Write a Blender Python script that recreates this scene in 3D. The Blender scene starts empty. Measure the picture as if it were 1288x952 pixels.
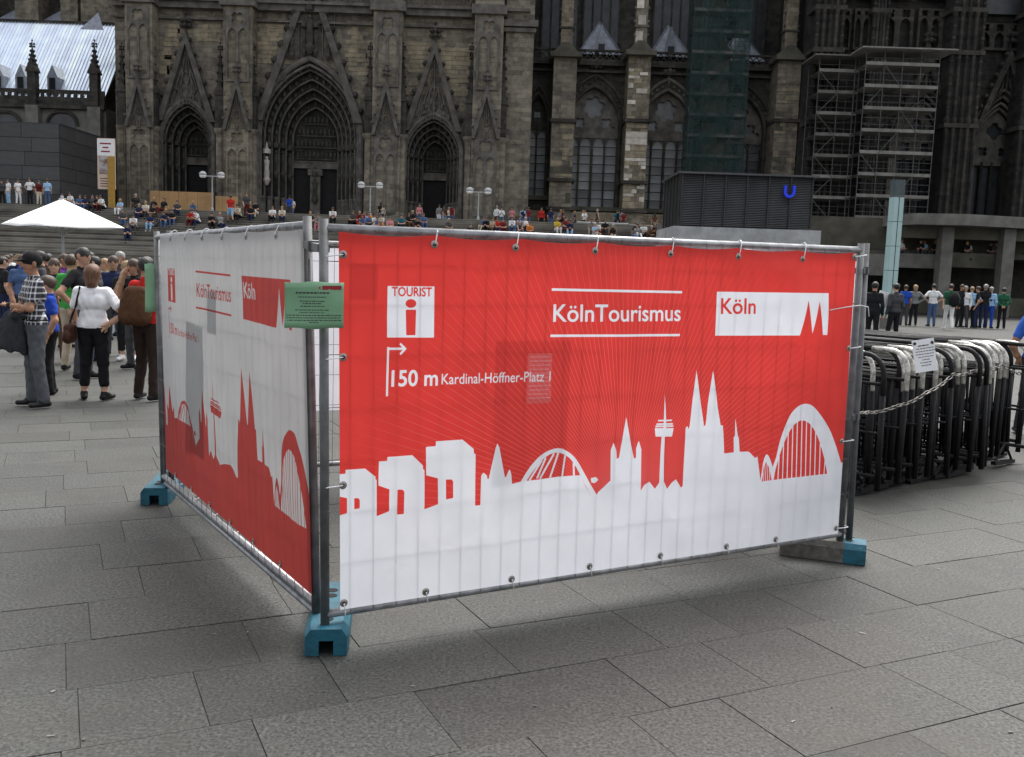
import bpy, math, random
import numpy as np
from mathutils import Vector, Matrix
from mathutils.geometry import tessellate_polygon

random.seed(7); RNG = np.random.default_rng(7)
S = bpy.context.scene
COL = S.collection
PI = math.pi
R = math.radians

# ------------------------------------------------------------------ camera
PW, PH, CX, CY = 1288.0, 952.0, 634.5, 476.0      # photograph frame, principal point
FOC, PITCH, ROLL, CAMH = 1180.0, 0.1156, 0.034, 1.80
_cp, _sp = math.cos(PITCH), math.sin(PITCH)
FW = Vector((0, _cp, -_sp)); _up = Vector((0, _sp, _cp)); _rt = Vector((1, 0, 0))
RT = _rt * math.cos(ROLL) + _up * math.sin(ROLL)
UP = -_rt * math.sin(ROLL) + _up * math.cos(ROLL)
EYE = Vector((0, 0, CAMH))
cam_data = bpy.data.cameras.new('camera')
cam_data.sensor_width = 36; cam_data.sensor_fit = 'HORIZONTAL'
cam_data.lens = FOC * 36 / PW
cam_data.shift_x = (PW / 2 - CX) / PW
cam_data.clip_start = .05; cam_data.clip_end = 3000
cam = bpy.data.objects.new('camera', cam_data); COL.objects.link(cam)
M = Matrix((( RT.x, UP.x, -FW.x, EYE.x), (RT.y, UP.y, -FW.y, EYE.y), (RT.z, UP.z, -FW.z, EYE.z), (0, 0, 0, 1)))
cam.matrix_world = M
S.camera = cam

# ------------------------------------------------------------------ sky and sun
SUN_AZ, SUN_EL = R(22), R(58)          # azimuth measured from +Y towards +X
w = bpy.data.worlds.new('World'); S.world = w; w.use_nodes = True
nt = w.node_tree; nt.nodes.clear()
sky = nt.nodes.new('ShaderNodeTexSky'); sky.sky_type = 'NISHITA'; sky.sun_disc = False
sky.sun_elevation = SUN_EL; sky.sun_rotation = SUN_AZ
sky.air_density = 1.0; sky.dust_density = 4.0; sky.ozone_density = 1.0
hs = nt.nodes.new('ShaderNodeHueSaturation'); hs.inputs['Saturation'].default_value = .22
bg = nt.nodes.new('ShaderNodeBackground'); bg.inputs['Strength'].default_value = .15
wo = nt.nodes.new('ShaderNodeOutputWorld')
nt.links.new(sky.outputs[0], hs.inputs['Color']); nt.links.new(hs.outputs[0], bg.inputs['Color'])
nt.links.new(bg.outputs[0], wo.inputs['Surface'])
sd_ = bpy.data.lights.new('sun', 'SUN'); sd_.energy = 1.45; sd_.angle = R(50); sd_.color = (1, .965, .91)
sun = bpy.data.objects.new('sun', sd_); COL.objects.link(sun)
_sd = Vector((math.sin(SUN_AZ) * math.cos(SUN_EL), math.cos(SUN_AZ) * math.cos(SUN_EL), math.sin(SUN_EL)))
sun.rotation_euler = _sd.to_track_quat('Z', 'Y').to_euler()
sun.location = (20, 40, 60)
S.view_settings.view_transform = 'Standard'; S.view_settings.look = 'None'
S.view_settings.exposure = 1.02; S.view_settings.gamma = 1; S.view_settings.use_curve_mapping = False
S.cycles.max_bounces = 8; S.cycles.transmission_bounces = 6; S.cycles.transparent_max_bounces = 8
S.cycles.use_denoising = True

# ------------------------------------------------------------------ photograph measurements -> points in the place
def ray(x, y): return RT * ((x - CX) / FOC) - UP * ((y - CY) / FOC) + FW
def G(x, y, z=0.0):
    d = ray(x, y); return EYE + d * ((z - CAMH) / d.z)
def P(x, y, Y):
    d = ray(x, y); return EYE + d * (Y / d.y)
def PX(x, y, Y): return P(x, y, Y).x
def PZ(x, y, Y): return P(x, y, Y).z

# ------------------------------------------------------------------ materials
def new_mat(name):
    m = bpy.data.materials.new(name); m.use_nodes = True
    t = m.node_tree
    return m, t, t.nodes['Principled BSDF'], t.nodes, t.links
def setspec(b, v):
    b.inputs['Specular IOR Level'].default_value = v
def mat(name, col, rough=.7, var=.15, scale=6.0, metal=0.0, bump=0.0, bscale=40.0, spec=.4, rnd=0.0, coord='Object', detail=4):
    """plain procedural material: noise varied colour, optional bump and random tint per object"""
    m, t, b, N, L = new_mat(name)
    c = N.new('ShaderNodeTexCoord'); n = N.new('ShaderNodeTexNoise'); n.inputs['Scale'].default_value = scale
    n.inputs['Detail'].default_value = detail
    L.new(c.outputs[coord], n.inputs['Vector'])
    r = N.new('ShaderNodeMapRange'); r.inputs[1].default_value = .3; r.inputs[2].default_value = .7
    r.inputs[3].default_value = 1 - var; r.inputs[4].default_value = 1 + var
    L.new(n.outputs['Fac'], r.inputs[0])
    val = r.outputs[0]
    if rnd:
        oi = N.new('ShaderNodeObjectInfo'); r2 = N.new('ShaderNodeMapRange')
        r2.inputs[3].default_value = 1 - rnd; r2.inputs[4].default_value = 1 + rnd
        L.new(oi.outputs['Random'], r2.inputs[0])
        mu = N.new('ShaderNodeMath'); mu.operation = 'MULTIPLY'
        L.new(val, mu.inputs[0]); L.new(r2.outputs[0], mu.inputs[1]); val = mu.outputs[0]
    v = N.new('ShaderNodeVectorMath'); v.operation = 'SCALE'; v.inputs[0].default_value = col[:3]
    L.new(val, v.inputs['Scale']); L.new(v.outputs[0], b.inputs['Base Color'])
    b.inputs['Roughness'].default_value = rough; b.inputs['Metallic'].default_value = metal; setspec(b, spec)
    if bump:
        n2 = N.new('ShaderNodeTexNoise'); n2.inputs['Scale'].default_value = bscale; n2.inputs['Detail'].default_value = 3
        L.new(c.outputs[coord], n2.inputs['Vector'])
        bp = N.new('ShaderNodeBump'); bp.inputs['Strength'].default_value = bump; bp.inputs['Distance'].default_value = .02
        L.new(n2.outputs['Fac'], bp.inputs['Height']); L.new(bp.outputs[0], b.inputs['Normal'])
    return m

def mixcol(N, L, fac, a, b):
    x = N.new('ShaderNodeMix'); x.data_type = 'RGBA'
    for s, v in ((6, a), (7, b)):
        if isinstance(v, tuple): x.inputs[s].default_value = (*v, 1) if len(v) == 3 else v
        else: L.new(v, x.inputs[s])
    if isinstance(fac, float): x.inputs[0].default_value = fac
    else: L.new(fac, x.inputs[0])
    return x.outputs[2]
def ramp(N, L, val, a, b):
    r = N.new('ShaderNodeMapRange'); r.inputs[1].default_value = a; r.inputs[2].default_value = b; r.clamp = True
    L.new(val, r.inputs[0]); return r.outputs[0]

def stone_mat(name, dark, mid, light, lightness=.5, bw=.8, bh=.36, mortar=.012):
    """weathered ashlar: soot-black and pale sandstone blocks in courses"""
    m, t, b, N, L = new_mat(name)
    g = N.new('ShaderNodeNewGeometry'); sp = N.new('ShaderNodeSeparateXYZ'); L.new(g.outputs['Position'], sp.inputs[0])
    ad = N.new('ShaderNodeMath'); ad.operation = 'ADD'; L.new(sp.outputs[0], ad.inputs[0]); L.new(sp.outputs[1], ad.inputs[1])
    cb = N.new('ShaderNodeCombineXYZ'); L.new(ad.outputs[0], cb.inputs[0]); L.new(sp.outputs[2], cb.inputs[1])
    br = N.new('ShaderNodeTexBrick'); L.new(cb.outputs[0], br.inputs['Vector'])
    br.inputs['Scale'].default_value = 1; br.inputs['Brick Width'].default_value = bw; br.inputs['Row Height'].default_value = bh
    br.inputs['Mortar Size'].default_value = mortar; br.inputs['Mortar Smooth'].default_value = .3
    br.inputs['Color1'].default_value = (0, 0, 0, 1); br.inputs['Color2'].default_value = (1, 1, 1, 1); br.inputs['Mortar'].default_value = (.3, .3, .3, 1)
    br.inputs['Bias'].default_value = 0
    n1 = N.new('ShaderNodeTexNoise'); n1.inputs['Scale'].default_value = .22; n1.inputs['Detail'].default_value = 5; n1.inputs['Roughness'].default_value = .65
    L.new(g.outputs['Position'], n1.inputs['Vector'])
    n2 = N.new('ShaderNodeTexNoise'); n2.inputs['Scale'].default_value = 2.2; n2.inputs['Detail'].default_value = 6; n2.inputs['Roughness'].default_value = .7
    L.new(g.outputs['Position'], n2.inputs['Vector'])
    # streaks of soot running down
    mp = N.new('ShaderNodeMapping'); mp.inputs['Scale'].default_value = (1.6, 1.6, .12); L.new(g.outputs['Position'], mp.inputs[0])
    n3 = N.new('ShaderNodeTexNoise'); n3.inputs['Scale'].default_value = 1.0; n3.inputs['Detail'].default_value = 4; L.new(mp.outputs[0], n3.inputs['Vector'])
    s1 = N.new('ShaderNodeMath'); s1.operation = 'MULTIPLY_ADD'; s1.inputs[1].default_value = .34
    L.new(br.outputs['Color'], s1.inputs[0]); L.new(n1.outputs['Fac'], s1.inputs[2])
    s2 = N.new('ShaderNodeMath'); s2.operation = 'MULTIPLY_ADD'; s2.inputs[1].default_value = .7; L.new(n3.outputs['Fac'], s2.inputs[0]); L.new(s1.outputs[0], s2.inputs[2])
    f1 = ramp(N, L, s2.outputs[0], .95 - lightness * .4, 1.55 - lightness * .4)
    c1 = mixcol(N, L, f1, mid, light)
    f2 = ramp(N, L, n2.outputs['Fac'], .46, .84)
    c2 = mixcol(N, L, f2, c1, dark)
    L.new(c2, b.inputs['Base Color']); b.inputs['Roughness'].default_value = .9; setspec(b, .2)
    bp = N.new('ShaderNodeBump'); bp.inputs['Strength'].default_value = .6; bp.inputs['Distance'].default_value = .06
    s3 = N.new('ShaderNodeMath'); s3.operation = 'MULTIPLY_ADD'; s3.inputs[1].default_value = -1.0
    L.new(br.outputs['Fac'], s3.inputs[0]); L.new(n2.outputs['Fac'], s3.inputs[2]); L.new(s3.outputs[0], bp.inputs['Height'])
    L.new(bp.outputs[0], b.inputs['Normal'])
    return m

MT = {}
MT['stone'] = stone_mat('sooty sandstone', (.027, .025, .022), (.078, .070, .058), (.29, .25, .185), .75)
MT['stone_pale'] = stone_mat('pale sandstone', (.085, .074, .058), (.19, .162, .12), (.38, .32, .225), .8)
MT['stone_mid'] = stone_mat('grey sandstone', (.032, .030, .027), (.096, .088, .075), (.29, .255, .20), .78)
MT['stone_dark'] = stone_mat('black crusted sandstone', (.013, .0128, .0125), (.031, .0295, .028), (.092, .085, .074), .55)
MT['stone_black'] = stone_mat('soot and shade black sandstone', (.010, .010, .0105), (.022, .021, .021), (.062, .057, .05), .4)  # on archivolts and tympana it also paints in the recess shade
MT['stone_white'] = mat('new pale stone', (.50, .46, .40), .85, .25, 2.5, bump=.3, bscale=9, rnd=.3)
MT['carving'] = mat('carved dark stone', (.058, .054, .048), .9, .5, 2.0, bump=.5, bscale=9)
MT['mould'] = mat('grey moulded stone', (.125, .116, .102), .9, .45, 1.6, bump=.4, bscale=7)
MT['rib'] = mat('thin stone rib', (.105, .098, .087), .9, .4, 1.6)
MT['glass'] = mat('leaded dull glass', (.17, .175, .18), .4, .45, .7, spec=.5, rnd=.38)  # tint differs from pane to pane, imitating uneven reflections
MT['glass_dark'] = mat('dark leaded glass', (.04, .043, .05), .4, .4, 1.2, spec=.5, rnd=.2)
MT['lead'] = mat('lead bars', (.02, .02, .022), .6, .2)
MT['slate'] = mat('blue slate', (.19, .215, .265), .38, .3, 2.5, spec=.6, rnd=.1)
MT['void'] = mat('deep dark opening', (.012, .012, .013), .9, .3)
MT['door'] = mat('black door wood', (.012, .0115, .012), .85, .35, 3, bump=.3, bscale=6)  # darkened to deepen the shade inside the portals
MT['leadroof'] = mat('bright lead roof sheet', (.80, .88, 1.0), .32, .10, .8, metal=.9, spec=.7, rnd=.10)
MT['black_granite'] = mat('dark grey granite panel', (.050, .050, .052), .5, .2, 5, rnd=.16, spec=.5)
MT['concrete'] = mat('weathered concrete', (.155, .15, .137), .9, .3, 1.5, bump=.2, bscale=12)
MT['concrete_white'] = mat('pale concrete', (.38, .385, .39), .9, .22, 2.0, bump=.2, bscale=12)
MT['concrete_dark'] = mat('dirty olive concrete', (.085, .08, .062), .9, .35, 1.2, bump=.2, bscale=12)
MT['plywood'] = mat('plywood hoarding', (.42, .255, .115), .75, .15, 1.2, rnd=.10)
MT['galv'] = mat('galvanised steel', (.30, .305, .315), .42, .30, 14, metal=.6, bump=.1, bscale=120)
MT['galv_dull'] = mat('weathered galvanised steel', (.13, .133, .137), .55, .35, 10, metal=.45, bump=.1, bscale=100)
MT['wire'] = mat('fence wire', (.13, .13, .135), .55, .2, 20, metal=.5)
MT['scaf'] = mat('scaffold tube', (.085, .085, .085), .6, .3, 1.5, metal=.2)
MT['deck'] = mat('scaffold deck', (.17, .165, .152), .8, .3, 1.5, rnd=.25)
MT['teal'] = mat('teal recycled plastic', (.004, .085, .128), .6, .35, 9, bump=.2, bscale=50, spec=.5)
MT['rubber'] = mat('grey recycled plastic block', (.105, .10, .09), .85, .35, 18, bump=.4, bscale=60)
MT['tie'] = mat('white plastic cable tie', (.72, .73, .74), .5, .08)
MT['brass'] = mat('metal eyelet', (.33, .31, .28), .35, .2, metal=.8)
MT['umbrella'] = mat('white canvas', (.86, .86, .85), .85, .04)
MT['paint_yellow'] = mat('ochre painted post', (.38, .22, .04), .6, .15)
MT['paper'] = mat('white paper', (.80, .81, .83), .8, .05)
MT['ink'] = mat('dark print', (.05, .05, .05), .8, .2)
MT['ink_red'] = mat('red print', (.28, .02, .025), .7, .2)
MT['green_sheet'] = mat('green laminated sheet', (.19, .37, .22), .35, .10, 9, spec=.5, bump=.15, bscale=12)
MT['black_iron'] = mat('black painted steel', (.007, .007, .008), .55, .4, 20, spec=.25, bump=.2, bscale=60)
MT['worn_rail'] = mat('worn bright rail', (.66, .64, .59), .35, .6, 24, metal=.4, spec=.6, bump=.2, bscale=50)
MT['chain'] = mat('dull steel chain', (.20, .19, .175), .45, .3, 20, metal=.8)
MT['lamp_metal'] = mat('grey lamp post paint', (.40, .41, .42), .5, .1)
MT['lamp_glass'] = mat('white lamp glass', (.85, .85, .83), .3, .05)
MT['louvre'] = mat('dark bronze louvre', (.085, .085, .088), .5, .2, 1.0, metal=.3)
MT['dark_paint'] = mat('dark painted steel', (.03, .03, .032), .5, .2)
MT['van_white'] = mat('white painted sheet', (.75, .75, .74), .4, .06)
MT['cabinet'] = mat('dark grey cabinet sheet', (.06, .062, .066), .5, .15)
def steps_mat():
    m, t, b, N, L = new_mat('grey stone steps'); g = N.new('ShaderNodeNewGeometry'); sp = N.new('ShaderNodeSeparateXYZ'); L.new(g.outputs['Position'], sp.inputs[0])
    d = N.new('ShaderNodeMath'); d.operation = 'MULTIPLY_ADD'; d.inputs[1].default_value = 31 / 5.0; d.inputs[2].default_value = .02; L.new(sp.outputs[2], d.inputs[0])
    fl = N.new('ShaderNodeMath'); fl.operation = 'CEIL'; L.new(d.outputs[0], fl.inputs[0]); wn = N.new('ShaderNodeTexWhiteNoise'); wn.noise_dimensions = '1D'; L.new(fl.outputs[0], wn.inputs['W'])
    n = N.new('ShaderNodeTexNoise'); n.inputs['Scale'].default_value = .8; n.inputs['Detail'].default_value = 5; L.new(g.outputs['Position'], n.inputs['Vector'])
    a_ = N.new('ShaderNodeMath'); a_.operation = 'MULTIPLY_ADD'; a_.inputs[1].default_value = .55; L.new(wn.outputs['Value'], a_.inputs[0]); L.new(n.outputs['Fac'], a_.inputs[2])
    L.new(mixcol(N, L, ramp(N, L, a_.outputs[0], .4, 1.15), (.10, .094, .082), (.30, .285, .25)), b.inputs['Base Color']); b.inputs['Roughness'].default_value = .9; setspec(b, .2)
    return m
MT['steps'] = steps_mat()
MT['plaza'] = mat('upper plaza paving', (.16, .155, .145), .9, .25, .6)
def net_mat():
    m, t, b, N, L = new_mat('green debris netting')
    c = N.new('ShaderNodeTexCoord'); n = N.new('ShaderNodeTexNoise'); n.inputs['Scale'].default_value = .9; n.inputs['Detail'].default_value = 5
    L.new(c.outputs['Object'], n.inputs['Vector'])
    b.inputs['Base Color'].default_value = (.008, .030, .027, 1); b.inputs['Roughness'].default_value = .9
    tr = N.new('ShaderNodeBsdfTransparent'); mx = N.new('ShaderNodeMixShader')
    L.new(ramp(N, L, n.outputs['Fac'], .30, .62), mx.inputs[0])
    rr = N.new('ShaderNodeMath'); rr.operation = 'MULTIPLY_ADD'; rr.inputs[1].default_value = .5; rr.inputs[2].default_value = .26
    L.new(ramp(N, L, n.outputs['Fac'], .30, .62), rr.inputs[0]); L.new(rr.outputs[0], mx.inputs[0])
    L.new(tr.outputs[0], mx.inputs[1]); L.new(b.outputs[0], mx.inputs[2]); L.new(mx.outputs[0], N['Material Output'].inputs['Surface'])
    return m
MT['net'] = net_mat()
def stele_mat(name, col, tr):
    m, t, b, N, L = new_mat(name)
    c = N.new('ShaderNodeTexCoord'); n = N.new('ShaderNodeTexNoise'); n.inputs['Scale'].default_value = 1.5
    L.new(c.outputs['Object'], n.inputs['Vector'])
    L.new(mixcol(N, L, n.outputs['Fac'], tuple(x * .85 for x in col), tuple(min(1, x * 1.15) for x in col)), b.inputs['Base Color'])
    b.inputs['Roughness'].default_value = .25
    b.inputs['Alpha'].default_value = tr
    return m
MT['stele'] = stele_mat('frosted turquoise glass', (.40, .56, .56), 1.0)
MT['stele_clear'] = stele_mat('dim clear glass', (.10, .13, .14), .55)

# ------------------------------------------------------------------ mesh building
class MB:
    def __init__(s): s.v = []; s.f = []
    def add(s, vs, fs):
        o = len(s.v); s.v += [tuple(x) for x in vs]; s.f += [tuple(i + o for i in f) for f in fs]; return s
    def box(s, c, d, rz=0, m=None):
        x, y, z = d[0] / 2, d[1] / 2, d[2] / 2
        vs = [Vector((a * x, b * y, e * z)) for a in (-1, 1) for b in (-1, 1) for e in (-1, 1)]
        if m is None: m = Matrix.Rotation(rz, 3, 'Z')
        return s.add([m @ v + Vector(c) for v in vs], [(0, 1, 3, 2), (4, 6, 7, 5), (0, 4, 5, 1), (2, 3, 7, 6), (0, 2, 6, 4), (1, 5, 7, 3)])
    def bar(s, a, b, wd, ht=None, up=(0, 0, 1)):
        a, b = Vector(a), Vector(b); d = b - a; l = d.length
        if l < 1e-6: return s
        y = d / l; u = Vector(up)
        if abs(y.dot(u)) > .98: u = Vector((0, 1, 0))
        x = y.cross(u).normalized(); z = x.cross(y)
        m = Matrix((x, y, z)).transposed()
        return s.box((a + b) / 2, (wd, l, ht or wd), m=m)
    def prism(s, poly, y0, y1, holes=(), tf=None):
        """polygon given as (x, z) points, extruded from y0 to y1"""
        loops = [list(poly)] + [list(h) for h in holes]
        pts = [p for l in loops for p in l]
        tri = tessellate_polygon([[Vector((p[0], p[1], 0)) for p in l] for l in loops])
        n = len(pts); vs = [(p[0], y0, p[1]) for p in pts] + [(p[0], y1, p[1]) for p in pts]
        if tf: vs = [tf(v) for v in vs]
        fs = []
        for t in tri:
            a, b, c = [pts[i] for i in t]
            cr = (b[0] - a[0]) * (c[1] - a[1]) - (b[1] - a[1]) * (c[0] - a[0])
            t = tuple(t) if cr > 0 else tuple(reversed(t))
            fs += [t, tuple(i + n for i in reversed(t))]
        o = 0
        for l in loops:
            k = len(l)
            fs += [(o + i, o + i + n, o + (i + 1) % k + n, o + (i + 1) % k) for i in range(k)]; o += k
        return s.add(vs, fs)
    def tube(s, pts, r, n=8, caps=True):
        pts = [Vector(p) for p in pts]; m = len(pts)
        rs = r if isinstance(r, (list, tuple)) else [r] * m
        vs = []; ref = None
        for i, p in enumerate(pts):
            d = (pts[min(i + 1, m - 1)] - pts[max(i - 1, 0)]).normalized()
            if ref is None: ref = Vector((0, 0, 1)) if abs(d.z) < .9 else Vector((0, 1, 0))
            x = d.cross(ref)
            if x.length < 1e-4: x = d.orthogonal()
            x.normalize(); y = d.cross(x); ref = x.cross(d)
            vs += [p + (x * math.cos(2 * PI * k / n) + y * math.sin(2 * PI * k / n)) * rs[i] for k in range(n)]
        fs = [(i * n + k, i * n + (k + 1) % n, (i + 1) * n + (k + 1) % n, (i + 1) * n + k) for i in range(m - 1) for k in range(n)]
        if caps: fs += [tuple(reversed(range(n))), tuple((m - 1) * n + k for k in range(n))]
        return s.add(vs, fs)
    def lathe(s, c, prof, n=8, rot=0.0, sx=1, sy=1):
        vs = [(c[0] + r * math.cos(rot + 2 * PI * k / n) * sx, c[1] + r * math.sin(rot + 2 * PI * k / n) * sy, c[2] + z) for r, z in prof for k in range(n)]
        m = len(prof)
        fs = [(i * n + k, i * n + (k + 1) % n, (i + 1) * n + (k + 1) % n, (i + 1) * n + k) for i in range(m - 1) for k in range(n)]
        fs += [tuple(reversed(range(n))), tuple((m - 1) * n + k for k in range(n))]
        return s.add(vs, fs)
    def blob(s, c, r):
        r = r if isinstance(r, (tuple, list)) else (r, r, r)
        return s.lathe((c[0], c[1], c[2]), [(r[0] * .35, -r[2]), (r[0] * .95, -r[2] * .4), (r[0], r[2] * .25), (r[0] * .45, r[2])], 6, sy=r[1] / r[0])
    def mesh(s, name, mt, smooth=False):
        me = bpy.data.meshes.new(name); me.from_pydata(s.v, [], s.f); me.validate()
        if mt is not None: me.materials.append(MT[mt] if isinstance(mt, str) else mt)
        if smooth: me.polygons.foreach_set('use_smooth', [True] * len(me.polygons))
        me.update(); return me
    def build(s, name, mt, parent=None, smooth=False, **tags):
        return link(name, s.mesh(name, mt, smooth), parent, **tags)

def link(name, data, parent=None, loc=None, rot=None, scale=None, **tags):
    o = bpy.data.objects.new(name, data); COL.objects.link(o)
    if parent is not None: o.parent = parent
    if loc is not None: o.location = loc
    if rot is not None: o.rotation_euler = rot
    if scale is not None: o.scale = scale
    tag(o, **tags); return o
def tag(o, label=None, cat=None, group=None, kind=None):
    if label: o['label'] = label
    if cat: o['category'] = cat
    if group: o['group'] = group
    if kind: o['kind'] = kind
    return o
def thing(name, label, cat, loc=(0, 0, 0), rz=0, group=None):
    return link(name, None, None, loc, (0, 0, rz), label=label, cat=cat, group=group)
ORD = ['first', 'second', 'third', 'fourth', 'fifth', 'sixth', 'seventh', 'eighth', 'ninth', 'tenth', 'eleventh', 'twelfth', 'thirteenth', 'fourteenth', 'fifteenth', 'sixteenth', 'seventeenth', 'eighteenth', 'nineteenth', 'twentieth']
def ordinal(i):
    if i < 20: return ORD[i]
    tens = {2: 'twenty', 3: 'thirty', 4: 'forty', 5: 'fifty', 6: 'sixty', 7: 'seventy', 8: 'eighty', 9: 'ninety', 10: 'hundred'}
    k = i + 1
    if k % 10 == 0: return tens[k // 10][:-1] + 'ieth'
    return tens[k // 10] + '-' + ORD[k % 10 - 1]
# ------------------------------------------------------------------ ground: granite slabs over a dark bed
def granite():
    m, t, b, N, L = new_mat('flamed grey granite')
    g = N.new('ShaderNodeNewGeometry'); oi = N.new('ShaderNodeObjectInfo')
    def noise(sc, det=3, rough=.6):
        n = N.new('ShaderNodeTexNoise'); n.inputs['Scale'].default_value = sc; n.inputs['Detail'].default_value = det; n.inputs['Roughness'].default_value = rough
        L.new(g.outputs['Position'], n.inputs['Vector']); return n.outputs['Fac']
    fine = noise(62, 4, .75); mid = noise(16, 4, .7); big = noise(.9, 6, .65)
    vo = N.new('ShaderNodeTexVoronoi'); vo.inputs['Scale'].default_value = 150; L.new(g.outputs['Position'], vo.inputs['Vector'])
    a = mixcol(N, L, ramp(N, L, fine, .37, .66), (.011, .0115, .0105), (.122, .124, .113))
    c = mixcol(N, L, ramp(N, L, mid, .42, .9), a, (.054, .055, .050))
    # warm and cool stains
    c = mixcol(N, L, ramp(N, L, big, .48, .9), c, (.064, .061, .051))
    dark = noise(2.1, 6, .75)
    dm = N.new('ShaderNodeMath'); dm.operation = 'MULTIPLY'; dm.inputs[1].default_value = .75
    L.new(ramp(N, L, dark, .50, .78), dm.inputs[0])
    c = mixcol(N, L, dm.outputs[0], c, (.034, .0335, .031))
    r = N.new('ShaderNodeMapRange'); r.inputs[3].default_value = .84; r.inputs[4].default_value = 1.12; L.new(oi.outputs['Random'], r.inputs[0])
    v = N.new('ShaderNodeVectorMath'); v.operation = 'SCALE'; L.new(c, v.inputs[0]); L.new(r.outputs[0], v.inputs['Scale'])
    # small dark gum spots and pale grit
    v2 = N.new('ShaderNodeTexVoronoi'); v2.inputs['Scale'].default_value = 2.4; v2.inputs['Randomness'].default_value = 1; L.new(g.outputs['Position'], v2.inputs['Vector'])
    sp = N.new('ShaderNodeMath'); sp.operation = 'LESS_THAN'; sp.inputs[1].default_value = .045; L.new(v2.outputs['Distance'], sp.inputs[0])
    sm = N.new('ShaderNodeMath'); sm.operation = 'MULTIPLY'; sm.inputs[1].default_value = .5; L.new(sp.outputs[0], sm.inputs[0])
    col = mixcol(N, L, sm.outputs[0], v.outputs[0], (.028, .027, .025))
    L.new(col, b.inputs['Base Color']); b.inputs['Roughness'].default_value = .68; setspec(b, .35)
    bp = N.new('ShaderNodeBump'); bp.inputs['Strength'].default_value = .45; bp.inputs['Distance'].default_value = .0016
    L.new(fine, bp.inputs['Height']); L.new(bp.outputs[0], b.inputs['Normal'])
    return m
MT['granite'] = granite()
MT['joint'] = mat('dark joint grit', (.052, .05, .044), .95, .6, 9)

AZ = R(29.3); U1 = Vector((math.cos(AZ), math.sin(AZ), 0)); U2 = Vector((-math.sin(AZ), math.cos(AZ), 0))
ground = MB().box((0, 60, -.0550), (700, 700, .10)).build('ground', 'joint', kind='structure')
# one slab mesh shared by all single slabs: unit size, chamfered top edge
def slab_mesh():
    b = MB(); e = .0016
    t = [(-.5, -.5), (.5, -.5), (.5, .5), (-.5, .5)]
    vs = [(x, y, -.012) for x, y in t] + [(x, y, -.003) for x, y in t] + [(x * (1 - e), y * (1 - 1.6 * e), 0) for x, y in t]
    fs = [(8, 9, 10, 11)] + [(i, (i + 1) % 4, (i + 1) % 4 + 4, i + 4) for i in range(4)] + [(i + 4, (i + 1) % 4 + 4, (i + 1) % 4 + 8, i + 8) for i in range(4)]
    return b.add(vs, fs).mesh('slab', 'granite')
SLAB = slab_mesh()
AS = R(25.5); U1, U2, FU1, FU2 = Vector((math.cos(AS), math.sin(AS), 0)), Vector((-math.sin(AS), math.cos(AS), 0)), U1, U2
ROW = .53; N0 = G(392, 823).dot(U2)      # one long joint of the photograph
slabs = []
rs = random.Random(3)
for k in range(-8, 70):
    n0 = N0 + k * ROW
    s = -45 + rs.random()
    wd = ROW - .004
    while s < 55:
        l = rs.choice([.46, .55, .68, .8, .95])
        c = U1 * (s + l / 2) + U2 * (n0 + ROW / 2)
        if c.y > .3 and c.y < 51 and abs(c.x) < 2 + c.y * .72:
            slabs.append((c, l - .004, wd, rs.uniform(-.0018, .0018)))
        s += l
def inview(c):
    d = c - EYE; z = d.dot(FW)
    if z <= .2: return 1e9
    x = CX + FOC * d.dot(RT) / z; y = CY - FOC * d.dot(UP) / z
    return d.length if -60 < x < 1350 and y < 1010 else 1e6 + d.length
slabs.sort(key=lambda q: inview(q[0]))
for i, (c, l, wd, dz) in enumerate(slabs[:300]):
    link('paving_slab', SLAB, ground, (c.x, c.y, dz), (rs.uniform(-.0015, .0015), rs.uniform(-.0015, .0015), AS), (l, wd, 1))
far = MB()
for c, l, wd, dz in slabs[300:]:
    l, wd = l - .004, wd - .004
    q = [c + U1 * (a * l / 2) + U2 * (b_ * wd / 2) for a, b_ in ((-1, -1), (1, -1), (1, 1), (-1, 1))]
    far.add([(p.x, p.y, dz) for p in q], [(0, 1, 2, 3)])
far.build('paving_field', 'granite', ground, kind='stuff'); U1, U2 = FU1, FU2

lit = MB(); rl = random.Random(17)
for k in range(22):      # crumbs, butts and paper bits trodden on the paving
    g_ = G(rl.uniform(0, 1288), 560 + 390 * rl.random() ** .8); a = rl.uniform(0, PI); r_ = rl.uniform(.002, .006) * (1 + .25 * g_.y / 4)
    lit.box((g_.x, g_.y, .0035), (r_ * rl.uniform(1.5, 5), r_ * 1.5, .004), a)
MT['crumb'] = mat('pale litter crumbs', (.22, .21, .19), .9, .6, 3)
lit.build('litter', 'crumb', label='pale litter crumbs strewn over the grey paving', cat='litter', kind='stuff')

# ------------------------------------------------------------------ stairs, upper plaza, terrace
ZP, YS0, YS1, XSR = 5.0, 51.8, 63.0, 9.35
NS = 31
st = MB(); prof = [(YS0, -.02)]
for i in range(NS):
    y = YS0 + (YS1 - YS0) * i / NS; z = ZP * (i + 1) / NS; prof += [(y + .05, z - .06), (y, z - .055), (y, z), (YS0 + (YS1 - YS0) * (i + 1) / NS + .05, z)]
prof[-1] = (YS1, ZP); prof.append((YS1, -.02))
def ex_x(b, prof, x0, x1):
    n = len(prof); tri = tessellate_polygon([[Vector((p[0], p[1], 0)) for p in prof]])
    b.add([(x0, p[0], p[1]) for p in prof] + [(x1, p[0], p[1]) for p in prof],
          [tuple(t) for t in tri] + [tuple(i + n for i in reversed(t)) for t in tri] + [(i, (i + 1) % n, (i + 1) % n + n, i + n) for i in range(n)])
ex_x(st, prof, -60, XSR); st.build('stairway', 'steps', kind='structure')
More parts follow.
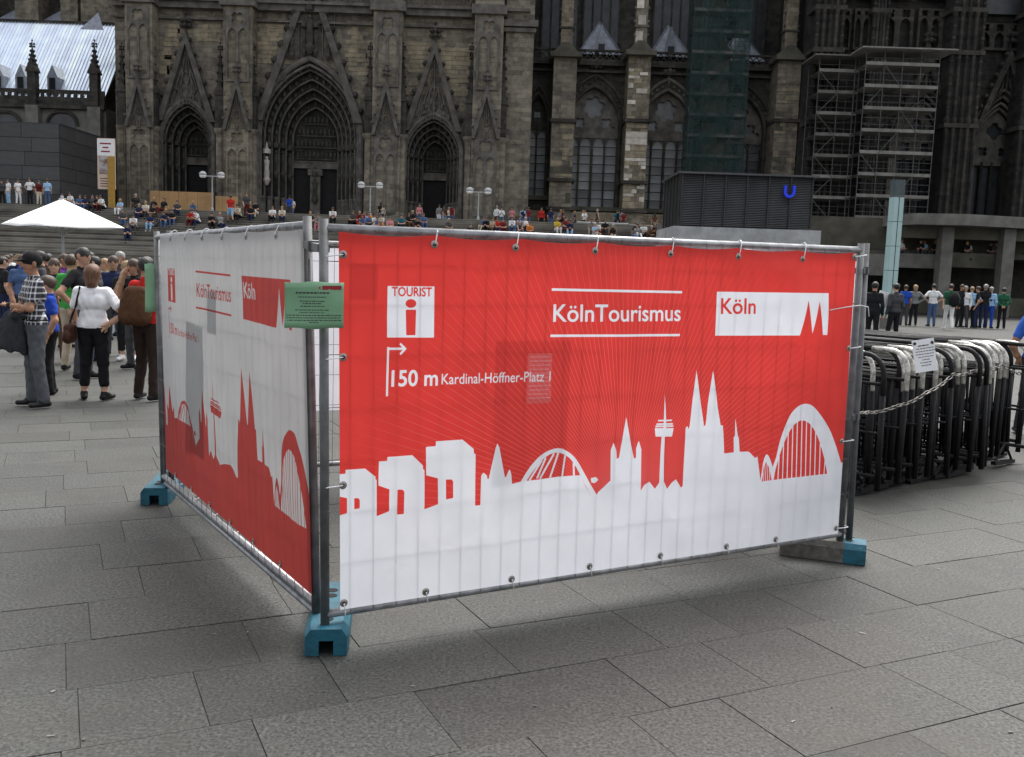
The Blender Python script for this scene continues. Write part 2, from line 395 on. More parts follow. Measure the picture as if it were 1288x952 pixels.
pl = MB(); pl.box((-26, 100, 2.49), (70.7, 74, 4.99)); pl.box((64.4, 98.6, 2.49), (110, 76.8, 4.99))
pl.build('upper_plaza', 'plaza', kind='structure')
# terrace on the right: parapet band, box beams, dark undercroft, pillars and canopy
YT = 57.0
xa, xb = PX(1019, 300, YT), PX(1300, 300, YT) + 30
z1, z0 = PZ(1080, 288, YT), PZ(1080, 315, YT)
t = thing('terrace_wall', 'long olive concrete terrace wall above the dark undercroft, right of the underground entrance', 'wall', ((xa + xb) / 2, YT, 0))
def at(o, b):      # shift builder verts into the frame of thing o (translation only)
    l = o.location; b.v = [(v[0] - l.x, v[1] - l.y, v[2] - l.z) for v in b.v]; return b
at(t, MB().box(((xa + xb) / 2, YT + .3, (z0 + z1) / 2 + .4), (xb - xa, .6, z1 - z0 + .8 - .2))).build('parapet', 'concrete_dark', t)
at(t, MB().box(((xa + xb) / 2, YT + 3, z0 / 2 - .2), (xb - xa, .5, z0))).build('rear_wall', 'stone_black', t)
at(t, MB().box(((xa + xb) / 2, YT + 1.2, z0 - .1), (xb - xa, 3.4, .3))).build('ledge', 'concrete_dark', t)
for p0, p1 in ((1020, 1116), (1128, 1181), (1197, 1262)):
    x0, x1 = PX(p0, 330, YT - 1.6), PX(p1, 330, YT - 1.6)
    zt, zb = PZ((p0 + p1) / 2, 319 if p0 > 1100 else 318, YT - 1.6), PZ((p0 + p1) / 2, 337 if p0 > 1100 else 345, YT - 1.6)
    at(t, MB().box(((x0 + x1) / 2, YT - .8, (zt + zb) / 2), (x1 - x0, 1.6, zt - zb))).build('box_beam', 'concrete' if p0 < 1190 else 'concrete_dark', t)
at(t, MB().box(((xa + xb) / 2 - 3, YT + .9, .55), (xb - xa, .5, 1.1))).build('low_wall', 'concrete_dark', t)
YC = 53.0
cnp = thing('canopy', 'wide grey concrete canopy slab with faceted edge on two square pillars at the right', 'canopy', (PX(1190, 300, YC), YC, 0))
ed = [(1146, 274), (1160, 269), (1215, 269), (1300, 275), (1420, 279)]
b = MB(); pts = [(PX(x, y, YC), PZ(1215, 269, YC)) for x, y in ed]
zt = PZ(1215, 269, YC); th = .62
poly = [(pts[0][0], YC + 2.5), (pts[1][0], YC + .6), (pts[2][0], YC), (pts[3][0], YC + 1.0), (pts[4][0], YC + 2.5), (pts[4][0], YC + 5), (pts[0][0], YC + 5)]
n = len(poly); b.add([(x, y, zt - th) for x, y in poly] + [(x, y, zt) for x, y in poly],
    [tuple(range(n - 1, -1, -1)), tuple(range(n, 2 * n))] + [(i, (i + 1) % n, (i + 1) % n + n, i + n) for i in range(n)])
at(cnp, b).build('slab', 'concrete', cnp)
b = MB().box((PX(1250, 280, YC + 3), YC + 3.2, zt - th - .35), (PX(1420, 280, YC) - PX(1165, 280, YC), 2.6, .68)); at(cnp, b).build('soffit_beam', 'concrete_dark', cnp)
for px in (1188.5, 1266):
    xx = PX(px, 330, YC + 1.6); b = MB().box((xx, YC + 1.8, (zt - th - .02) / 2), (.68, .7, zt - th - .04)); at(cnp, b).build('pillar', 'concrete', cnp)

# ------------------------------------------------------------------ underground entrance house with louvres and a blue U
YU = 50.0
x0, x1 = PX(857, 250, YU), PX(1021, 250, YU); zt, zb = PZ(940, 221, YU), PZ(940, 286, YU)
ue = thing('entrance_house', 'dark louvred box of the underground entrance with blue U sign on concrete base', 'building', ((x0 + x1) / 2, YU, 0))
dp = 5.0
at(ue, MB().box(((x0 + x1) / 2, YU + dp / 2 + .12, (zt + zb) / 2), (x1 - x0 - .2, dp - .2, zt - zb - .1))).build('wall', 'dark_paint', ue)
b = MB(); nl = 30
for i in range(nl):
    z = zb + (zt - zb) * (i + .5) / nl; b.box(((x0 + x1) / 2, YU + .04, z), (x1 - x0, .10, (zt - zb) / nl * .55), m=Matrix.Rotation(R(-28), 3, 'X'))
at(ue, b).build('louvre_front', 'louvre', ue, kind='stuff')
b = MB()
for i in range(nl):
    z = zb + (zt - zb) * (i + .5) / nl; b.box((x0, YU + dp / 2, z), (.10, dp - .2, (zt - zb) / nl * .55))
at(ue, b).build('louvre_flank', 'louvre', ue, kind='stuff')
for i in range(7):
    x = x0 + (x1 - x0) * i / 6; at(ue, MB().box((x, YU - .03, (zt + zb) / 2), (.07, .12, zt - zb))).build('louvre_post', 'dark_paint', ue)
for i in range(1, 6):
    y = YU + dp * i / 5; at(ue, MB().box((x0 - .05, y, (zt + zb) / 2), (.12, .09, zt - zb))).build('louvre_post', 'dark_paint', ue)
at(ue, MB().box(((x0 + x1) / 2, YU + dp / 2, zt + .05), (x1 - x0 + .5, dp + .5, .10))).build('roof_edge', 'louvre', ue)
at(ue, MB().box(((x0 + x1) / 2 + .1, YU + dp / 2 + .2, zb / 2 - .02), (x1 - x0 + .9, dp + .8, zb - .06))).build('plinth', 'concrete_white', ue)
m, tt, bb, N, L = new_mat('blue sign'); bb.inputs['Base Color'].default_value = (.01, .04, .75, 1); bb.inputs['Emission Color'].default_value = (.01, .05, .9, 1); bb.inputs['Emission Strength'].default_value = .06
MT['blue_sign'] = m
# the letter U as a bent bar
ux, uz0, uz1 = PX(992, 240, YU), PZ(992, 249, YU - .1), PZ(992, 233.5, YU - .1)
uw = .23; b = MB(); pth = [(-uw, uz1)] + [(-uw * math.cos(a), uz0 + uw + .06 - uw * math.sin(a) * 1.0) for a in np.linspace(0, PI, 9)] + [(uw, uz1)]
outer = [(-uw - .07, uz1)] + [(-(uw + .07) * math.cos(a), uz0 + uw + .07 - (uw + .07) * math.sin(a)) for a in np.linspace(0, PI, 11)] + [(uw + .07, uz1)]
inner = [(uw - .07, uz1)] + [((uw - .07) * math.cos(a), uz0 + uw + .07 - (uw - .07) * math.sin(a)) for a in np.linspace(0, PI, 11)] + [(-uw + .07, uz1)]
b.prism([(x + ux, z) for x, z in outer + inner], YU - .22, YU - .12); at(ue, b).build('letter', 'blue_sign', ue)
# ------------------------------------------------------------------ fence enclosure
A0 = G(409, 782, .14); B0 = G(1056.7, 678, .14); D0 = G(206, 605, .14); C0 = G(398, 768, .14)
def vplane(p, q):
    d = q - p; d.z = 0; d.normalize(); n = Vector((d.y, -d.x, 0)); return p.copy(), d, n      # n looks outward (to the camera side) for d running rightwards
def hit(px, py, pl, off=0.0):
    p, d, n = pl; r_ = ray(px, py); t_ = ((p + n * off) - EYE).dot(n) / r_.dot(n); return EYE + r_ * t_
PLF = vplane(A0, B0); PLL = vplane(D0, C0)
def fence_panel(label, p0, p1, pl, group='mobile fence panels round the enclosure', rb=.02, wires=True, rail2=False):
    """p0, p1: (bottom, top) of the two posts; wires, rails and posts are single parts"""
    (b0, t0), (b1, t1) = p0, p1
    c = (b0 + b1) / 2; c.z = 0
    o = thing('mobile_fence', label, 'fence', c, group=group)
    sub = lambda v: Vector(v) - c
    def lerp(s, h):      # s along the panel, h metres under the top rail (negative: fraction)
        return None
    for b_, t_ in (p0, p1):
        MB().tube([sub(b_ - Vector((0, 0, .05))), sub(t_)], .0215, 14).build('post', 'galv_dull', o, True)
    def on(s, h):        # point at fraction s across, fraction h up
        lo = b0 + (b1 - b0) * s; hi = t0 + (t1 - t0) * s; return sub(lo + (hi - lo) * h)
    lo, hi = rb, .978
    MB().tube([on(.0, hi), on(1, hi)], .0205, 12).build('top_rail', 'galv', o, True)
    MB().tube([on(.0, lo), on(1, lo)], .0205, 12).build('bottom_rail', 'galv', o, True)
    if rail2: MB().tube([on(.02, lo - .022), on(.995, lo - .024)], .017, 10).build('lower_tube', 'galv', o, True)
    n = pl[2]
    if wires:
        L_ = (b1 - b0).length; k = int(L_ / .112)
        me = MB().tube([(0, 0, 0), (0, 0, 1)], .0018, 5, False).mesh('wire', 'wire')
        rw = random.Random(int(c.x * 100))
        for i in range(1, k):
            a, b_ = on(i / k, lo) + n * .023, on(i / k + rw.uniform(-.001, .001), hi) + n * .023; d = b_ - a
            link('wire', me, o, a, d.to_track_quat('Z', 'X').to_euler(), (1, 1, d.length))
        for h in (.155, .285, .415, .545, .675, .80, .90):
            a, b_ = on(0, h) + n * .0185, on(1, h + rw.uniform(-.006, .006)) + n * .0185; d = b_ - a
            link('wire', me, o, a, d.to_track_quat('Z', 'X').to_euler(), (1, 1, d.length))
    return o
pA = (A0, hit(407, 275, PLF)); pB = (B0, hit(1083.5, 306, PLF))
pC = (C0, hit(386.5, 272, PLL)); pD = (D0, hit(197, 291, PLL))
E0 = B0 + (D0 - C0); up2 = Vector((0, 0, 1.86))
off = U1 * .055 - U2 * .0
B2 = G(1068, 676, .14); pB2 = (B2, EYE + ray(1089.5, 306) * ((B2 - EYE).dot(U1) / ray(1089.5, 306).dot(U1)))
pE = (E0, E0 + up2); D2 = D0 + U1 * .06 + U2 * .04; pD2 = (D2, D2 + up2); E2 = E0 + U2 * .06
front = fence_panel('steel mesh fence panel behind the red banner facing the viewer', pA, pB, PLF)
left = fence_panel('steel mesh fence panel behind the white banner on the left side', pD, pC, PLL, rail2=True)
right = fence_panel('steel mesh fence panel on the far right side, only its near post showing', pB2, pE, vplane(E0, B2))
back = fence_panel('steel mesh fence panel closing the rear of the enclosure, seen between the near posts', pD2, (E2, E2 + up2), vplane(D2, E2))
# clamp joining the two near posts, and the one at the right corner
def clamp(a, b_, o, name='coupling'):
    c = o.location; a, b_ = a - c, b_ - c
    k = MB().bar(a, b_, .055, .035); k.bar(a + (b_ - a) * .45 - Vector((0, 0, .0)), a + (b_ - a) * .55, .075, .05); k.build(name, 'galv_dull', o)
pz = lambda p, h: p[0] + (p[1] - p[0]) * h
clamp(pz(pC, .93), pz(pA, .93), front); clamp(pz(pB, .42), pz(pB2, .42), front); clamp(pz(pB, .91), pz(pB2, .91), front)

def foot(label, c, rz, mats=('teal', 'teal'), sc=1.0):
    """recycled fence foot: chamfered block with carrying slots"""
    L_, Wd, H = .66, .205, .13
    o = thing('ballast_block', label, 'ballast block', (c[0], c[1], 0), rz, 'fence feet')
    ch = .035
    def sect(x0, x1, slot, mt, nm):
        b = MB(); y = Wd / 2
        if slot:
            pr = [(-y, 0.004), (-.036, .004), (-.036, .075), (.036, .075), (.036, .004), (y, .004), (y, H - ch), (y - ch * .8, H), (-y + ch * .8, H), (-y, H - ch)]
        else:
            pr = [(-y, .004), (y, .004), (y, H - ch), (y - ch * .8, H), (-y + ch * .8, H), (-y, H - ch)]
        # profile lies across the block: extrude along local x
        n = len(pr); tri = tessellate_polygon([[Vector((p[0], p[1], 0)) for p in pr]])
        tp = .018
        vs = []
        for x, k in ((x0, 0), (x1, 1)):
            s_ = .93 if abs(x) > .3 else 1.0
            vs += [(x, p[0] * s_, p[1]) for p in pr]
        b.add(vs, [tuple(t) for t in tri] + [tuple(i + n for i in reversed(t)) for t in tri] + [(i, (i + 1) % n, (i + 1) % n + n, i + n) for i in range(n)])
        return b.build(nm, mt, o)
    sect(-.33, -.27, True, mats[0], 'end_block'); sect(-.27, -.16, True, mats[0], 'end_block'); sect(-.16, .16, False, mats[1], 'body'); sect(.16, .27, True, mats[1], 'end_block'); sect(.27, .33, True, mats[1], 'end_block')
    b = MB()
    for x in (-.2, -.12, .12, .2): b.lathe((x, 0, H - .004), [(.028, 0), (.028, .006)], 12)
    b.build('post_hole', 'void', o)
    return o
ca = (A0 + C0) / 2
foot('teal plastic fence foot under the two near corner posts', ca + Vector((.01, .19, 0)), AZ + R(90 - 22))
cb = (B0 + B2) / 2
foot('grey fence foot with a teal end under the right corner posts', cb + Vector((-.94, .34, 0)) * .13, R(160), ('teal', 'rubber')).scale.x = .8
foot('teal plastic fence foot under the far left corner post', D0 + Vector((-.05, .14, 0)), R(90 + 8))
foot('teal fence foot at the hidden rear corner of the enclosure', E0 + Vector((.0, .05, 0)), AZ)

# ------------------------------------------------------------------ printed banners
def homog(src, dst):
    Aq = []
    for (x, y), (u, v) in zip(src, dst): Aq += [[x, y, 1, 0, 0, 0, -u * x, -u * y, -u], [0, 0, 0, x, y, 1, -v * x, -v * y, -v]]
    return np.linalg.svd(np.array(Aq))[2][-1].reshape(3, 3)
FQ = [(426, 291), (1077, 318), (1054, 671), (428, 767)]      # TL TR BR BL of the front banner
BW, BH = 3.36, 1.74
H_ = homog(FQ, [(0, BH), (BW, BH), (BW, 0), (0, 0)])
def uv(p):
    q = H_ @ np.array([p[0], p[1], 1.0]); return (q[0] / q[2], q[1] / q[2])
c3 = lambda *q: [uv((420 + x / 3.172, 480 + y / 3.172)) for x, y in q]
c4 = lambda *q: [uv((740 + x / 3.173, 440 + y / 3.173)) for x, y in q]
t1 = lambda *q: [uv((420 + x / 3.578, 280 + y / 3.578)) for x, y in q]
t2 = lambda *q: [uv((760 + x / 3.663, 280 + y / 3.663)) for x, y in q]
def cr(p, n=5):      # smooth curve through the points
    p = [np.array(q, float) for q in p]; out = []
    for i in range(len(p) - 1):
        a, b_, c, d = p[max(i - 1, 0)], p[i], p[i + 1], p[min(i + 2, len(p) - 1)]
        for k in range(n): t = k / n; out.append(tuple(.5 * (2 * b_ + (c - a) * t + (2 * a - 5 * b_ + 4 * c - d) * t * t + (3 * b_ - a - 3 * c + d) * t ** 3)))
    return out + [tuple(p[-1])]
def edges_of(poly): return [(poly[i], poly[(i + 1) % len(poly)]) for i in range(len(poly))]
_txt = {}
def glyphs(s, fat=0.0):
    """outline edges of a line of text, scaled so that the capital height is 1"""
    cu = bpy.data.curves.new('text', 'FONT'); cu.body = s; cu.offset = fat; cu.resolution_u = 4
    o = bpy.data.objects.new('text', cu); COL.objects.link(o); dg = bpy.context.evaluated_depsgraph_get()
    me = o.evaluated_get(dg).to_mesh(); v = np.array([p.co[:2] for p in me.vertices]); cnt = {}
    for p in me.polygons:
        for k in p.edge_keys: cnt[k] = cnt.get(k, 0) + 1
    ed = [k for k, c in cnt.items() if c == 1]
    o.evaluated_get(dg).to_mesh_clear(); COL.objects.unlink(o); bpy.data.objects.remove(o); bpy.data.curves.remove(cu)
    return v, ed
_kv, _ = glyphs('K'); CAP = _kv[:, 1].max() - _kv[:, 1].min()
def text_edges(s, bl, br, tl, fat=0.0):
    """text laid between baseline ends bl, br with the capital top above bl at tl (banner coordinates)"""
    v, ed = glyphs(s, fat); x0, x1 = v[:, 0].min(), v[:, 0].max()
    bl, br, tl = map(np.array, (bl, br, tl)); q = [bl + (br - bl) * ((a - x0) / (x1 - x0)) + (tl - bl) * (b_ / CAP) for a, b_ in v]
    return [(tuple(q[i]), tuple(q[j])) for i, j in ed]
def line_poly(p, q, wd):
    p, q = np.array(p), np.array(q); d = (q - p) / np.linalg.norm(q - p); n = np.array([-d[1], d[0]]) * wd / 2
    return [tuple(p + n), tuple(q + n), tuple(q - n), tuple(p - n)]
ART = []      # (+1 white / -1 red, edges)
def white(poly): ART.append((1, edges_of(poly)))
def redd(poly): ART.append((-1, edges_of(poly)))
# skyline
sk = c3((-30, 372), (46, 368), (46, 352), (122, 347), (163, 380), (163, 390), (168, 392), (168, 538), (217, 518), (217, 430), (175, 415), (175, 318), (207, 316), (207, 300), (303, 292), (345, 333), (345, 348), (351, 350), (351, 508), (405, 488), (405, 385), (358, 372), (358, 260), (397, 257), (397, 238), (500, 230), (545, 268), (546, 285), (553, 290), (553, 495), (573, 493), (576, 375), (585, 362), (598, 375), (600, 388), (605, 388), (632, 262), (638, 245), (646, 262), (668, 380), (673, 380), (680, 362), (687, 348), (694, 368), (697, 408), (730, 400), (800, 393), (880, 381), (970, 374), (990, 420), (1015, 462), (1028, 465), (1040, 440), (1085, 400), (1091, 396), (1094, 275), (1105, 245), (1116, 275), (1118, 310), (1127, 305))
sk += c4((141, 268), (160, 380), (172, 435), (180, 432), (180, 395), (190, 362), (200, 398), (198, 565), (212, 540), (232, 527), (255, 556), (272, 530), (278, 345), (291, 345), (290, 525), (303, 556), (322, 530), (338, 517), (357, 550), (364, 545), (376, 310), (384, 305), (387, 318), (392, 305), (410, 180), (423, 82), (436, 180), (450, 306), (456, 300), (474, 180), (490, 82), (503, 180), (515, 300), (524, 302), (526, 412), (565, 408), (567, 350), (573, 343), (580, 270), (586, 343), (590, 352), (590, 406), (630, 406), (655, 432), (665, 425), (670, 520), *cr([(680, 480), (692, 440), (706, 418), (720, 435), (731, 470)]), *cr([(745, 430), (765, 350), (800, 265), (835, 226), (870, 216), (905, 235), (950, 300), (985, 380), (1008, 450)]), (1060, 450), (1060, 900))
sk += c3((-30, 960))
white(sk)
redd(c4(*cr([(733, 520), (745, 470), (770, 390), (800, 325), (828, 291), (855, 282), (885, 300), (915, 350), (938, 425), (953, 495)])))
redd(c4((676, 524), (690, 465), (703, 447), (714, 470), (724, 520)))
for i in range(11):
    x = 752 + i * 18.6; yt_ = np.interp(x + 5, [733, 745, 770, 800, 828, 855, 885, 915, 938, 953], [520, 470, 390, 325, 291, 282, 300, 350, 425, 495]) - 6; white(line_poly(*c4((x, 524), (x + 5, yt_)), .0085))
for i in range(4): x = 684 + i * 10; white(line_poly(*c4((x, 526), (x + 1, 470 if i in (0, 3) else 452)), .006))
redd(c3((-30, 452), (20, 458), (52, 465), (52, 525), (-30, 550)))
redd(c3((80, 465), (98, 466), (102, 475), (102, 506), (80, 510)))
redd(c3((247, 430), (266, 430), (273, 438), (273, 528), (247, 531)))
redd(c3((437, 390), (460, 390), (466, 398), (466, 464), (437, 470)))
# bow bridge
ao = [(733, 400), (770, 345), (810, 300), (850, 275), (890, 267), (925, 282), (955, 312), (985, 365), (1012, 415), (1042, 465)]
ai = [(1018, 466), (996, 425), (970, 374), (950, 335), (925, 303), (890, 285), (855, 290), (820, 315), (785, 358), (757, 398)]
white(c3(*(cr(ao) + cr(ai))))
for a_, b_ in (((800, 388), (835, 305)), ((812, 388), (868, 288)), ((852, 384), (885, 285)), ((900, 380), (912, 296)), ((946, 376), (944, 325)), ((770, 395), (820, 315))): white(line_poly(*c3(a_, b_), .011))
white(c3((1010, 385), (1030, 380), (1040, 392), (1025, 405), (1012, 402)))
# television tower
white(c4((250, 312), (326, 312), (320, 346), (254, 346)))
for y_, a_, b_ in ((282, 262, 319), (296, 256, 323), (305, 252, 325)): white(c4((a_, y_ - 3), (b_, y_ - 4), (b_, y_ + 2), (a_, y_ + 3)))
white(c4((284, 320), (286, 240), (290, 178), (293, 240), (295, 320)))
NSKY = len(ART)      # everything up to here is skyline
# tourist information box, arrow, distance
white(t1((238, 285), (445, 287), (443, 518), (234, 517)))
ART.append((-1, text_edges('TOURIST', *t1((256, 330), (434, 332), (256, 290)), .024)))
redd(t1(*[(341 + 24 * math.cos(a), 364 + 20 * math.sin(a)) for a in np.linspace(0, 2 * PI, 20)[:-1]]))
redd(t1((318, 392), (364, 392), (361, 507), (320, 507)))
for a_, b_ in (((239, 560), (235, 782)), ((235, 568), (314, 568)), ((293, 545), (318, 570)), ((318, 566), (293, 593))): white(line_poly(*t1(a_, b_), .0105))
ART.append((1, text_edges('150 m', *t1((254, 737), (458, 732), (256, 667)), .020)))
ART.append((1, text_edges('Kardinal-Höffner-Platz 1', *t1((474, 728), (962, 714), (476, 681)), .007)))
# KölnTourismus between two rules
ART.append((1, text_edges('KölnTourismus', uv((692.5, 404.5)), uv((853, 403.5)), uv((692.5, 383)), .012)))
white(line_poly(uv((690, 364)), uv((855, 367.5)), .0125)); white(line_poly(uv((689, 422.5)), uv((852, 421.5)), .0125))
# city logo box with two spires
white(t2((510, 318), (1032, 325), (1022, 518), (1000, 516), (985, 358), (948, 512), (927, 355), (893, 520), (502, 521)))
ART.append((-1, text_edges('Köln', *t2((528, 420), (685, 419), (529, 349)), .016)))

def left_layout(ed):      # the left banner carries a stretched, lower skyline
    f = lambda p: (float(np.interp(p[0] / BW, [-.2, 0, .28, .445, .57, .60, .66, .72, .9, 1.0, 1.2], [-.52, -.30, .12, .31, .46, .605, .69, .765, .93, 1.02, 1.2])) * BW, p[1] - .085)
    return [(f(a), f(b_)) for a, b_ in ed]
def art_field(du, alt=False):
    nx, ny = int(BW / du) + 1, int(BH / du) + 1
    X, Y = np.meshgrid(np.linspace(0, BW, nx), np.linspace(0, BH, ny)); F = np.full(X.shape, -.03)
    for n_, (sg, ed) in enumerate(ART):
        if alt and n_ < NSKY: ed = left_layout(ed)
        E_ = np.array(ed); mn = E_.min((0, 1)) - .03; mx = E_.max((0, 1)) + .03
        i0, i1 = max(0, int(mn[0] / BW * (nx - 1))), min(nx, int(mx[0] / BW * (nx - 1)) + 2)
        j0, j1 = max(0, int(mn[1] / BH * (ny - 1))), min(ny, int(mx[1] / BH * (ny - 1)) + 2)
        if i1 <= i0 or j1 <= j0: continue
        x, y = X[j0:j1, i0:i1], Y[j0:j1, i0:i1]; dm = np.full(x.shape, 1e9); ins = np.zeros(x.shape, bool)
        for (ax, ay), (bx, by) in ed:
            dx, dy = bx - ax, by - ay; l2 = dx * dx + dy * dy
            if l2 < 1e-14: continue
            tt_ = np.clip(((x - ax) * dx + (y - ay) * dy) / l2, 0, 1)
            dm = np.minimum(dm, (x - ax - tt_ * dx) ** 2 + (y - ay - tt_ * dy) ** 2)
            if dy: ins ^= ((ay > y) != (by > y)) & (x < dx * (y - ay) / dy + ax)
        sd = np.clip(np.sqrt(dm), 0, .03) * np.where(ins, 1, -1); f = F[j0:j1, i0:i1]
        F[j0:j1, i0:i1] = np.maximum(f, sd) if sg > 0 else np.minimum(f, -sd)
    return X, Y, F

def banner_mat(name, inv):
    m, t, b, N, L = new_mat(name)
    at_ = N.new('ShaderNodeAttribute'); at_.attribute_name = 'print'; uvn = N.new('ShaderNodeAttribute'); uvn.attribute_name = 'sheet'
    f = ramp(N, L, at_.outputs['Fac'], -.0012, .0012)
    # rays fanning out from behind the skyline, printed a shade lighter
    r0 = uv((782, 640)); sb = N.new('ShaderNodeVectorMath'); sb.operation = 'SUBTRACT'; sb.inputs[1].default_value = (r0[0], r0[1], 0); L.new(uvn.outputs['Vector'], sb.inputs[0])
    sp = N.new('ShaderNodeSeparateXYZ'); L.new(sb.outputs[0], sp.inputs[0])
    an = N.new('ShaderNodeMath'); an.operation = 'ARCTAN2'; L.new(sp.outputs[1], an.inputs[0]); L.new(sp.outputs[0], an.inputs[1])
    ml = N.new('ShaderNodeMath'); ml.operation = 'MULTIPLY'; ml.inputs[1].default_value = 110 / PI; L.new(an.outputs[0], ml.inputs[0])
    fr = N.new('ShaderNodeMath'); fr.operation = 'PINGPONG'; fr.inputs[1].default_value = .5; L.new(ml.outputs[0], fr.inputs[0])
    ln = N.new('ShaderNodeVectorMath'); ln.operation = 'LENGTH'; L.new(sb.outputs[0], ln.inputs[0])
    wd = N.new('ShaderNodeMath'); wd.operation = 'DIVIDE'; wd.inputs[0].default_value = .06; L.new(ln.outputs['Value'], wd.inputs[1])
    lt = N.new('ShaderNodeMath'); lt.operation = 'LESS_THAN'; L.new(fr.outputs[0], lt.inputs[0]); L.new(wd.outputs[0], lt.inputs[1])
    fd = N.new('ShaderNodeMapRange'); fd.inputs[1].default_value = 1.75; fd.inputs[2].default_value = .9; fd.inputs[3].default_value = 0; fd.inputs[4].default_value = .34; L.new(ln.outputs['Value'], fd.inputs[0])
    ry = N.new('ShaderNodeMath'); ry.operation = 'MULTIPLY'; L.new(lt.outputs[0], ry.inputs[0]); L.new(fd.outputs[0], ry.inputs[1])
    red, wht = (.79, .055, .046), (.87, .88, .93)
    if inv: red = (.36, .045, .038); wht = (.44, .44, .435)  # darkened to paint in weaker light on this side; print also faded
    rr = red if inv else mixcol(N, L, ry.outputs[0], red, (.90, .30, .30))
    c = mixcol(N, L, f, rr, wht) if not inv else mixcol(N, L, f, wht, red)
    # fine mesh weave
    wv = N.new('ShaderNodeTexNoise'); wv.inputs['Scale'].default_value = 3.2; wv.inputs['Detail'].default_value = 4; L.new(uvn.outputs['Vector'], wv.inputs['Vector'])
    k = N.new('ShaderNodeMapRange'); k.inputs[1].default_value = .3; k.inputs[2].default_value = .7; k.inputs[3].default_value = .93; k.inputs[4].default_value = 1.05; L.new(wv.outputs['Fac'], k.inputs[0])
    sc = N.new('ShaderNodeVectorMath'); sc.operation = 'SCALE'; L.new(c, sc.inputs[0]); L.new(k.outputs[0], sc.inputs['Scale'])
    L.new(sc.outputs[0], b.inputs['Base Color']); b.inputs['Roughness'].default_value = .6; setspec(b, .25)
    tl = N.new('ShaderNodeBsdfTranslucent'); L.new(sc.outputs[0], tl.inputs['Color'])
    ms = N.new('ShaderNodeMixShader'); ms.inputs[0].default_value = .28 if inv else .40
    bp = N.new('ShaderNodeBump'); bp.inputs['Strength'].default_value = .25; bp.inputs['Distance'].default_value = .01
    n2 = N.new('ShaderNodeTexNoise'); n2.inputs['Scale'].default_value = 9; n2.inputs['Detail'].default_value = 5; L.new(uvn.outputs['Vector'], n2.inputs['Vector'])
    L.new(n2.outputs['Fac'], bp.inputs['Height']); L.new(bp.outputs[0], b.inputs['Normal'])
    L.new(b.outputs[0], ms.inputs[1]); L.new(tl.outputs[0], ms.inputs[2]); L.new(ms.outputs[0], N['Material Output'].inputs['Surface'])
    return m

def banner(name, label, corners, n, du, mt, wob=.006, sag=.008, art=True, ripple=0.0):
    """corners TL TR BR BL in the place; n outward normal"""
    TL, TR, BR, BL = [np.array(c) for c in corners]
    if art: X, Y, F = art_field(du, art == 'left')
    else:
        nx, ny = int(BW / du) + 1, int(BH / du) + 1; X, Y = np.meshgrid(np.linspace(0, BW, nx), np.linspace(0, BH, ny)); F = np.full(X.shape, .03)
    ny, nx = X.shape; s = (X / BW)[..., None]; t_ = (Y / BH)[..., None]
    Pn = (BL * (1 - s) + BR * s) * (1 - t_) + (TL * (1 - s) + TR * s) * t_
    ph = RNG.uniform(0, 6.28, 12); d = np.zeros(X.shape)
    for i, (kx, ky, a) in enumerate(((1.1, 2.3, 1.2), (2.7, 1.1, .9), (4.1, 3.3, .6), (6.3, .8, .45), (9.5, 2.2, .25), (1.9, 6.0, .3))):
        d += a * np.sin(kx * X * 2.1 + ky * Y * 1.9 + ph[i]) * np.cos(ky * X * .7 - kx * Y * .9 + ph[i + 6])
    if ripple: d += ripple * np.sin(X * 2 * PI / .118 + .5 * np.sin(Y * 3))
    d = d + .9 * np.exp(-((X * .55 + Y - 2.05) / .05) ** 2) * np.clip(1 - X / 1.2, 0, 1) + .7 * np.exp(-(((BW - X) * .5 + Y - 1.95) / .06) ** 2) * np.clip(1 - (BW - X) / 1.0, 0, 1) + .6 * np.exp(-((X * .35 - Y + .05) / .04) ** 2) * np.clip(1 - X / 1.4, 0, 1); d = np.maximum(d, -.15)
    edge = np.minimum(1, np.minimum(np.minimum(X, BW - X), np.minimum(Y, BH - Y)) / .12)
    Pn = Pn + (np.array(n) * 1.0) * (d * wob * edge)[..., None]
    gap = .475; Pn[..., 2] -= (sag * np.abs(np.sin(X / gap * PI)) ** 1.0 * np.clip((Y - BH + .25) / .25, 0, 1) ** 2)
    me = bpy.data.meshes.new(name); V_ = Pn.reshape(-1, 3)
    o0 = V_.mean(0); o0[2] = 0; V_ = V_ - o0
    idx = np.arange(nx * ny).reshape(ny, nx); q = np.stack([idx[:-1, :-1], idx[:-1, 1:], idx[1:, 1:], idx[1:, :-1]], -1).reshape(-1, 4)
    me.vertices.add(len(V_)); me.vertices.foreach_set('co', V_.astype(np.float32).ravel())
    me.loops.add(q.size); me.loops.foreach_set('vertex_index', q.astype(np.int32).ravel())
    me.polygons.add(len(q)); me.polygons.foreach_set('loop_start', np.arange(0, q.size, 4, dtype=np.int32))
    me.polygons.foreach_set('use_smooth', np.ones(len(q), bool)); me.update(calc_edges=True)
    a_ = me.attributes.new('print', 'FLOAT', 'POINT'); a_.data.foreach_set('value', F.astype(np.float32).ravel())
    a2 = me.attributes.new('sheet', 'FLOAT_VECTOR', 'POINT'); a2.data.foreach_set('vector', np.stack([X, Y, X * 0], -1).astype(np.float32).ravel())
    me.materials.append(mt)
    o = link(name, me, None, tuple(o0), label=label, cat='banner')
    return o, lambda s_, t__: Vector(tuple(((BL * (1 - s_) + BR * s_) * (1 - t__) + (TL * (1 - s_) + TR * s_) * t__) - o0))
offF = .0295
cf = [hit(x, y, PLF, offF) for x, y in FQ]
MT['banner_red'] = banner_mat('red printed banner mesh', False); MT['banner_inv'] = banner_mat('white printed banner mesh', True)
